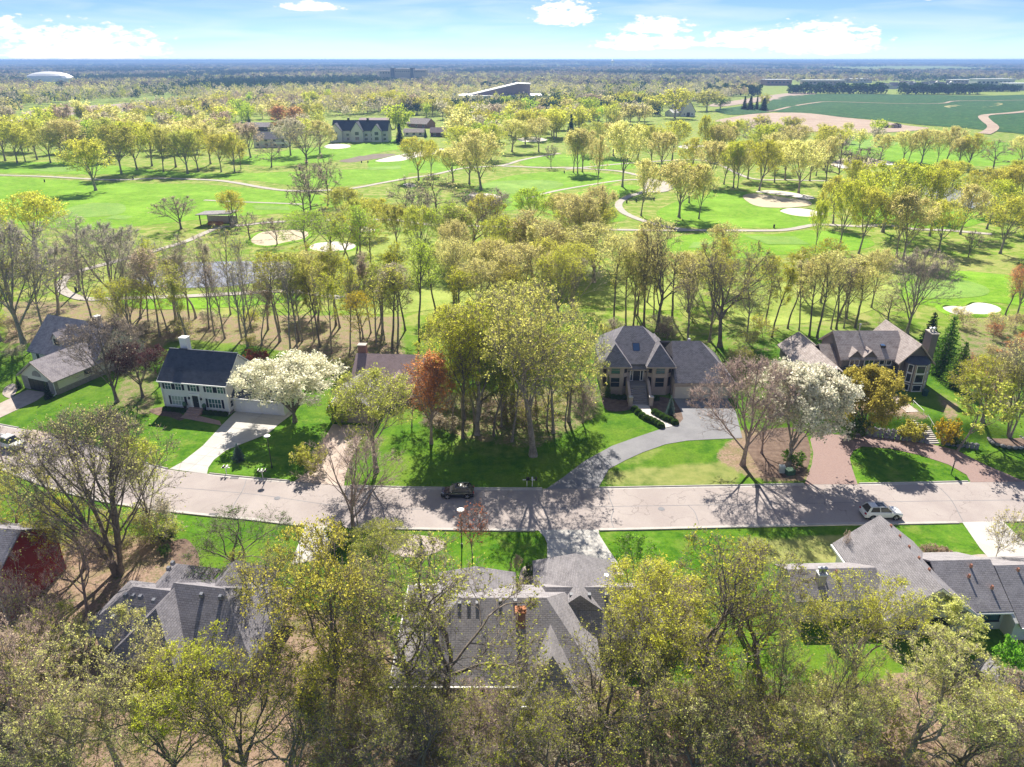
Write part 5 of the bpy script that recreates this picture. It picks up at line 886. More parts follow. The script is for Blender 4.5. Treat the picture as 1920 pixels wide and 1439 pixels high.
# small golf course things
for k, (px, py, lb) in enumerate(((84, 342, 'small dark bin on the far left fairway'), (250, 337, 'small dark bin under the left row of trees'), (678, 306, 'left one of two dark tee posts by the creek'), (690, 306, 'right one of two dark tee posts by the creek'), (1058, 325, 'small dark bin on the fairway right of the fork'), (1193, 379, 'taller dark tee post inside the path curl'), (1175, 381, 'left dark tee post inside the path curl'), (1226, 376, 'right dark bin inside the path curl'), (1451, 428, 'dark bin beside the path by the tee boxes'), (143, 547, 'dark bin inside the loop of the left cart path'))):
    x, y, z = GH(px, py); o = empty('course_bin', (x, y, z), 0, lb, 'bin', 'dark bins and posts on the golf course'); MB().tube((0, 0, 0), (0, 0, 1.1), .28, .33, 8).build('body', 'dark_metal', o); MB().tube((0, 0, 1.1), (0, 0, 1.3), .36, .2, 8).build('lid', 'dark_metal', o)
def person(px, py, rz, top, lb):
    x, y, z = GH(px, py); o = empty('person', (x, y, z), rz, lb, 'person', 'people by the right pond'); m = MB()
    for s in (-1, 1): m.tube((s * .12, .04, 0), (s * .11, 0, .5), .06, .07).tube((s * .11, 0, .48), (s * .1, 0, .92), .075, .1).tube((s * .21, 0, 1.42), (s * .28, -.05, 1.12), .055, .045).tube((s * .28, -.05, 1.13), (s * .2, -.22, .95), .045, .035).tube((s * .12, .08, .04), (s * .12, -.18, .03), .05, .04)
    m.tube((0, 0, .85), (0, 0, 1.15), .16, .15).tube((0, 0, 1.1), (0, 0, 1.45), .15, .2).tube((0, 0, 1.42), (0, 0, 1.56), .16, .06).tube((0, 0, 1.5), (0, 0, 1.62), .055, .05).blob((0, -.01, 1.7), (.085, .1, .125), 1, 0)
    b = m.build('body', top, o); md = b.modifiers.new('skin', 'REMESH'); md.mode = 'VOXEL'; md.voxel_size = .035
    MB().blob((0, .015, 1.76), (.092, .1, .085), 2, .05).build('hair', 'dark_trim', o)
person(1769, 390, .4, 'cloth_dark', 'left person in dark clothes standing by the right pond'); person(1775, 389, -2.4, 'cloth_pale', 'right person in paler clothes standing by the right pond')
def dirt_mound():
    x, y, z = GH(1672, 240); o = empty('rubble_pile', (x, y, z), 0, 'pile of rubble and earth at the edge of the dirt field', 'rubble'); rnd = random.Random(8)
    for k in range(9): MB().blob((rnd.uniform(-9, 9), rnd.uniform(-3, 3), 1), (rnd.uniform(2, 5), rnd.uniform(2, 3), rnd.uniform(1.5, 3.2)), k, .25).build('heap', rnd.choice(['dirt', 'stone_pale', 'mulch']), o)
dirt_mound()
# ---------------------------------------------------------------- trees
def vnorm(a):
    l = math.sqrt(a[0] * a[0] + a[1] * a[1] + a[2] * a[2]) or 1e-9; return (a[0] / l, a[1] / l, a[2] / l)
def turn(d, ang, az):
    """tilt d by ang towards azimuth az round d"""
    a = (0, 0, 1) if abs(d[2]) < .9 else (1, 0, 0)
    u = vnorm((d[1] * a[2] - d[2] * a[1], d[2] * a[0] - d[0] * a[2], d[0] * a[1] - d[1] * a[0])); w = (d[1] * u[2] - d[2] * u[1], d[2] * u[0] - d[0] * u[2], d[0] * u[1] - d[1] * u[0])
    c, s = math.cos(ang), math.sin(ang); ca, sa = math.cos(az) * s, math.sin(az) * s
    return (d[0] * c + u[0] * ca + w[0] * sa, d[1] * c + u[1] * ca + w[1] * sa, d[2] * c + u[2] * ca + w[2] * sa)
def grow(seed, H, Rr, tf, tr, leader, nch, ang, ratio, wob, trop, sl, stems=1, lean=0.0, low=.85):
    rnd = random.Random(seed); segs = []; tips = []; lv = len(nch); cz = H * (tf * low + 1) / 2; ez = H - cz
    g = rnd.gauss; U = rnd.uniform
    def room(p, d):
        a = (d[0] ** 2 + d[1] ** 2) / Rr ** 2 + d[2] ** 2 / ez ** 2; b = 2 * ((p[0] * d[0] + p[1] * d[1]) / Rr ** 2 + (p[2] - cz) * d[2] / ez ** 2); c = (p[0] ** 2 + p[1] ** 2) / Rr ** 2 + (p[2] - cz) ** 2 / ez ** 2 - 1
        q = b * b - 4 * a * c
        if q < 0: return .15 * Rr
        t = (-b + math.sqrt(q)) / (2 * a); return max(t, .05 * Rr)
    def branch(p, d, L, r, k, t0):
        n = max(2, int(L / sl[k] + .5)); st = L / n; pts = [(p, d, r)]; rend = r * (.30 if k else (.35 if leader > .7 else .55))
        for i in range(n):
            w = wob[k]; d = vnorm((d[0] + g(0, w), d[1] + g(0, w), d[2] + g(0, w) + trop[k])); q = (p[0] + d[0] * st, p[1] + d[1] * st, p[2] + d[2] * st); ra = r + (rend - r) * i / n; rb = r + (rend - r) * (i + 1) / n
            if k == 0 and i == 0: ra *= 1.5
            segs.append((p, q, ra, rb, k)); p = q; pts.append((p, d, rb))
            if k >= lv - 1 or (k == lv - 2 and i == n - 1): tips.append((segs[-1][0], p))
        if k >= lv: return
        m = nch[k]
        for j in range(m):
            t = t0 + (1 - t0) * (j + U(.2, .95)) / m; f = t * n; i = min(int(f), n - 1); a_, b_ = pts[i], pts[i + 1]; f -= i
            pp = tuple(a_[0][c] + (b_[0][c] - a_[0][c]) * f for c in range(3)); rr_ = a_[2] + (b_[2] - a_[2]) * f
            cd = turn(b_[1], R(ang[k]) * U(.7, 1.25) * (1 - .35 * t if k == 0 else 1), j * 2.4 + U(-.5, .5) + k)
            if cd[2] < -.25: cd = vnorm((cd[0], cd[1], cd[2] * .3))
            rm = room(pp, cd); Lc = rm * U(.72, 1.0) if k == 0 else min(L * ratio[k] * U(.6, 1.15) * (1.25 - .5 * t), rm * U(.8, 1.02))
            if Lc < .12: continue
            branch(pp, cd, Lc, max(.012, rr_ * U(.45, .68)), k + 1, .22)
        if k > 0 or leader < .7:
            rm = room(p, d); Lc = rm * .9 if k == 0 else min(L * ratio[k] * .7, rm)
            branch(p, d, max(Lc, .2), rend * .9, k + 1, .15)
    for s in range(stems):
        if stems == 1: d0 = vnorm((lean, lean * .3, 1)); p0 = (0, 0, -.2)
        else: a = 6.283 * s / stems + U(-.4, .4); d0 = vnorm((math.cos(a) * U(.12, .34), math.sin(a) * U(.12, .34), 1)); p0 = (.22 * math.cos(a), .22 * math.sin(a), -.2)
        branch(p0, d0, H * leader * U(.9, 1.0 if stems == 1 else 1.1), tr, 0, tf / leader)
    return segs, tips
def seg_mesh(name, segs, twigs=None):
    vs = []; fs4 = []; fs3 = []; off = 0
    for lo, hi, n in ((0, 0, 7), (1, 1, 5), (2, 2, 4), (3, 9, 3)):
        S = [s for s in segs if lo <= s[4] <= hi]
        if not S: continue
        A = np.array([s[0] for s in S]); B = np.array([s[1] for s in S]); ra = np.array([s[2] for s in S]); rb = np.array([s[3] for s in S])
        d = B - A; d /= np.linalg.norm(d, axis=1)[:, None] + 1e-9; h = np.where(np.abs(d[:, 2:3]) < .9, [[0, 0, 1.]], [[1., 0, 0]]); u = np.cross(d, h); u /= np.linalg.norm(u, axis=1)[:, None]; w = np.cross(d, u)
        an = np.arange(n) * 6.28319 / n; c = np.cos(an)[None, :, None] * u[:, None] + np.sin(an)[None, :, None] * w[:, None]
        v = np.concatenate([A[:, None] + c * ra[:, None, None], B[:, None] + c * rb[:, None, None]], 1); m = len(S); i = np.arange(n)
        q = np.stack([i, (i + 1) % n, (i + 1) % n + n, i + n], -1)[None] + (np.arange(m) * 2 * n)[:, None, None] + off
        vs.append(v.reshape(-1, 3)); fs4.append(q.reshape(-1, 4)); off += m * 2 * n
    if twigs is not None:
        A, B, r = twigs; d = B - A; h = np.random.RandomState(1).normal(size=d.shape); u = np.cross(d, h); u /= np.linalg.norm(u, axis=1)[:, None] + 1e-9; w = np.cross(d, u); w /= np.linalg.norm(w, axis=1)[:, None] + 1e-9
        an = np.arange(3) * 2.0944; v = A[:, None] + r * (np.cos(an)[None, :, None] * u[:, None] + np.sin(an)[None, :, None] * w[:, None]); v = np.concatenate([v, B[:, None]], 1); m = len(A)
        q = np.array([(0, 1, 3), (1, 2, 3), (2, 0, 3)])[None] + (np.arange(m) * 4)[:, None, None] + off; vs.append(v.reshape(-1, 3)); fs3.append(q.reshape(-1, 3))
    return np_mesh(name, np.concatenate(vs), [np.concatenate(fs4)] + ([np.concatenate(fs3)] if fs3 else []), 'bark', None, True)
def leaf_arrays(rs, P, size, flat=0.0):
    n = len(P); a = rs.normal(size=(n, 3)); a[:, 2] *= 1 - flat; a /= np.linalg.norm(a, axis=1)[:, None]; b = np.cross(a, rs.normal(size=(n, 3))); b /= np.linalg.norm(b, axis=1)[:, None]; s = size * np.clip(np.exp(rs.normal(0, .34, (n, 1))), .5, 1.55); c = np.cross(a, b)
    v = np.stack([P - a * s * .5, P + b * s * .36 + c * s * .1, P + a * s * .5, P - b * s * .36 + c * s * .1], 1).reshape(-1, 3)
    f = np.arange(n * 4).reshape(-1, 4); lv = np.repeat(rs.uniform(0, 1, n), 4); return v, f, lv
def make_tree(kind, seed, H, Rr, tf, tr, leader, nch, ang, ratio, wob, trop, sl, ntw, tl, nleaf, ls, stems=1, lean=0.0, low=.85, twr=.012, clump=.15):
    segs, tips = grow(seed, H, Rr, tf, tr, leader, nch, ang, ratio, wob, trop, sl, stems, lean, low); rs = np.random.RandomState(seed)
    A = np.array([t[0] for t in tips]); B = np.array([t[1] for t in tips]); i = rs.randint(0, len(A), ntw); t = rs.uniform(0, 1, (ntw, 1)); p = A[i] + (B[i] - A[i]) * t; d = B[i] - A[i]; d /= np.linalg.norm(d, axis=1)[:, None] + 1e-9
    d = d + rs.normal(size=d.shape) * .6 + np.array([0, 0, .25]); d /= np.linalg.norm(d, axis=1)[:, None]; q = p + d * tl * rs.uniform(.5, 1.3, (ntw, 1))
    tm = seg_mesh(kind + '_trunk', segs, (p, q, twr)); cm = None
    if nleaf:
        wt = rs.gamma(.7, 1.0, ntw); k = rs.choice(ntw, nleaf, p=wt / wt.sum()); t = rs.uniform(.45, 1.08, (nleaf, 1)); LP = p[k] + (q[k] - p[k]) * t + rs.normal(size=(nleaf, 3)) * clump
        v, f, lv = leaf_arrays(rs, LP, ls); cm = np_mesh(kind + '_crown', v, [f], 'leaf', {'lv': ('FLOAT', lv)})
    top = max(max(s[1][2] for s in segs), q[:, 2].max()); wid = np.percentile(np.abs(q[:, :2]), 97) 
    return (tm, cm, top, wid)
TR = {}
def proto(kind, *a): TR.setdefault(kind, []).append(a)
OAK = dict(tr=.34, leader=.42, nch=(6, 6, 5, 4), ang=(52, 48, 45, 45), ratio=(0, .55, .55, .6), wob=(.06, .2, .24, .25, .25), trop=(.02, .05, .05, .04, .03), sl=(1.0, .9, .7, .5, .4))
VASE = dict(tr=.26, leader=.40, nch=(7, 6, 6, 4), ang=(38, 34, 36, 40), ratio=(0, .55, .5, .5), wob=(.03, .07, .1, .12, .12), trop=(.03, .06, .06, .05, .04), sl=(1.2, 1.2, .8, .5, .4))
SLIM = dict(tr=.19, leader=.93, nch=(16, 5, 4), ang=(42, 42, 42), ratio=(0, .5, .5), wob=(.035, .1, .15, .2), trop=(.03, .1, .08, .05), sl=(1.3, .8, .5, .4))
SPECS = {
 'oak': [dict(OAK, H=16, Rr=7.2, tf=.22, ntw=7000, tl=.5, nleaf=14500, ls=.14, clump=.09, twr=.016, s=s) for s in (1, 2, 3)],
 'oaksparse': [dict(OAK, H=16, Rr=7.4, tf=.24, tr=.36, ntw=7000, tl=.5, nleaf=5600, ls=.145, clump=.10, twr=.016, s=s) for s in (4, 5)],
 'round': [dict(VASE, H=14, Rr=5.4, tf=.22, ntw=6000, tl=.55, nleaf=11000, ls=.145, s=s) for s in (6, 7)],
 'multi': [dict(VASE, H=15, Rr=6.6, tf=.14, tr=.2, leader=.62, nch=(8, 5, 4, 3), stems=4, ntw=8500, tl=.6, nleaf=5500, ls=.13, twr=.015, s=8)],
 'slim': [dict(SLIM, H=20, Rr=3.3, tf=.42, ntw=2600, tl=.55, nleaf=4600, ls=.165, s=s) for s in (9, 10, 11)],
 'slimbare': [dict(SLIM, H=20, Rr=3.4, tf=.35, tr=.17, ntw=2600, tl=.55, nleaf=700, ls=.18, s=s) for s in (12, 13)],
 'bare': [dict(VASE, H=14, Rr=6, tf=.16, ntw=9000, tl=.6, nleaf=900, ls=.15, twr=.016, s=14), dict(OAK, H=15, Rr=6.8, tf=.2, ntw=6500, tl=.55, nleaf=900, ls=.16, twr=.015, s=15), dict(VASE, H=14, Rr=6, tf=.16, nch=(6, 5, 4, 3), ntw=2600, tl=.6, nleaf=500, ls=.12, twr=.014, s=33)],
 'blossom': [dict(VASE, H=9, Rr=5.6, tf=.14, tr=.2, leader=.3, ntw=5200, tl=.5, nleaf=26000, ls=.19, low=.6, s=s) for s in (16, 17)],
 'column': [dict(SLIM, H=14, Rr=2.7, tf=.2, nch=(30, 6, 4), ang=(30, 32, 35), ntw=4200, tl=.5, nleaf=7500, ls=.18, s=18)],
 'small': [dict(VASE, H=6, Rr=2.2, tf=.25, tr=.07, nch=(6, 5, 4), ratio=(0, .5, .5), ang=(40, 38, 40), wob=(.05, .1, .12, .12), trop=(.03, .05, .05, .04), sl=(.7, .6, .4, .3), ntw=1500, tl=.3, nleaf=3200, ls=.14, clump=.08, s=19), dict(VASE, H=6, Rr=2.0, tf=.2, tr=.06, nch=(8, 5, 4), ratio=(0, .5, .5), ang=(30, 35, 40), wob=(.05, .1, .12, .12), trop=(.03, .05, .05, .04), sl=(.7, .6, .4, .3), ntw=1800, tl=.35, nleaf=900, ls=.12, clump=.08, s=20)],
 'shrub': [dict(VASE, H=2.2, Rr=1.5, tf=.05, tr=.05, leader=.25, nch=(9, 6, 4), ratio=(0, .5, .5), ang=(60, 40, 40), wob=(.05, .1, .12, .12), trop=(.03, .05, .05, .04), sl=(.4, .3, .25, .2), ntw=900, tl=.2, nleaf=3600, ls=.13, low=.2, clump=.06, s=21)],
 'underbrush': [dict(VASE, H=4.5, Rr=2.6, tf=.05, tr=.05, leader=.25, nch=(9, 6, 5), ratio=(0, .5, .5), ang=(50, 40, 40), wob=(.1, .15, .2, .2), trop=(.03, .05, .05, .04), sl=(.5, .4, .35, .3), ntw=2600, tl=.4, nleaf=1700, ls=.15, low=.2, s=22)],
 'mround': [dict(VASE, H=14, Rr=5.6, tf=.2, nch=(7, 5, 4), ntw=2600, tl=.7, nleaf=7500, ls=.24, clump=.25, twr=.02, s=s) for s in (23, 24, 25)],
 'mslim': [dict(SLIM, H=17, Rr=3.6, tf=.3, ntw=900, tl=.7, nleaf=2000, ls=.34, clump=.25, twr=.02, s=26)],
 'mbare': [dict(OAK, H=14, Rr=6, tf=.2, nch=(6, 5, 4), ntw=2600, tl=.8, nleaf=500, ls=.28, twr=.025, s=27), dict(VASE, H=14, Rr=5.5, tf=.18, nch=(7, 5, 4), ntw=3000, tl=.8, nleaf=600, ls=.28, twr=.025, s=28)],
 'fround': [dict(VASE, H=14, Rr=6, tf=.16, nch=(6, 4), ratio=(0, .5), ntw=260, tl=1.2, nleaf=1200, ls=.66, clump=.6, twr=.05, s=s) for s in (29, 30, 31)],
 'fcolumn': [dict(SLIM, H=14, Rr=3.0, tf=.1, nch=(20, 4), ratio=(0, .5), ntw=300, tl=1.0, nleaf=900, ls=.7, clump=.5, twr=.05, s=32)]}
def spruce_mesh(seed, H, Rr, n, ls, flatness=.35, taper=1.0):
    rs = np.random.RandomState(seed); segs = [((0, 0, 0), (0, 0, H * .97), .14 * H / 8, .02, 0)]; LP = []; k = 0; z = H * .06
    while z < H * .98:
        r = Rr * (1 - z / H) ** taper + .08; m = int(7 + 8 * r / Rr)
        for j in range(m):
            a = 2.4 * k + rs.uniform(-.3, .3); k += 1; L = r * rs.uniform(.75, 1.08); e = (L * math.cos(a), L * math.sin(a), z - L * flatness * .5); segs.append(((0, 0, z), e, .03, .01, 4)); t = rs.uniform(.15, 1.05, (max(4, int(n * L / Rr)), 1)); LP.append(np.array([0, 0, z]) + (np.array(e) - np.array([0, 0, z])) * t + rs.normal(size=(len(t), 3)) * np.array([.13, .13, .07]) * (H / 8))
        z += H * .035
    LP = np.concatenate(LP); v, f, lv = leaf_arrays(rs, LP, ls); return seg_mesh('conifer_trunk', segs), np_mesh('conifer_crown', v, [f], 'leaf', {'lv': ('FLOAT', lv)}), H, Rr
def ball_mesh(seed, n, ls):
    rs = np.random.RandomState(seed); d = rs.normal(size=(n, 3)); d /= np.linalg.norm(d, axis=1)[:, None]; d[:, 2] = np.abs(d[:, 2]) * 1.25 - .2; P = d * rs.uniform(.82, 1.02, (n, 1)) + np.array([0, 0, .3]); v, f, lv = leaf_arrays(rs, P, ls)
    return seg_mesh('ball_trunk', [((0, 0, -.1), (0, 0, .5), .1, .05, 0), ((0, 0, .3), (.4, 0, .8), .05, .02, 3), ((0, 0, .3), (-.3, .3, .8), .05, .02, 3), ((0, 0, .3), (-.2, -.4, .7), .05, .02, 3)]), np_mesh('ball_crown', v, [f], 'leaf', {'lv': ('FLOAT', lv)}), 1.3, 1.0
for k, L in SPECS.items():
    TR[k] = []
    for sp in L:
        sp = dict(sp); s = sp.pop('s'); TR[k].append(make_tree(k, s, **sp))
TR['spruce'] = [spruce_mesh(40, 8, 2.3, 34, .20)]; TR['mspruce'] = [spruce_mesh(41, 12, 2.6, 12, .5)]; TR['ball'] = [ball_mesh(43, 2200, .16)]
C = dict(sage=(.44, .42, .17), spring=(.66, .68, .18), yg=(.58, .60, .07), olive=(.54, .55, .12), buff=(.76, .71, .29), gold=(.66, .65, .11), russet=(.60, .36, .17), lime=(.50, .64, .08), pale=(.70, .71, .28), white=(.86, .84, .74), green=(.14, .26, .035), dark=(.022, .055, .02), blue=(.10, .17, .18), red=(.66, .32, .13), purple=(.085, .022, .035), rosy=(.54, .43, .34), yew=(.52, .47, .10), maple=(.45, .14, .09), box=(.09, .17, .03), grey=(.55, .50, .39), brightg=(.25, .48, .05), amber=(.55, .42, .03))
BK = dict(b=(.29, .25, .21), d=(.19, .16, .135), p=(.42, .37, .32), r=(.36, .27, .24), g=(.32, .29, .25))
trs = random.Random(77); COUNT = {}
def tree(kind, x, y, hgt, rad, col, name, label, cat='tree', group=None, bark='b', rot=None, var=None, z=None, tilt=0.0):
    L = TR[kind]; p = L[(COUNT.get(kind, 0) if var is None else var) % len(L)]; COUNT[kind] = COUNT.get(kind, 0) + 1
    o = empty(name, (x, y, h1(x, y) if z is None else z), trs.uniform(0, 6.28) if rot is None else rot, label, cat, group); o.scale = (rad / p[3], rad / p[3], hgt / p[2])
    if tilt: o.rotation_euler[1] = tilt
    t = link('trunk', p[0], o); t.color = BK[bark] + (1,)
    if p[1]: c = link('crown', p[1], o); c.color = C[col] + (1,)
    return o
def dims(bx, by, ty, wpx):
    x, y, z = GH(bx, by); a = math.atan((ty - 719.5) / F_PX) + PITCH; hgt = CAM_H - y * math.tan(a) - z; dep = y * cp + (CAM_H - z - hgt / 2) * sp_; return x, y, max(hgt, 1.2), wpx / 2 * dep / F_PX
def T(kind, bx, by, ty, wpx, col, label, name='tree', cat='tree', bark='b', group=None, **k):
    x, y, h_, r = dims(bx, by, ty, wpx); return tree(kind, x, y, h_, r, col, name, label, cat, group, bark, **k)
# --- lawns and house fronts
T('blossom', 553, 792, 672, 172, 'white', 'round white blossoming tree over the colonial garage', 'blossom_tree', bark='d')
T('blossom', 1478, 874, 682, 165, 'white', 'white blossoming tree left of the olive yew by the grey house', 'blossom_tree', bark='b')
T('bare', 1392, 872, 668, 195, 'rosy', 'leafless rosy twigged tree in front of the brick garage', 'bare_tree', bark='r', var=0)
T('bare', 1428, 850, 740, 90, 'rosy', 'small leafless tree between the rosy bare tree and white blossom', 'bare_tree', bark='r', var=0)
T('column', 809, 832, 655, 78, 'red', 'orange red columnar tree right of the brown house', 'columnar_tree', bark='r')
T('small', 772, 800, 705, 74, 'rosy', 'reddish budding tree left of the orange columnar tree', 'budding_tree', bark='r', var=1)
T('round', 706, 884, 698, 165, 'olive', 'olive budding tree in front of the brown house', 'budding_tree', bark='b')
T('small', 690, 890, 812, 60, 'olive', 'thin birch left of the olive budding tree by the tan driveway', 'birch_tree', bark='p', var=1)
T('shrub', 583, 882, 832, 62, 'olive', 'olive shrub at the left edge of the tan driveway', 'shrub', 'shrub')
T('shrub', 638, 800, 742, 40, 'lime', 'pale green shrub left of the brown garage', 'shrub', 'shrub')
T('oak', 1000, 855, 530, 250, 'spring', 'great pale green oak rising from the middle grove', 'oak_tree', bark='b', var=0)
T('oak', 895, 815, 560, 190, 'yg', 'yellow green oak on the left of the middle grove', 'oak_tree', bark='b', var=1)
T('oak', 870, 785, 590, 160, 'yg', 'broad yellow green oak at the back left of the middle grove', 'oak_tree', bark='b', var=2); T('round', 945, 770, 570, 150, 'lime', 'lime tinted tree filling the middle of the grove', 'budding_tree', bark='b'); T('slim', 868, 822, 600, 95, 'yg', 'straight dark trunked tree at the left edge of the middle grove', 'grove_tree', bark='d')
T('slim', 926, 818, 640, 80, 'olive', 'slender tree among the trunks of the middle grove', 'grove_tree', bark='d')
T('slim', 960, 828, 650, 80, 'yg', 'slender tree directly left of the great pale oak trunk', 'grove_tree', bark='b')
T('slim', 1037, 812, 610, 100, 'lime', 'lime leaved slender tree right of the great pale oak trunk', 'grove_tree', bark='b')
T('slim', 890, 795, 620, 90, 'gold', 'golden slender tree at the back of the middle grove', 'grove_tree', bark='b')
T('oak', 1066, 790, 565, 130, 'spring', 'pale oak at the right of the middle grove', 'oak_tree', bark='b', var=2)
T('oak', 960, 775, 520, 220, 'spring', 'pale crowned oak at the back of the middle grove', 'oak_tree', bark='b', var=1)
T('round', 848, 720, 570, 90, 'gold', 'golden rounded tree behind the left of the middle grove', 'budding_tree')
T('round', 1088, 720, 585, 62, 'brightg', 'bright green tree touching the left wall of the brick house', 'leafy_tree')
T('bare', 1092, 793, 715, 70, 'rosy', 'low leafless bush left of the brick house lawn', 'bare_shrub', 'shrub', bark='r', var=0)
T('shrub', 838, 808, 780, 44, 'grey', 'grey green shrub in the leaf litter left of the grove', 'shrub', 'shrub')
x, y, h_, r = dims(1622, 796, 688, 118); tree('blossom', x, y, h_ * 1.12, r, 'yew', 'yew_tree', 'large rounded olive gold yew in front of the grey house', z=h1(x, y) - h_ * .12, bark='d')
T('spruce', 1762, 705, 592, 84, 'green', 'dark evergreen behind the grey house chimney', 'evergreen_tree'); T('spruce', 1735, 665, 585, 60, 'dark', 'darker narrow evergreen left of the chimney evergreen', 'evergreen_tree')
T('spruce', 1790, 728, 640, 70, 'green', 'lower dark evergreen right of the grey house', 'evergreen_tree')
T('round', 1842, 790, 672, 120, 'yg', 'yellow green bushy tree right of the grey house', 'budding_tree', bark='b')
T('small', 1795, 845, 700, 120, 'olive', 'leaning olive tree at the foot of the stone stairs', 'leaning_tree', bark='b', tilt=.3, rot=0, var=0)
T('multi', 1893, 816, 622, 105, 'buff', 'buff budding tree in the stone ring at the right edge', 'budding_tree', bark='b')
T('small', 1905, 690, 620, 70, 'red', 'orange tinted tree behind the right edge tree', 'budding_tree', bark='r', var=0)
T('bare', 220, 754, 588, 150, 'rosy', 'bare tree with curving limbs beside the shake roofed house', 'bare_tree', bark='d', var=0)
T('round', 268, 745, 640, 92, 'purple', 'dark purple leaved tree left of the colonial', 'plum_tree', bark='d'); T('round', 300, 725, 655, 58, 'purple', 'smaller purple leaved tree touching the colonial roof', 'plum_tree', bark='d')
T('shrub', 480, 690, 655, 46, 'maple', 'dark red shrub behind the colonial gable', 'shrub', 'shrub')
T('spruce', 448, 864, 832, 30, 'blue', 'small blue spruce on the lawn right of the white driveway', 'spruce_tree'); T('spruce', 1256, 779, 742, 22, 'blue', 'small pale spruce beside the brick house walk', 'spruce_tree'); T('spruce', 1139, 745, 702, 16, 'green', 'narrow evergreen at the left corner of the brick house', 'evergreen_tree'); T('spruce', 791, 1040, 1010, 20, 'blue', 'small spruce in the pale gravel bed', 'spruce_tree')
T('spruce', 92, 748, 715, 18, 'dark', 'little dark conifer right of the black garage door', 'spruce_tree'); T('spruce', 37, 729, 705, 16, 'dark', 'little dark conifer left of the black garage door', 'spruce_tree')
T('shrub', 1778, 812, 782, 44, 'amber', 'bright golden shrub right of the stone stairs', 'shrub', 'shrub'); T('shrub', 1712, 812, 788, 44, 'yew', 'olive gold shrub left of the stone stairs', 'shrub', 'shrub'); T('shrub', 1600, 795, 765, 60, 'box', 'dark shrub at the left end of the boulder wall', 'shrub', 'shrub'); T('shrub', 1487, 872, 845, 40, 'green', 'green shrub beside the utility boxes', 'shrub', 'shrub')
T('shrub', 1790, 832, 815, 40, 'box', 'low dark shrub below the golden shrub', 'shrub', 'shrub')
def ball(px, py, r, label, grp): x, y, z = GH(px, py); tree('ball', x, y, r * 1.25, r, 'box', 'boxwood_ball', label, 'shrub', grp)
LP_ = [(1190, 770), (1197, 776), (1204, 782), (1212, 787), (1219, 790), (1226, 793), (1233, 797), (1239, 801)]; RP_ = [(1228, 776), (1235, 780), (1242, 784), (1249, 788), (1257, 791), (1265, 795)]
NUM = ['first', 'second', 'third', 'fourth', 'fifth', 'sixth', 'seventh', 'eighth', 'ninth', 'tenth', 'eleventh', 'twelfth']
for i, q in enumerate(LP_): ball(q[0], q[1], .68, '%s clipped boxwood ball from the stairs, left of the cream walk' % NUM[i], 'boxwood balls along the walk')
for i, q in enumerate(RP_): ball(q[0], q[1], .68, '%s clipped boxwood ball from the stairs, right of the cream walk' % NUM[i], 'boxwood balls along the walk')
c_, s__ = math.cos(R(-10.6)), math.sin(R(-10.6))
for i in range(10):
    lx = (.4 + i * .85) if i < 5 else (7.9 + (i - 5) * .9); tree('ball', -58.8 + lx * c_ + .7 * s__, 109.8 + lx * s__ - .7 * c_, .75, .5, 'box', 'foundation_shrub', '%s dark clipped shrub from the left under the colonial front windows' % NUM[i], 'shrub', 'clipped shrubs under the colonial windows')
for i, (px, py) in enumerate(((1150, 747), (1160, 748), (1170, 748), (1230, 750))): ball(px, py, .6, '%s dark clipped shrub from the left against the brick bays' % NUM[i], 'clipped shrubs against the brick bays')
T('shrub', 995, 1085, 1055, 26, 'box', 'dark round shrub beside the near middle driveway', 'shrub', 'shrub'); T('small', 967, 1082, 1042, 26, 'rosy', 'tiny russet tree between the near middle gables', 'small_tree', var=0); T('shrub', 315, 1015, 990, 28, 'box', 'dark shrub on the near verge left of the bed', 'shrub', 'shrub'); T('shrub', 311, 1043, 1022, 22, 'box', 'dark round shrub beyond the near left roof', 'shrub', 'shrub')
T('shrub', 640, 1025, 985, 60, 'green', 'green shrub at the foot of the leafless roadside tree', 'shrub', 'shrub'); T('shrub', 1755, 1052, 1030, 60, 'rosy', 'russet shrub right of the near right gable', 'shrub', 'shrub'); T('shrub', 1888, 1258, 1196, 52, 'brightg', 'bright green bush below the near right wing', 'shrub', 'shrub')
# --- near side of the street
T('bare', 664, 1000, 815, 185, 'rosy', 'leafless tree leaning over the street left of centre', 'bare_tree', bark='r', var=2)
T('slimbare', 673, 1002, 832, 50, 'rosy', 'thin leafless stem beside the leaning roadside tree', 'bare_tree', bark='r')
T('small', 886, 1049, 938, 62, 'maple', 'slender red budded maple on the near middle lawn', 'maple_tree', bark='d', var=1)
T('small', 1185, 1085, 1008, 78, 'brightg', 'fresh light green tree right of the near middle driveway', 'leafy_tree', var=0)
T('small', 1862, 1062, 948, 62, 'buff', 'thin pale birch by the near right driveway', 'birch_tree', bark='p', var=1)
T('small', 1575, 1062, 990, 16, 'rosy', 'thin leafless sapling left of the near right gable', 'sapling', bark='r', var=1)
T('multi', 222, 1075, 768, 270, 'sage', 'many stemmed olive tree left of the street bend', 'multi_stem_tree', bark='d')
T('round', 290, 1010, 812, 85, 'yg', 'yellow green tree behind the many stemmed tree', 'budding_tree')
T('oak', 55, 1030, 872, 170, 'gold', 'golden oak at the left edge above the red house', 'oak_tree', var=2)
T('oak', 160, 1065, 935, 150, 'yg', 'yellow green oak right of the red house', 'oak_tree', var=1)
T('bare', 6, 868, 800, 60, 'olive', 'small bare tree in front of the white pickup', 'bare_tree', bark='r', var=2)
T('oaksparse', 455, 1085, 962, 180, 'green', 'green leaved tree on the near left verge', 'leafy_tree', bark='d')
T('oak', 622, 1352, 1000, 270, 'gold', 'large golden green oak in the lower left middle', 'oak_tree', bark='d', var=0)
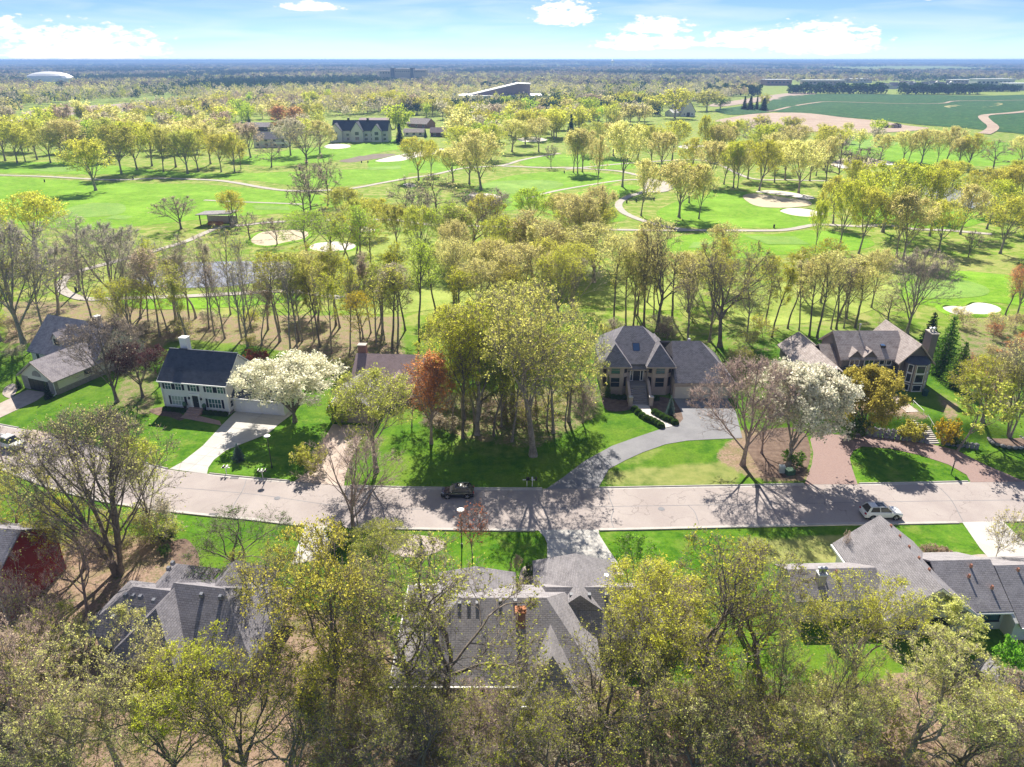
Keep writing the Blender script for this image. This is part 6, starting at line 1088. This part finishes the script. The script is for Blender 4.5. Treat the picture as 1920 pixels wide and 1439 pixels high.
T('oak', 425, 1440, 1205, 240, 'yg', 'yellow green oak at the bottom left of the centre', 'oak_tree', bark='d', var=1)
T('oak', 225, 1440, 1165, 260, 'pale', 'pale leaved oak before the near left roof', 'oak_tree', bark='b', var=2)
T('oaksparse', 835, 1335, 1030, 380, 'olive', 'gnarled dark oak with sparse leaves over the near middle roof', 'oak_tree', bark='d', var=0)
T('oaksparse', 768, 1315, 1060, 250, 'olive', 'second gnarled dark oak left of the near middle roof', 'oak_tree', bark='d', var=1)
T('round', 1205, 1300, 1072, 210, 'gold', 'amber budding tree over the right end of the near middle roof', 'budding_tree', bark='b')
T('oaksparse', 1315, 1318, 1025, 320, 'yg', 'broad sparse oak standing right of the near middle house', 'oak_tree', bark='d', var=2)
T('oaksparse', 1420, 1300, 1060, 240, 'olive', 'sparse oak between the two nearest right roofs', 'oak_tree', bark='d', var=1)
T('oak', 1600, 1290, 1078, 190, 'gold', 'amber oak against the left wall of the near right house', 'oak_tree', bark='b', var=0)
T('oak', 1690, 1450, 1215, 290, 'pale', 'pale leaved oak at the lower right', 'oak_tree', bark='b', var=1)
T('small', 1775, 1235, 1125, 110, 'pale', 'small pale tree before the white gable wall', 'small_tree', bark='b', var=0)
T('oak', 1905, 1440, 1300, 150, 'gold', 'golden tree in the lower right corner', 'oak_tree', var=2)
T('slimbare', 1440, 1430, 1180, 80, 'olive', 'thin straight tree at the bottom right of centre', 'thin_tree', bark='d'); T('slimbare', 1500, 1440, 1170, 80, 'olive', 'thin leaning tree left of the lower right oak', 'thin_tree', bark='d', tilt=.12, rot=0); T('oaksparse', 1560, 1445, 1210, 180, 'olive', 'forked dark tree at the bottom edge right of centre', 'oak_tree', bark='d', var=0)
T('oaksparse', 1120, 1440, 1190, 260, 'olive', 'sparse oak at the bottom centre right of the bay roof', 'oak_tree', bark='d', var=1); T('oaksparse', 960, 1460, 1290, 240, 'olive', 'sparse oak at the bottom centre below the gutter', 'oak_tree', bark='b', var=0); T('oaksparse', 700, 1470, 1290, 220, 'olive', 'olive oak at the bottom edge left of centre', 'oak_tree', bark='b', var=1); T('oaksparse', 560, 1500, 1310, 240, 'gold', 'gold tinted oak cut off by the bottom edge', 'oak_tree', bark='b', var=0); T('oaksparse', 1290, 1480, 1290, 240, 'pale', 'olive oak at the bottom edge right of centre', 'oak_tree', bark='d', var=0); T('oaksparse', 60, 1440, 1190, 260, 'rosy', 'brownish sparse oak in the lower left corner', 'oak_tree', bark='r', var=0); T('bare', 50, 1300, 1150, 170, 'olive', 'twiggy brown tree below the red house', 'bare_tree', bark='r', var=1); T('oak', 120, 1290, 1140, 120, 'olive', 'olive oak left of the near left roof', 'oak_tree', bark='b', var=2); T('bare', 880, 1480, 1320, 200, 'olive', 'twiggy brownish tree at the bottom edge in the middle', 'bare_tree', bark='r', var=1)
for kd, px, py, ty, w, c, lb, bk, v in (('oaksparse', 330, 1490, 1290, 240, 'pale', 'olive crowned oak at the bottom edge left of the yellow oak', 'd', 0), ('oaksparse', 480, 1500, 1250, 260, 'yg', 'thin leaved oak at the bottom edge below the yellow oak', 'd', 1), ('oaksparse', 800, 1500, 1300, 260, 'olive', 'gnarled oak at the bottom edge below the gutter corner', 'd', 0), ('oaksparse', 1050, 1510, 1330, 240, 'yg', 'yellow green oak at the bottom edge right of the middle', 'd', 2), ('oaksparse', 1200, 1400, 1190, 200, 'yg', 'sparse oak below the amber budding tree', 'd', 0), ('oaksparse', 1400, 1490, 1280, 260, 'olive', 'wide sparse oak at the bottom edge right of centre', 'd', 1), ('oak', 1560, 1510, 1310, 230, 'pale', 'pale oak at the bottom edge left of the lower right oak', 'b', 1), ('oaksparse', 1790, 1490, 1330, 220, 'olive', 'sparse oak at the bottom edge near the right corner', 'd', 0), ('oaksparse', 140, 1500, 1300, 220, 'pale', 'olive oak at the bottom edge left of the pale oak', 'b', 1), ('oaksparse', 20, 1380, 1200, 190, 'yg', 'sparse oak at the left edge below the red house', 'd', 1), ('bare', 100, 1210, 1040, 130, 'olive', 'twiggy bare tree in front of the red house corner', 'r', 1), ('bare', 15, 1200, 1060, 110, 'rosy', 'bare tree half hiding the red house wall', 'r', 1), ('bare', 165, 1150, 990, 120, 'olive', 'bare tree between the red house and near left roof', 'r', 1), ('oaksparse', 500, 1180, 1040, 150, 'yg', 'sparse oak at the right end of the near left roof', 'd', 1), ('oaksparse', 690, 1230, 1050, 180, 'olive', 'sparse oak between the two near hip roofs', 'd', 0), ('round', 720, 1090, 985, 110, 'olive', 'olive tree beside the pale gravel bed', 'b', 1), ('oaksparse', 1385, 1190, 1020, 200, 'yg', 'sparse oak on the lawn between the nearest roofs', 'd', 0)): T(kd, px, py, ty, w, c, lb, 'oak_tree' if 'oak' in kd else 'budding_tree' if kd == 'round' else 'bare_tree', bark=bk, var=v)
ub = random.Random(9); i = 0
for (x0, x1, y0, y1, n) in ((0, 130, 1250, 1430, 8), (100, 320, 980, 1060, 6), (560, 760, 1240, 1430, 10), (760, 1120, 1330, 1439, 14), (1120, 1560, 1330, 1439, 13), (1560, 1920, 1330, 1439, 8), (1220, 1480, 1130, 1260, 5), (800, 1080, 745, 800, 9), (1800, 1910, 610, 760, 9), (220, 480, 600, 650, 9), (0, 60, 600, 680, 3), (1140, 1330, 615, 640, 5), (1360, 1450, 620, 700, 5), (600, 660, 690, 720, 3)):
    for k in range(n):
        px, py = ub.uniform(x0, x1), ub.uniform(y0, y1); x, y, z = GH(px, py)
        reg = 'at the bottom of the picture' if y0 > 1300 else 'near the red house' if x1 < 140 else 'left of the near left roof' if y0 == 980 else 'in the lower middle' if y0 > 1100 else 'in the middle grove' if y0 == 745 else 'at the right edge' if x0 == 1800 else 'behind the left houses' if x1 < 700 else 'behind the brick and grey houses'
        tree('underbrush', x, y, ub.uniform(2.2, 5.0), ub.uniform(1.6, 3.0), ub.choice(['olive', 'rosy', 'yg', 'grey'] if x0 != 1800 else ['red', 'buff', 'rosy']), 'thicket_shrub', 'twiggy wild thicket shrub %s' % reg, 'shrub', 'wild thicket shrubs %s' % reg, ub.choice('brg'))
gv = random.Random(4)
for k, (px, py, ty, w, c) in enumerate(((850, 800, 680, 70, 'yg'), (895, 806, 700, 60, 'olive'), (940, 800, 660, 75, 'lime'), (985, 795, 690, 70, 'yg'), (1025, 800, 670, 70, 'lime'), (1060, 800, 690, 60, 'yg'), (1005, 770, 640, 80, 'yg'), (915, 770, 640, 80, 'yg'))): T('slim' if k % 2 else 'round', px, py, ty, w, c, '%s from left of the young understory trees in the middle grove' % NUM[[0, 1, 3, 4, 6, 7, 5, 2][k]], 'understory_tree', group='young trees in the middle grove')
# --- belt of trees behind the houses
AUTO = []
def A(kind, bx, by, ty, w, col, name='course_tree', bark='b'): AUTO.append((kind, bx, by, ty, w, col, name, bark))
for q in ((1150, 615, 440, 70, 'buff', 'slim'), (1173, 612, 470, 60, 'olive', 'slim'), (1187, 613, 480, 60, 'buff', 'slim'), (1207, 611, 410, 75, 'buff', 'slim'), (1232, 622, 405, 130, 'buff', 'oaksparse'), (1290, 640, 520, 80, 'olive', 'slimbare'), (1330, 640, 480, 110, 'olive', 'bare'), (1350, 650, 448, 165, 'olive', 'oaksparse'), (1435, 608, 480, 55, 'yg', 'slim'), (1447, 633, 470, 65, 'yg', 'slim'), (1477, 617, 475, 60, 'buff', 'slim'), (1498, 620, 480, 55, 'rosy', 'slimbare'), (1517, 632, 478, 65, 'buff', 'slim'), (1532, 634, 468, 75, 'buff', 'slim'), (1558, 618, 480, 55, 'rosy', 'slimbare'), (1568, 618, 470, 70, 'buff', 'slim'), (1582, 616, 490, 50, 'rosy', 'slimbare'), (1603, 616, 500, 80, 'buff', 'slim'), (1700, 625, 460, 125, 'rosy', 'bare'), (1660, 622, 540, 70, 'olive', 'slimbare'), (1400, 640, 520, 70, 'olive', 'slimbare'), (1905, 600, 495, 70, 'red', 'round'), (1885, 592, 520, 50, 'buff', 'slim'),
    (885, 487, 352, 165, 'rosy', 'bare'), (838, 495, 400, 60, 'olive', 'slim'), (857, 492, 410, 60, 'olive', 'slim'), (1033, 520, 425, 150, 'buff', 'round'), (960, 500, 430, 90, 'buff', 'round'), (1047, 430, 362, 85, 'buff', 'mround'), (1113, 530, 415, 130, 'buff', 'round'), (1073, 600, 485, 115, 'grey', 'bare'), (980, 590, 455, 110, 'buff', 'round'), (787, 640, 432, 80, 'lime', 'slim'), (817, 585, 462, 60, 'lime', 'slim'), (760, 620, 450, 60, 'yg', 'slim'), (715, 600, 470, 70, 'yg', 'slim'), (680, 680, 545, 60, 'amber', 'slim'), (735, 655, 500, 80, 'gold', 'slim'), (630, 610, 470, 70, 'yg', 'slim'), (600, 650, 480, 70, 'olive', 'slim'), (560, 640, 470, 70, 'olive', 'slim'), (1190, 590, 440, 70, 'buff', 'round'), (900, 600, 480, 90, 'buff', 'round'), (860, 620, 500, 80, 'yg', 'slim'), (1260, 600, 470, 80, 'buff', 'slim'), (930, 540, 440, 80, 'yg', 'round'), (1300, 560, 470, 80, 'yg', 'round'), (1390, 560, 470, 60, 'olive', 'slimbare')): A(q[5], q[0], q[1], q[2], q[3], q[4], 'belt_tree', 'd' if q[5] in ('slim', 'oaksparse') else 'b')
lb_ = random.Random(21)
for k in range(30):
    bx = 250 + k * 17 + lb_.uniform(-6, 6); by = lb_.uniform(585, 665) - (30 if bx < 320 else 0); A(lb_.choice(['slim', 'slimbare', 'slimbare', 'slim']), bx, by, by - lb_.uniform(115, 190), lb_.uniform(45, 75), lb_.choice(['olive', 'yg', 'rosy', 'grey']), 'belt_tree', lb_.choice('bgg'))
for q in ((45, 645, 395, 190, 'olive', 'bare'), (110, 590, 440, 110, 'rosy', 'bare'), (0, 640, 430, 150, 'olive', 'oaksparse'), (150, 545, 395, 90, 'grey', 'slimbare'), (225, 590, 410, 165, 'grey', 'bare'), (70, 480, 360, 110, 'gold', 'mround'), (330, 600, 440, 100, 'olive', 'bare'), (465, 650, 480, 100, 'rosy', 'bare'), (175, 610, 470, 80, 'rosy', 'slimbare'), (250, 640, 520, 100, 'yg', 'round'), (350, 640, 490, 80, 'olive', 'slim'), (525, 640, 470, 80, 'yg', 'slim'), (20, 560, 420, 120, 'grey', 'bare'), (85, 640, 470, 90, 'olive', 'slimbare')): A(q[5], q[0], q[1], q[2], q[3], q[4], 'belt_tree', 'g')
# --- golf course trees
for q in ((33, 307, 228, 62, 'gold'), (48, 304, 236, 40, 'gold'), (95, 306, 240, 55, 'olive'), (180, 358, 257, 88, 'gold'), (228, 326, 232, 70, 'olive'), (257, 319, 226, 62, 'yg'), (307, 323, 240, 50, 'olive'), (352, 326, 243, 62, 'olive'), (372, 321, 240, 50, 'yg'), (415, 323, 250, 48, 'gold'), (440, 323, 248, 50, 'gold'), (452, 318, 265, 30, 'gold'), (785, 338, 256, 62, 'gold'), (808, 329, 262, 40, 'yg'), (880, 345, 262, 70, 'buff'), (902, 357, 243, 105, 'buff'), (850, 340, 275, 60, 'buff'), (1075, 324, 240, 45, 'buff'), (1083, 326, 245, 40, 'buff'), (1092, 323, 240, 50, 'buff'), (1120, 356, 253, 38, 'buff'), (1167, 351, 226, 72, 'buff'), (1202, 405, 297, 58, 'buff'), (1222, 312, 235, 50, 'olive'), (1260, 302, 225, 60, 'gold'), (1273, 408, 300, 92, 'buff'), (1292, 381, 305, 50, 'yg'), (1310, 411, 308, 56, 'buff'), (1357, 346, 268, 45, 'buff'), (1375, 353, 262, 50, 'yg'), (1383, 353, 270, 40, 'buff'), (1423, 359, 262, 78, 'yg'), (1452, 343, 262, 45, 'buff'), (1497, 363, 262, 78, 'buff'), (1548, 349, 256, 55, 'buff'), (1597, 331, 290, 40, 'yg'), (1693, 303, 245, 45, 'buff'), (1703, 303, 250, 35, 'buff'), (1727, 308, 240, 52, 'buff'), (1757, 306, 245, 30, 'buff'), (1772, 309, 236, 58, 'buff'), (1797, 316, 255, 35, 'buff'), (1813, 318, 250, 58, 'gold'), (1913, 314, 255, 50, 'buff'), (1528, 474, 372, 34, 'yg'), (1573, 468, 335, 64, 'yg'), (1610, 476, 348, 66, 'gold'), (1655, 436, 300, 105, 'yg'), (1680, 482, 345, 60, 'olive'), (1693, 487, 360, 82, 'buff'), (1743, 443, 312, 66, 'yg'), (1838, 404, 316, 80, 'gold'), (1875, 476, 362, 86, 'gold'), (1913, 414, 308, 90, 'gold'), (1562, 420, 330, 70, 'gold'), (1785, 350, 300, 50, 'gold'), (1340, 300, 240, 48, 'yg'), (1375, 285, 225, 50, 'gold'), (1320, 300, 215, 30, 'yg'), (985, 270, 205, 40, 'gold'), (1900, 360, 300, 60, 'yg'), (10, 302, 222, 66, 'olive'), (70, 300, 225, 60, 'yg'), (125, 303, 222, 70, 'buff'), (205, 302, 220, 76, 'olive'), (285, 312, 230, 72, 'yg'), (330, 314, 232, 66, 'buff'), (395, 308, 230, 66, 'buff'), (470, 296, 228, 60, 'rosy'), (545, 292, 222, 60, 'grey'), (600, 288, 225, 60, 'buff'), (1300, 332, 258, 56, 'gold'), (1333, 345, 262, 60, 'buff'), (1402, 336, 262, 60, 'yg'), (1440, 322, 248, 60, 'buff'), (1472, 338, 262, 56, 'gold'), (1518, 340, 262, 60, 'buff'), (1350, 300, 232, 56, 'buff'), (1430, 298, 232, 56, 'yg'), (1490, 296, 234, 56, 'buff'), (1555, 298, 236, 56, 'gold'), (1240, 320, 245, 60, 'buff'), (1195, 300, 232, 56, 'gold'), (1150, 292, 228, 56, 'buff'), (1625, 405, 318, 72, 'gold'), (1715, 405, 310, 76, 'yg'), (1762, 375, 300, 70, 'gold'), (1800, 440, 345, 76, 'buff'), (1890, 392, 310, 80, 'gold'), (1590, 372, 300, 60, 'yg'), (1850, 430, 335, 70, 'yg'), (1760, 470, 375, 66, 'gold'), (920, 300, 232, 60, 'yg'), (960, 285, 222, 56, 'buff'), (860, 300, 235, 60, 'gold'), (1010, 285, 220, 50, 'buff'), (1110, 292, 228, 50, 'olive'), (435, 425, 357, 62, 'gold'), (640, 420, 350, 70, 'olive'), (700, 440, 370, 66, 'gold'), (670, 470, 372, 60, 'olive'), (745, 465, 380, 60, 'olive'), (1000, 430, 352, 70, 'lime'), (1530, 330, 270, 40, 'yg'), (1650, 300, 250, 40, 'buff')): A('mround', *q)
for q in ((509, 314, 262, 48, 'rosy'), (573, 411, 325, 60, 'rosy'), (583, 398, 298, 70, 'rosy'), (615, 384, 288, 62, 'rosy'), (340, 430, 365, 80, 'rosy'), (1033, 314, 270, 26, 'grey'), (1568, 348, 250, 55, 'grey'), (1613, 351, 272, 62, 'rosy'), (1863, 318, 260, 56, 'rosy'), (1815, 483, 430, 34, 'rosy'), (1415, 290, 220, 62, 'rosy'), (1470, 285, 235, 50, 'olive'), (520, 460, 405, 50, 'rosy'), (470, 450, 395, 60, 'rosy'), (760, 420, 330, 66, 'grey'), (790, 440, 350, 60, 'grey'), (820, 400, 320, 80, 'buff'), (620, 475, 385, 90, 'olive'), (1700, 430, 345, 70, 'grey'), (575, 306, 238, 76, 'buff')): A('mbare', *q, 'bare_course_tree', 'd')
bl = random.Random(52)
for k in range(30): bx, by = bl.uniform(540, 1130), bl.uniform(480, 625); A(bl.choice(['round', 'slim', 'slim', 'round']), bx, by, by - bl.uniform(105, 150), bl.uniform(60, 95), bl.choice(['yg', 'lime', 'buff', 'yg', 'gold']) if bx < 850 else bl.choice(['buff', 'gold', 'yg', 'buff']), 'belt_tree', 'b')
for k in range(14): bx, by = bl.uniform(1130, 1660), bl.uniform(530, 600); A(bl.choice(['round', 'slim']), bx, by, by - bl.uniform(90, 130), bl.uniform(50, 80), bl.choice(['buff', 'gold', 'yg', 'olive']), 'belt_tree', 'b')
MARK = [('the left pond', 400, 515), ('the open shelter', 400, 410), ('the far left cart path', 110, 330), ('the left fairway row', 330, 325), ('the creek', 690, 300), ('the oval green', 970, 350), ('the cart path fork', 1000, 305), ('the cart turning circle', 1235, 350), ('the tan bunker', 1460, 378), ('the tee boxes', 1480, 450), ('the right pond', 1740, 370), ('the far right fairway', 1750, 300), ('the tan waste bunker', 1600, 308), ('the bunker behind the grey house', 1825, 580), ('the brick house', 1230, 620), ('the grey house', 1600, 620), ('the middle grove', 960, 560), ('the brown house', 720, 650), ('the colonial', 390, 640), ('the shake roofed house', 100, 610), ('the far left trees', 40, 270), ('the white barn', 1295, 205), ('the dirt field', 1540, 230), ('the big pale house', 668, 240), ('the school', 940, 180), ('the white house with balcony', 505, 265), ('the lower cart path', 880, 425)]
CN = dict(yg='yellow green', olive='olive', buff='buff', gold='golden', lime='lime green', rosy='rosy grey', grey='grey', amber='bright golden', red='orange', russet='russet', green='green', pale='pale', dark='dark', brightg='bright green', purple='purple')
KN = dict(mround='rounded tree', mbare='leafless tree', slim='slender tree', slimbare='thin bare tree', bare='bare spreading tree', round='budding tree', oaksparse='sparse oak', fround='rounded tree', fcolumn='upright tree', mspruce='conifer')
def flush():
    grp = {}
    for q in AUTO:
        m = min(MARK, key=lambda a: (a[1] - q[1]) ** 2 + 2.5 * (a[2] - q[2]) ** 2)[0]; grp.setdefault((CN[q[5]], KN[q[0]], m), []).append(q)
    for (c, k, m), L in grp.items():
        L.sort(key=lambda q: q[1])
        for i, q in enumerate(L):
            base = '%s %s near %s' % (c, k, m)
            lab = base if len(L) == 1 else ('%s of two %ss near %s' % (('left', 'right')[i], c + ' ' + k, m)) if len(L) == 2 else ('%s from left of the %ss near %s' % (NUM[i], c + ' ' + k, m)) if len(L) <= 12 else base
            T(q[0], q[1], q[2], q[3], q[4], q[5], lab, q[6], 'tree', q[7], 'trees near ' + m)
    AUTO.clear()
flush()
# --- trees round the far houses, told apart but small
fr = random.Random(31); FX = [(612, 735, 214, 300), (468, 545, 244, 300), (675, 728, 215, 245), (755, 840, 225, 268), (1240, 1330, 196, 225), (870, 1010, 160, 199)]
def zone(poly, n, cols, kinds=('fround',), hr=(10, 16), gname=''):
    xs = [p[0] for p in poly]; ys = [p[1] for p in poly]; k = 0; tries = 0
    while k < n and tries < 4000:
        tries += 1; px, py = fr.uniform(min(xs), max(xs)), fr.uniform(min(ys), max(ys))
        if not inpoly(np.array([px]), np.array([py]), poly)[0]: continue
        if any(a < px < b and c < py < d for a, b, c, d in FX): continue
        x, y, z = GH(px, py); h_ = fr.uniform(*hr); kd = fr.choice(kinds); r = h_ * fr.uniform(.34, .5) if kd == 'fround' else h_ * .22; c = fr.choice(cols)
        tree(kd, x, y, h_, r, c, 'far_tree', '%s %s %s' % (CN[c], KN[kd], gname), 'tree', '%s trees %s' % (CN[c], gname), fr.choice('bgr')); k += 1
SP = ['buff', 'gold', 'yg', 'olive', 'rosy', 'buff', 'gold', 'yg', 'lime', 'grey']
zone([(-20, 240), (200, 225), (470, 222), (600, 218), (610, 270), (470, 283), (300, 292), (-20, 296)], 105, SP, hr=(13, 21), gname='in the far left wood beyond the golf course')
zone([(560, 200), (760, 205), (870, 212), (1010, 205), (1240, 200), (1240, 235), (1060, 255), (1020, 268), (870, 282), (840, 262), (740, 248), (720, 215), (600, 218)], 120, SP, hr=(13, 21), gname='in the middle far wood below the school')
zone([(390, 195), (860, 190), (860, 212), (420, 222)], 26, SP, ('fround', 'fround', 'fcolumn'), (13, 20), 'behind the big pale house')
zone([(1290, 250), (1420, 236), (1560, 250), (1680, 262), (1640, 285), (1500, 290), (1350, 285)], 30, SP, hr=(9, 14), gname='below the dirt field')
zone([(1020, 192), (1260, 192), (1240, 212), (1020, 208)], 12, SP, ('fround', 'fcolumn'), (12, 18), 'right of the school')
for px, py, ty, w, c, k, lb in ((748, 262, 196, 46, 'lime', 'fround', 'rounded lime tree right of the big pale house'), (750, 268, 232, 20, 'dark', 'mspruce', 'dark conifer under the rounded lime tree'), (525, 245, 197, 30, 'russet', 'fcolumn', 'left of two russet columnar trees above the white house'), (553, 245, 198, 34, 'russet', 'fcolumn', 'right of two russet columnar trees above the white house'), (1265, 222, 165, 62, 'gold', 'fround', 'large golden tree left of the white barn'), (1232, 215, 176, 14, 'dark', 'mspruce', 'thin dark conifer left of the golden barn tree'), (1043, 258, 212, 42, 'gold', 'fround', 'rounded golden tree beside a dark conifer below the school'), (1070, 258, 214, 20, 'dark', 'mspruce', 'dark conifer right of the rounded golden tree'), (975, 225, 190, 16, 'dark', 'mspruce', 'dark conifer below the school brick wall'), (1008, 218, 198, 12, 'dark', 'mspruce', 'left of two small dark conifers below the school'), (1017, 218, 199, 12, 'dark', 'mspruce', 'right of two small dark conifers below the school'), (1395, 206, 181, 14, 'dark', 'mspruce', 'left of the dark conifers on the crop field'), (1406, 206, 180, 18, 'dark', 'mspruce', 'middle of the dark conifers on the crop field'), (1418, 206, 180, 10, 'dark', 'mspruce', 'thin dark conifer on the crop field'), (1431, 208, 184, 20, 'dark', 'mspruce', 'rightmost dark conifer on the crop field'), (1430, 206, 176, 26, 'olive', 'fround', 'olive tree behind the rightmost field conifer'), (798, 258, 243, 8, 'dark', 'mspruce', 'thin cypress beside the white cottage'), (1325, 208, 170, 52, 'olive', 'fround', 'olive tree right of the white barn roof'), (1350, 206, 182, 36, 'green', 'fround', 'green tree between the barn and the field'), (468, 238, 214, 12, 'dark', 'mspruce', 'dark conifer by the low brown house')):
    T(k, px, py, ty, w, c, lb, 'far_tree' if k != 'mspruce' else 'conifer_tree', 'tree', 'b')
# --- woods to the horizon: nobody could count them
def woods():
    rs = np.random.RandomState(11); Vs = []; Fs = []; Cs = []; Ls = []; off = 0
    pal = np.array([C[k] for k in ('buff', 'rosy', 'buff', 'grey', 'olive', 'rosy', 'yg')]); evergreen = np.array((.030, .065, .030))
    def patch(x, y): return np.sin(x / 310 + y / 520) + np.sin(x / 130 - y / 610 + 2) + .7 * np.sin(y / 240 + x / 900)
    for (y0, y1, n, nq, sz, qs, hz) in ((800, 1500, 5600, 70, 6.5, 1.7, 15), (1500, 2800, 7000, 44, 9.5, 2.9, 14), (2800, 6000, 8500, 24, 17, 6.0, 14), (6000, 15000, 9000, 14, 30, 12, 11)):
        y = y0 * (y1 / y0) ** rs.uniform(0, 1, n * 2); x = rs.uniform(-1, 1, n * 2) * (y * .82 + 120); px, py = PX(x, y, 0 * x)
        bad = np.zeros(len(x), bool)
        for poly in ([(1425, 171), (1490, 171), (1690, 172), (1850, 172), (2100, 171), (2100, 300), (1330, 300), (1320, 196), (1400, 183)], [(30, 225), (40, 206), (150, 196), (300, 187), (375, 186), (395, 200), (250, 215), (120, 230)], [(865, 200), (865, 186), (1015, 184), (1015, 200)], [(850, 166), (930, 163), (935, 170), (860, 174)], [(55, 162), (55, 150), (135, 150), (135, 162)], [(712, 156), (712, 148), (790, 148), (790, 156)], [(1420, 172), (1420, 158), (1930, 154), (1930, 172)], [(1500, 128), (1760, 126), (1900, 133), (1620, 134)], [(1235, 225), (1235, 205), (1340, 200), (1340, 225)]): bad |= inpoly(px, py, poly)
        ok = ~bad & (rs.uniform(0, 1, len(x)) < .72 + .28 * (patch(x * 1.7, y) > -.3)); x, y = x[ok][:n], y[ok][:n]; n = len(x); z = hh(x, y); hgt = hz * rs.uniform(.65, 1.25, n); rad = sz * rs.uniform(.7, 1.2, n)
        d = rs.normal(size=(n, nq, 3)); d /= np.linalg.norm(d, axis=2)[..., None]; d[..., 2] = np.abs(d[..., 2]); d *= rs.uniform(.6, 1.0, (n, nq, 1))
        P = np.stack([x, y, z + hgt * .35], -1)[:, None] + d * np.stack([rad, rad, hgt * .65], -1)[:, None]; v, f, lv = leaf_arrays(rs, P.reshape(-1, 3), qs)
        t = patch(x, y); dk = (t + rs.normal(size=n) * .35 > (.95 if y0 < 2500 else .25)) | (rs.uniform(0, 1, n) < .05); col = pal[(rs.randint(0, 2, n) + np.clip((t + 2.2) * 1.1, 0, 4).astype(int)) % len(pal)]; col = np.where(dk[:, None], evergreen * rs.uniform(.8, 1.8, (n, 1)), col * rs.uniform(.75, 1.1, (n, 1)))
        if y0 > 1400: bare_ = np.array((.25, .21, .19)); w_ = (rs.uniform(0, 1, (n, 1)) < (.45 if y0 < 2500 else .8)); col = np.where(w_ & ~dk[:, None], bare_ * rs.uniform(.7, 1.3, (n, 1)), col * (.8 if y0 < 2500 else .6))
        Vs.append(v); Fs.append(f + off); off += len(v); Ls.append(lv); Cs.append(np.repeat(np.concatenate([col, np.ones((n, 1))], 1), nq * 4, axis=0))
    me = np_mesh('distant_woods', np.concatenate(Vs), [np.concatenate(Fs)], 'wood_leaf', {'lv': ('FLOAT', np.concatenate(Ls)), 'col': ('FLOAT_COLOR', np.concatenate(Cs))}); tag(link('distant_woods', me), 'distant budding woods stretching to the horizon', 'woods', kind='stuff')
    # evergreen windbreaks beside the crop field
    for lb, runs in (('dark evergreen windbreak behind the crop field', ((1482, 1664, 176.5), (1690, 1842, 177.5))), ('dark evergreen row on the rise behind the school', ((900, 945, 166), (950, 968, 166), (1715, 1915, 172.5))), ('dark evergreen wood left of the ploughed strip', ((1330, 1425, 180),))):
        P = []
        for a, b, py in runs:
            x0, y, z = GH(a, py); x1 = GH(b, py)[0]; n = int((x1 - x0) * 42); th = rs.uniform(0, 1, n); hx = rs.uniform(x0, x1, n); top = (15 if b > 1000 and py > 175 else 11) * (1 + .14 * np.sin(hx / 5.0) + .1 * np.sin(hx / 2.3)); P.append(np.stack([hx, y + rs.uniform(0, 22, n) , z + top * th ** .6], -1))
        P = np.concatenate(P); v, f, lv = leaf_arrays(rs, P, 2.4); me = np_mesh('evergreen_windbreak', v, [f], 'wood_leaf', {'lv': ('FLOAT', lv), 'col': ('FLOAT_COLOR', np.tile([.035, .085, .03, 1], (len(v), 1)))}); tag(link('evergreen_windbreak', me), lb, 'windbreak', kind='stuff')
woods()
# ---------------------------------------------------------------- air
def haze():
    t = NT('haze_air'); v = t.n('VolumePrincipled', {'Color': (.34, .56, 1.0, 1), 'Density': 1.7e-4, 'Anisotropy': .0}); t.L.new(v.outputs[0], t.out.inputs['Volume'])
    m = MB().box(-34000, 34000, -400, 33000, -3, 57.5); o = m.build('haze', 'haze_air'); tag(o, 'thin blue haze in the air over the whole view', kind='stuff')
haze()
